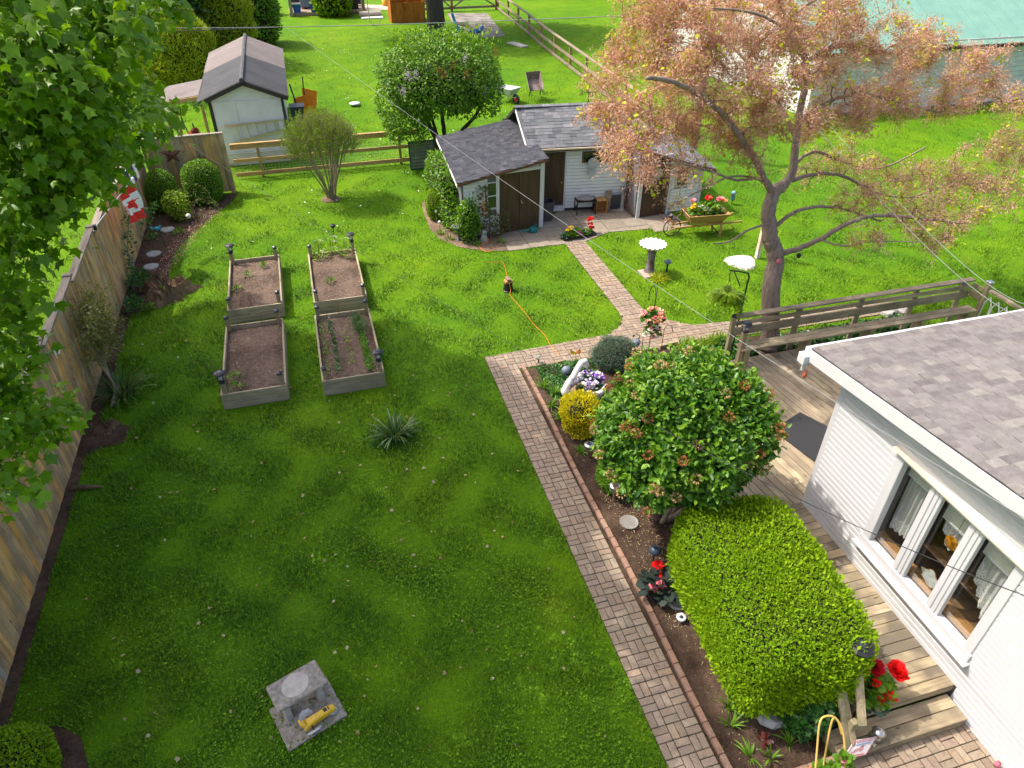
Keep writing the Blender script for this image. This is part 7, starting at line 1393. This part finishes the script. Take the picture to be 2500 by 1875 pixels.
# ground covers
def cover(name, label, poly, n, h, size, mat, shape='oval', hole=None):
    xs = [p[0] for p in poly]; ys = [p[1] for p in poly]; x = RNG.uniform(min(xs),max(xs),n*2); y = RNG.uniform(min(ys),max(ys),n*2); ok = inpoly(x, y, poly); x, y = x[ok][:n], y[ok][:n]; n = len(x); hh = h*(.6+.4*np.sin(x*7)*np.sin(y*6)); z = RNG.random(n)**.6*hh
    P = np.stack([x,y,z],1); return tag(link(name, leafmesh(name, P, rdir(n)+np.array([0,0,.3]), rdir(n)*.5+np.array([0,0,1]), RNG.uniform(.7,1.25,n)*size, shape, MATS[mat], rnd=dirty(n,0))), label, 'ground cover', kind='stuff')
cover('ground_cover', 'glossy green ground cover between the path corner and the swan planter', [(3.95,11.0),(4.0,12.0),(5.3,12.0),(5.2,11.2),(4.6,10.4),(4.2,10.6)], 3600, .15, .06, 'cover'); cover('pachysandra', 'dark glossy ground cover at the left end of the deck bench', [(7.1,10.85),(7.45,11.45),(8.3,11.7),(9.0,11.6),(9.0,11.05),(8.4,11.05),(7.7,10.8)], 4200, .3, .075, 'cover'); cover('pachysandra_strip', 'green plants growing behind the deck bench', [(9.4,11.1),(9.5,11.6),(13.2,11.6),(13.2,11.1)], 4200, .28, .075, 'cover'); cover('bench_grass', 'pale long grass along the path in front of the bench ground cover', [(7.3,11.5),(7.4,11.95),(8.6,11.95),(8.5,11.6)], 1400, .22, .22, 'lime', 'needle')
for (x, y, n, ln, lb) in (((3.946,11.279,0)[0],(3.946,11.279,0)[1],34,.38,'strappy tuft nearest the path in front of the swan'),((4.083,11.001,0)[0],(4.083,11.001,0)[1],34,.38,'strappy tuft at the foot of the swan planter'),((3.898,10.64,0)[0],(3.898,10.64,0)[1],30,.32,'small strappy tuft left of the golden shrub'),((3.933,10.187,0)[0],(3.933,10.187,0)[1],28,.32,'pale tuft at the edging beside the golden shrub'),(3.98,9.15,22,.26,'low tuft in front of the golden shrub'),((4.115,10.257,0)[0],(4.115,10.257,0)[1],28,.32,'tuft between the swan and the golden shrub'),(4.05,6.05,26,.32,'green tuft below the black globe light'),(4.25,5.35+.5,18,.3,'lily leaves beside the begonia pot'),(4.12,3.95,20,.34,'bright strappy leaves beside the grey rock'),(4.02,3.72,16,.30,'bright strappy leaves at the edging in the near bed'),(4.05,3.3,14,.28,'small bright tuft in the corner of the near bed'),(4.3,3.22,14,.26,'small bright tuft beside the red leaved plant'),(4.62,3.3,14,.28,'bright tuft near the brick edging of the near bed'),(4.85,3.38,12,.26,'bright tuft beside the terracotta pot')): strapclump('bulb_tuft', lb, (x,y,.02), n, ln, .05, 'fresh', spread=.8, group='bright strappy tufts in the path bed')
MATS['darkred'] = L('dark_red_leaf', [(.07,.015,.02),(.16,.03,.03),(.22,.05,.03)], .15); rl_ = plantroot('red_leaf_plant', 'small dark red leaved plant in the near path bed', 'plant', (4.32,3.42,0)); bunch(rl_, (0,0,.06), (.07,.07,.10), 26, .06, 'darkred')
bg2 = thing('begonia_pot', 'low black bowl of dark leaved begonias with red and coral flowers', 'pot plant', ((4.049,5.842,0)[0],(4.049,5.842,0)[1],0)); obj('pot', MB().lathe([(.17,0),(.22,.10),(.245,.17),(.25,.18),(.225,.17),(.02,.14)], (0,0,0), 22), MATS['black'], bg2, smooth=True); MATS['darkbeg'] = L('begonia_leaf', [(.012,.022,.016),(.022,.035,.026),(.035,.05,.04)], .1); bunch(bg2, (-.02,.05,.2), (.26,.26,.18), 46, .15, 'darkbeg'); petals('red_flower', bg2, [(.02,.26,.36),(.06,.27,.35),(.10,.14,.25)], .10, [RED]); petals('coral_flower', bg2, [(-.15,-.02,.27),(-.12,-.06,.25),(-.04,-.02,.26)], .10, [PINK, SAL]); petals('yellow_flower', bg2, [(.20,-.02,.2)], .09, [YEL])
# ================================================================ steps: rail, lamp, geraniums, sign, pot with loops
sr = thing('stair_rail', 'weathered timber stair rail with slanted handrail at the deck steps', 'railing', (5.4,3.4,0))
obj('post', MB().box((5.36,3.56,.62), (.11,.11,1.24)), MATS['post'], sr, world=True, bevel=.006); obj('post', MB().box((5.24,3.12,.34), (.08,.08,.56)), MATS['post'], sr, world=True, bevel=.006); obj('handrail', MB().beam((5.38,3.52,1.22),(5.28,3.04,.64),.10,.04), MATS['post'], sr, world=True, bevel=.004); obj('handrail', MB().beam((5.36,3.6,1.20),(5.10,3.46,.95),.10,.05), MATS['post'], sr, world=True, bevel=.004)
for (a, c) in (((5.14,3.44,.95),(5.16,2.98,.25)),((5.2,3.42,.9),(5.24,2.98,.3))): obj('slat', MB().beam(a, c, .07, .03), MATS['post'], sr, world=True)
obj('lattice_bar', MB().beam((5.2,3.4,.62),(5.36,3.5,.55),.03,.02).beam((5.18,3.25,.5),(5.34,3.1,.42),.03,.02), MATS['post'], sr, world=True)
lantern('large dark solar lamp on top of the stair rail post', (5.38,3.56,1.24), 1.25, .5)
tag(obj('fence_cap_cone', MB().lathe([(.09,0),(.06,.05),(.05,.11),(.085,.13),(.05,.16),(.01,.17)], (5.63,3.03,.19), 14), MATS['silver'], smooth=True), 'small silver globe light on the lower deck step', 'garden light')
gp_ = thing('geranium_pot', 'potted red geraniums on the deck beside the stair rail', 'pot plant', (5.68,3.50,.36)); obj('pot', MB().lathe([(.10,0),(.13,.18),(.14,.2),(.12,.19),(.02,.17)], (0,0,0), 16), MATS['black'], gp_, smooth=True); bunch(gp_, (.02,-.04,.28), (.27,.27,.20), 230, .085, 'fresh'); bunch(gp_, (.04,-.24,.12), (.10,.10,.12), 40, .07, 'juniper', 'silver_foliage')
petals('geranium', gp_, [(.02,.06,.55),(.0,.02,.57),(.05,.03,.55),(.03,.0,.55)], .15, [CRIM], 22, 1); petals('geranium', gp_, [(.32,-.08,.48),(.35,-.05,.48),(.33,-.11,.47)], .15, [RED], 22, 1); petals('geranium', gp_, [(-.14,.06,.47),(-.11,.03,.46)], .13, [RED], 18, 1); petals('geranium', gp_, [(.0,-.12,.45),(.08,-.26,.32),(.14,-.24,.34),(.17,-.28,.3),(-.02,-.26,.3),(.06,.14,.5),(-.05,.16,.48),(.42,-.03,.46)], .08, [RED], 12, 1)
hb2 = thing('white_wire_hook', 'white wire handlebar shaped ornament over the ivy by the steps', 'ornament', (5.05,3.55,0)); c = (5.02,3.62,1.0); obj('stem', MB().tube([(5.36,3.56,1.15),(5.2,3.66,1.16),(5.04,3.62,1.02)], .012, 5), MATS['silver'], hb2, world=True); obj('wire', MB().tube([c,(4.86,3.55,.98),(4.76,3.5,.95),(4.72,3.45,.86)], .012, 5).tube([c,(5.08,3.58,1.0),(5.12,3.50,.95),(5.10,3.42,.88)], .016, 6).tube([c,(4.98,3.5,.75)], .008, 4).tube([c,(5.06,3.5,.72)], .008, 4), MATS['trim'], hb2, world=True)
iv = plantroot('ivy_shrub', 'dark green ivy like shrub between the hedge and the stair rail', 'shrub', (4.98,3.45,0)); P, O = shell(1500, (4.92,3.50,.36), (.30,.27,.42), .2, .15, 21, 2.2, -.9); U, Wd = leaf_dirs(len(P), O); foliage(iv, 'foliage', P, U, Wd, RNG.uniform(.05,.09,len(P)), 'maple', MATS['cover'], rnd=dirty(len(P),0)); core(iv, (4.92,3.50,.34), (.2,.18,.32), zmin=.01)
sg = thing('dog_sign', 'small white tin sign with a pink dog picture leaning on the lower step', 'sign', (5.3,2.95,.19)); MATS['signwhite'] = plain('sign_white', (.72,.66,.67), .4, var=.04); MATS['signpink'] = plain('sign_pink', (.50,.26,.27), .5); MATS['signblue'] = plain('sign_blue', (.16,.26,.48), .5); MATS['signred'] = plain('sign_red', (.58,.20,.22), .5)
q0, q1, q2, q3 = Vector((5.043,2.906,0.2)), Vector((5.359,2.882,0.2)), Vector((5.538,2.973,0.36)), Vector((5.242,3.01,0.36)); nn = (q1-q0).cross(q3-q0).normalized(); nn = nn if nn.z > 0 else -nn
SP = lambda u, v, o=.006: (q0.lerp(q1,u)).lerp(q3.lerp(q2,u),v)+nn*o
obj('panel', MB().slab([q0,q1,q2,q3] if (q1-q0).cross(q3-q0).z > 0 else [q3,q2,q1,q0], .006), MATS['signwhite'], sg, world=True)
obj('border', MB().tube([SP(.03,.03),SP(.97,.03),SP(.97,.97),SP(.03,.97),SP(.03,.03)], .0035, 4), MATS['signred'], sg, world=True)
def script_line(v, u0, u1, mat, amp, f, r): obj('lettering', MB().tube([SP(u0+(u1-u0)*k/40, v+amp*math.sin(k*f)*(1 if k % 3 else .4)) for k in range(41)], r, 3), MATS[mat], sg, world=True)
script_line(.87,.15,.85,'signred',.03,1.9,.003); script_line(.74,.18,.82,'signblue',.025,1.6,.005); script_line(.13,.2,.85,'signred',.03,2.1,.003)
g = MB()
for (u, v, a, c) in ((.42,.42,.16,.10),(.56,.56,.10,.09),(.30,.32,.12,.06),(.62,.38,.09,.10)):
    g.poly([SP(u+a*math.cos(k*.524), v+c*math.sin(k*.524), .003+.0006*u) for k in range(12)])
obj('dog_print', g, MATS['signpink'], sg, world=True); obj('dog_face', MB().poly([SP(.58+.04*math.cos(k*.8), .57+.035*math.sin(k*.8), .0055) for k in range(8)]).poly([SP(.66+.02*math.cos(k*.8), .62+.02*math.sin(k*.8), .0055) for k in range(8)]), MATS['black'], sg, world=True)
MATS['terra'] = plain('terracotta', (.46,.17,.06), .8, var=.15); tp2 = thing('terracotta_pot', 'terracotta pot with yellow bamboo hoops and green leaves at the foot of the steps', 'pot plant', (4.62,2.66,0)); obj('pot', MB().lathe([(.17,0),(.22,.26),(.25,.27),(.255,.33),(.235,.33)], (0,0,0), 22), MATS['terra'], tp2, smooth=False); obj('liner', MB().lathe([(.21,.30),(.232,.335),(.22,.34),(.20,.3),(.02,.29)], (0,0,0), 22), MATS['black'], tp2, smooth=True)
MATS['bamboo'] = plain('yellow_cane', (.60,.38,.10), .5); 
for pts in ([(-.16,.02,.3),(-.06,.28,.72),(.0,.42,.95),(.08,.46,1.0),(.20,.42,.98),(.26,.30,.85),(.24,.10,.55),(.18,-.05,.3)], [(.02,.12,.3),(.10,.30,.68),(.17,.42,.97),(.24,.40,.92),(.27,.30,.78)]): obj('hoop', MB().tube(smooth(pts), .013, 6), MATS['bamboo'], tp2, smooth=True)
bunch(tp2, (.06,-.02,.36), (.22,.22,.20), 170, .085, 'fresh'); bunch(tp2, (.20,.08,.55), (.08,.08,.22), 50, .07, 'fresh', 'climbing_foliage'); petals('bud', tp2, [(.0,.05,.5),(.2,.1,.6)], .05, [RED, PINK], 8, 1)
tag(obj('pink_tap', MB().tube([(6.93,2.38,.10),(6.86,2.36,.12)], .03, 8), PINK, smooth=True), 'pink hose end at the foot of the house wall', 'hose end')
# ================================================================ post, rock, feeder, tree ornaments
MATS['redpost'] = wood('reddish_post', [(.34,.13,.05)], 2, 12, .7, stain=(.55,.33,.17,1)); tag(obj('washing_post', MB().box((11.61,15.47,1.05), (.11,.11,2.1)), MATS['redpost'], bevel=.006), 'reddish square timber post standing on the lawn beside the blossom tree', 'post')
tag(obj('white_rock', MB().lathe([(.44,.0),(.40,.04),(.25,.07),(.02,.08)], (11.05,15.35,0), 14, wob=lambda a,z: 1+.12*math.sin(3*a)+.06*math.sin(7*a)), plain('white_rock', (.46,.43,.39), .8, var=.12, bmp=.4)), 'flat white rock in the lawn at the foot of the reddish post', 'rock')
fd = thing('bird_feeder', 'pale blue bird feeder hanging near the shed corner', 'bird feeder', (12.9,19.1,0)); obj('tube', MB().lathe([(.06,.15),(.075,.18),(.07,.36),(.09,.38),(.05,.44),(.01,.46)], (0,0,0), 12), plain('pale_blue_plastic', (.20,.36,.42), .4), fd, smooth=True); obj('pole', MB().tube([(0,0,0),(0,0,.16)], .012, 5), MATS['blackmetal'], fd)
for z, y, cc, lb in ((2.28,-.16,PINK,'bright pink ornament on the left side of the blossom tree trunk'),(2.35,.1,MATS['black'],'small dark ornament on the right side of the blossom tree trunk')): tag(obj('trunk_ornament', MB().ball((0,0,0), (.05,.05,.06), 8, 6), cc, loc=(9.27+(-.24 if y < 0 else .22),11.3,z)), lb, 'ornament')
for (p, lb) in (((13.044,11.848,0),'white stone left of the pair beyond the bench'),((13.453,11.843,0),'white stone right of the pair beyond the bench')): tag(obj('white_stone', MB().box((p[0],p[1],.07), (.34,.26,.14), .3), bpy.data.materials['white_rock'], bevel=.03), lb, 'stone', 'white stones beyond the bench')
# ================================================================ far side objects
def barrow(label, loc, rz, mat, tubm, tilt=0):
    t = thing('wheelbarrow', label, 'wheelbarrow', loc, rz, 'wheelbarrows on the rough grass'); a, c = (.30,.22), (.48,.34); z0, z1 = .36, .62; ca = [(-a[0],-a[1],z0),(a[0],-a[1],z0),(a[0],a[1],z0),(-a[0],a[1],z0)]; cb_ = [(-c[0],-c[1],z1),(c[0],-c[1],z1+.05),(c[0],c[1],z1+.05),(-c[0],c[1],z1)]; g = MB()
    for k in range(4): g.slab([ca[k],ca[(k+1)%4],cb_[(k+1)%4],cb_[k]], .012)
    g.box((0,0,z0), (.6,.44,.012)); obj('tub', g, tubm, t)
    for s_ in (-1, 1): obj('handle', MB().tube([(.45,s_*.05,.26),(0,s_*.2,.34),(-.75,s_*.30,.62),(-.82,s_*.3,.74)], .02, 6), mat, t); obj('leg', MB().tube([(-.25,s_*.24,.36),(-.32,s_*.26,0)], .02, 6), mat, t)
    w2 = obj('wheel', MB().tube([(.17*math.cos(k*.524),0,.17*math.sin(k*.524)) for k in range(13)], .05, 7), MATS['black'], t, loc=(.48,0,.2)); obj('hub', MB().tube([(0,-.06,0),(0,.06,0)], .07, 8), MATS['red'], w2); return t
barrow('pale grey wheelbarrow standing left on the far rough grass', (9.15,32.6,0), -1.0, MATS['gearwhite'], plain('pale_steel', (.50,.51,.54), .4, .3, var=.08)); b2 = barrow('rusty brown wheelbarrow standing right on the far rough grass', (10.5,32.9,0), 1.6, MATS['blackmetal'], plain('rusty_tub', (.24,.13,.085), .6, var=.5, scale=3, c2=(.30,.25,.24)))
b2.rotation_euler = (R(-4),R(-38),R(88)); b2.location = (10.45,32.9,.36)
wv = thing('weathervane', 'weathervane with letters and a yellow figure on the shed ridge', 'weathervane', (8.55,21.28,2.88)); obj('pole', MB().tube([(0,0,0),(0,0,.78)], .012, 5), MATS['blackmetal'], wv); obj('cross_arm', MB().tube([(-.2,0,.34),(.2,0,.34)], .008, 4).tube([(0,-.2,.34),(0,.2,.34)], .008, 4).ball((0,0,.34), .03), MATS['blackmetal'], wv); obj('arrow', MB().beam((-.16,0,.74),(.16,0,.66),.012,.02).slab([(-.2,-.004,.70),(-.12,-.004,.69),(-.12,-.004,.83),(-.2,-.004,.84)], .008), MATS['silver'], wv); obj('figure', MB().ball((.02,0,.82), (.045,.02,.07), 8, 6).ball((.04,0,.9), (.025,.02,.03), 8, 5), YEL, wv)
def letter(strokes, x, y, z):
    g = MB()
    for (a, c) in strokes: g.beam((x+a[0]*.05,y,z+a[1]*.06),(x+c[0]*.05,y,z+c[1]*.06),.012,.014)
    obj('letter', g, MATS['blackmetal'], wv)
letter([((1,0),(1,2)),((1,0),(-1,0)),((1,1),(-.6,1)),((1,2),(-1,2))], -.25, 0, .29); letter([((-1.2,2),(-.6,0)),((-.6,0),(0,1.5)),((0,1.5),(.6,0)),((.6,0),(1.2,2))], .26, 0, .29); letter([((-1,0),(-1,2)),((-1,2),(1,0)),((1,0),(1,2))], 0, .22, .29); letter([((1,2),(-1,2)),((-1,2),(-1,1)),((-1,1),(1,1)),((1,1),(1,0)),((1,0),(-1,0))], 0, -.22, .29)
oc = thing('orange_cabinet', 'orange stained wooden cabinet beside the thick trunk at the top edge', 'cabinet', (7.9,53.2,0)); MATS['orangewood'] = wood('orange_stained_board', [(.46,.14,.02),(.40,.115,.015),(.50,.165,.03)], 2, 8, .6, bmp=.1)
for k in range(6): obj('front_plank', MB().box((6.95+.38*k,53.2,.62), (.37,.05,1.24)), MATS['orangewood'], oc, world=True)
for k, zz in ((0,1.7),(1,1.75),(3,1.7),(5,1.72)): obj('upper_plank', MB().box((6.95+.38*k,53.25,zz), (.37,.05,.86)), MATS['orangewood'], oc, world=True)
obj('side_wall', MB().box((6.78,53.9,1.1), (.05,1.4,2.2)).box((9.05,53.9,1.1), (.05,1.4,2.2)).box((7.9,54.6,1.1), (2.3,.05,2.2)), MATS['orangewood'], oc, world=True)
pt = thing('patio_table', 'dark patio furniture with blue bins at the top edge of the lawn', 'patio set', (1.9,58.5,0)); 
for x in (.35,5.35): obj('post', MB().box((x,57.4,1.2), (.22,.22,2.4)), MATS['greywood'], pt, world=True)
obj('platform', MB().box((2.9,58.6,.12), (5.4,2.4,.22)), MATS['greywood'], pt, world=True); obj('back_panel', MB().box((3.0,59.9,1.3), (5.2,.1,2.1)), MATS['dark'], pt, world=True); obj('table', MB().box((4.6,58.2,1.0), (1.0,.8,.1)).box((4.6,58.2,.55), (.9,.7,.8)), MATS['black'], pt, world=True)
tag(obj('steel_box', MB().box((1.5,59.2,1.3), (.9,.7,1.9)), MATS['greyball'], bevel=.03), 'grey steel cabinet on the far patio platform', 'cabinet')
for x, lb in ((.75,'blue bin left of the grey cabinet on the far patio'),(1.95,'blue bin right of the grey cabinet on the far patio')): t = thing('blue_bin', lb, 'bin', (x,57.7,.2), group='blue bins on the far patio'); obj('tub', MB().lathe([(.32,0),(.40,.5),(.42,.55)], (0,0,0), 4), plain('blue_bin_plastic', (.01,.06,.42), .4), t).rotation_euler.z = .785; obj('lid', MB().box((0,0,.57), (.62,.62,.05)), MATS['silver'], t)
shrub('patio_bush', 'bright green leafy bush in front of the far patio', (3.1,57.0,1.2), (1.3,1.0,1.25), 2600, .26, 'hedge', 'oval', 2.2, .15, .2, 31)
gt2 = thing('gas_bottle', 'white and orange gas bottle on the far path', 'gas bottle', (7.3,60.3,0)); obj('bottle', MB().lathe([(.22,.0),(.25,.06),(.25,.50)], (0,0,0), 14), ORG if False else plain('amber_paint', (.70,.33,.02), .4), gt2, smooth=True); obj('top', MB().lathe([(.25,.50),(.25,.72),(.15,.85),(.12,.95)], (0,0,0), 14), MATS['trim'], gt2, smooth=True)
rl2 = thing('rolled_mat', 'pale rolled carpet lying on the far lawn', 'rolled mat', (5.6,55.8,0)); obj('roll', MB().tube([(4.9,56.0,.2),(6.4,56.0,.2)], .18, 10), MATS['conclt'], rl2, world=True); obj('sheet', MB().box((5.7,55.4,.04), (1.5,.6,.06)), MATS['trim'], rl2, world=True)
tq = thing('teal_tarp', 'teal tarpaulin heaped over something at the top left of the far lawn', 'tarp', (-1.3,58.0,0)); g = MB(); g.ball((-1.4,58.6,.6), (1.0,.8,1.1), 12, 8); g.v = [(v[0]+.12*math.sin(v[2]*7+v[0]*3), v[1]+.1*math.sin(v[0]*6), max(0,v[2]+.1*math.sin(v[0]*5))) for v in g.v]; obj('sheet', g, plain('teal_tarp', (.015,.30,.22), .4, var=.2, scale=2), tq, world=True)
bt = thing('blue_toy', 'blue and cream ride on toy lying under the thick trunked tree', 'toy', (10.6,48.8,0)); obj('frame', MB().tube([(10.2,49.6,1.0),(10.3,49.2,.5),(10.45,48.6,.1)], .09, 7), MATS['teal'], bt, world=True); obj('seat', MB().tube([(10.4,49.3,.5),(11.0,49.0,.4),(11.5,48.5,.15)], [.1,.14,.08], 7), plain('cream_plastic', (.55,.42,.24), .5), bt, world=True); obj('base', MB().tube([(11.1,48.4,.1),(11.7,48.5,.12),(12.0,48.9,.25)], .12, 7), plain('blue_plastic', (.01,.14,.34), .4), bt, world=True)
rs = thing('rope_swing', 'thin rope swing hanging in front of the orange cabinet', 'swing', (5.4,52,0)); obj('rope', MB().tube([(5.05,51.5,3.5),(5.1,51.5,.5),(5.3,51.5,.2),(5.6,51.5,.2),(5.85,51.5,.6)], .03, 5), MATS['conclt'], rs, world=True)
tag(obj('loose_board', MB().box((13.0,44.2,.05), (.5,1.5,.06), .35), MATS['conclt']), 'pale board lying on the far lawn beside the fence', 'board')
tag(obj('white_dish', MB().lathe([(.16,.02),(.26,.12),(.2,.14),(.02,.1)], (2.3,33.8,0), 12), MATS['gearwhite'], smooth=True), 'small pale dish on the lawn left of the lilac', 'dish')
bb_ = thing('black_bin', 'tall black bin standing at the right side of the white shed', 'bin', (-.22,30.6,0)); obj('tub', MB().lathe([(.27,0),(.36,.95),(.38,1.0)], (0,0,0), 4), MATS['anthracite'], bb_).rotation_euler.z = .785; obj('lid', MB().box((0,0,1.02), (.6,.6,.05)), MATS['anthracite'], bb_)
os_ = thing('orange_sled', 'bright orange plastic sleds standing behind the black bin', 'sled', (0.0,31.8,0)); obj('sled', MB().slab([(-.35,31.7,.05),(.15,31.7,.05),(.2,31.8,1.1),(-.3,31.8,1.0)], .05), MATS['orange'], os_, world=True); obj('sled', MB().slab([(.05,31.9,.05),(.5,31.9,.05),(.7,32.1,1.15),(.1,32.0,1.35)], .05), MATS['orange'], os_, world=True); obj('shovel_handle', MB().tube([(-.1,31.5,.2),(-.35,31.7,1.6)], .03, 5).tube([(.15,31.9,.6),(.2,32.1,1.75)], .025, 5), MATS['blackmetal'], os_, world=True)
bt2 = thing('blue_tub', 'bright blue plastic tub under the shed canopy', 'tub', (-4.45,27.0,0)); obj('tub', MB().slab([(-4.75,27.1,.0),(-4.05,27.1,0),(-4.1,27.3,.75),(-4.6,27.3,.95)], .14), plain('cyan_plastic', (.01,.36,.60), .4), bt2, world=True); obj('rim', MB().tube([(-4.62,27.26,.95),(-4.1,27.26,.75)], .04, 6), bpy.data.materials['cyan_plastic'], bt2, world=True)
tl2 = thing('garden_tiller', 'dark red garden tiller parked under the shed canopy', 'tiller', (-4.0,28.4,0)); obj('engine', MB().box((-3.95,28.4,.75), (.4,.4,.35)).ball((-3.9,28.35,1.0), (.16,.14,.1)), plain('dark_red_paint', (.22,.02,.015), .4), tl2, world=True, bevel=.03); obj('guard', MB().box((-4.1,28.3,.4), (.5,.5,.2)), MATS['red'], tl2, world=True, bevel=.03); obj('handle', MB().tube([(-4.1,28.5,.6),(-4.3,28.9,1.1),(-4.35,29.0,1.5)], .025, 6).tube([(-3.85,28.5,.6),(-4.0,28.9,1.1)], .025, 6), MATS['blackmetal'], tl2, world=True)
for s_ in (-.25,.25): obj('wheel', MB().lathe([(.2,-.05),(.2,.05)], (0,0,0), 12), MATS['black'], tl2, loc=(-3.98+s_+4.0,28.3-28.4,.2)).rotation_euler.y = 1.57
# ================================================================ poles and wires
MATS['polewood'] = wood('pole_wood', [(.27,.24,.205)], 2, 12, .9, rnd=False, bmp=.3); MATS['cable'] = plain('cable_black', (.03,.032,.035), .5); MATS['cablegrey'] = plain('cable_grey', (.24,.245,.25), .5)
up1 = thing('utility_pole', 'grey wooden utility pole standing behind the right wing of the shed', 'utility pole', (13.75,23.5,0)); obj('pole', MB().lathe([(.15,0),(.135,4),(.12,9.5)], (0,0,0), 12), MATS['polewood'], up1, smooth=True); obj('crossarm', MB().box((0,0,8.9), (.1,1.6,.1)), MATS['polewood'], up1)
pA = Vector((-6.517,28.925,4.433)); up2 = thing('utility_pole', 'slim grey service pole half hidden behind the maple leaves', 'utility pole', (pA.x,pA.y,0)); obj('pole', MB().lathe([(.11,0),(.09,pA.z+.1)], (0,0,0), 10), MATS['polewood'], up2, smooth=True); obj('insulator', MB().tube([(0,0,pA.z),(.12,-.05,pA.z+.02)], .05, 8).box((-.05,-.12,pA.z-.05), (.16,.16,.28)), MATS['greyball'], up2)
def wire(label, pts, r, mat='cable', n=24, grp='overhead wires'):
    P = [Vector(p) for p in pts]; Q = []
    for i in range(len(P)-1):
        for k in range(n): 
            t_ = k/n; Q.append(P[i].lerp(P[i+1], t_)-Vector((0,0,1))*0)
    if len(P) == 3:      # smooth sagging span through three points
        Q = []
        for k in range(2*n+1):
            t_ = k/(2*n); Q.append(P[0]*(2*(t_-.5)*(t_-1))+P[1]*(4*t_*(1-t_))+P[2]*(2*t_*(t_-.5)))
    else: Q.append(P[-1])
    tag(obj('overhead_wire', MB().tube(Q, r, 5, cap=False), MATS[mat], smooth=True), label, 'cable', grp)
mid = Vector((1.767,28.54,4.17)); wire('thick grey power cable across the top from the slim pole to the utility pole', [pA, mid, Vector((13.746,23.466,4.92))], .014, 'cablegrey')
wire('thin black cable hanging below the thick power cable', [pA-Vector((0,0,.15)), Vector((-3.873,28.848,4.202)), Vector((-0.209,28.601,4.208))], .010)
wire('drop wire crossing the shed roof and the lawn towards the house roof', [Vector((-0.112,28.6,4.204)), Vector((4.311,12.657,3.391)), Vector((4.039,1.945,5.644))], .0038, 'cablegrey')
wire('black wire crossing the raised beds towards the house window', [Vector((-4.187,24.707,2.071)), Vector((2.465,9.819,2.557)), Vector((3.665,1.479,5.62))], .0038)
wire('thin pale stay wire beside the slim pole', [pA-Vector((0,0,.9)), Vector((-5.483,25.744,2.985))], .012, 'cablegrey'); wire('upper pale wire leaving the utility pole to the right', [Vector((13.7,23.3,5.6)), Vector((10.842,10.476,3.642)), Vector((8.866,5.811,4.541))], .0045, 'cablegrey'); wire('lower pale wire leaving the utility pole to the right', [Vector((13.7,23.3,5.2)), Vector((10.535,10.302,3.581)), Vector((8.462,5.452,4.565))], .0045, 'cablegrey')
# ================================================================ litter
def litter(name, label, poly, n, s0, s1, mats, z=.03, shape='maple', seed=0):
    g = np.random.default_rng(seed); xs = [p[0] for p in poly]; ys = [p[1] for p in poly]; x = g.uniform(min(xs),max(xs),n*3); y = g.uniform(min(ys),max(ys),n*3); ok = inpoly(x,y,poly); x, y = x[ok][:n], y[ok][:n]; n = len(x); P = np.stack([x,y,np.full(n,z)],1); U = g.normal(size=(n,3))*np.array([1,1,.25]); W3 = g.normal(size=(n,3))*.45+np.array([0,0,1])
    tag(link(name, leafmesh(name, P, U, W3, g.uniform(s0,s1,n), shape, mats)), label, 'litter', kind='stuff')
MATS['dryleaf'] = L('dry_leaf', [(.28,.17,.08),(.42,.32,.18),(.48,.42,.27),(.40,.22,.08)], .2, .8)
litter('fallen_leaves', 'pale dry leaves scattered over the lawn', [(-4.8,4.5),(2.9,4),(2.9,14),(-1,16),(-4.8,16)], 190, .025, .07, MATS['dryleaf'], .045, 'maple', 3)
litter('bark_chips', 'pale wood chips scattered on the path bed soil', [(3.9,5.2),(4.6,5.2),(5.2,6.2),(5.2,8.4),(4.4,8.6),(3.95,8.6)], 1500, .012, .035, MATS['dryleaf'], .055, 'dia', 4)
litter('soil_litter', 'small pale chips and bits on the near path bed', [(3.9,3.1),(5.0,3.3),(4.4,5.2),(3.9,9.5)], 260, .01, .03, MATS['dryleaf'], .05, 'dia', 5)
litter('mulch_chips', 'pinkish mulch chips along the fence bed edge', [(-4.2,18.6),(-3.6,21),(-2.9,23.2),(-3.3,23.0),(-4.2,21.3),(-4.6,19)], 1200, .02, .05, MATS['seed'], .05, 'dia', 6)
litter('white_clover', 'tiny white clover and daisy heads dotted over the far lawn', [(-5,20),(8,20),(10,50),(-1,50)], 420, .03, .06, [WHT], .06, 'round', 7)
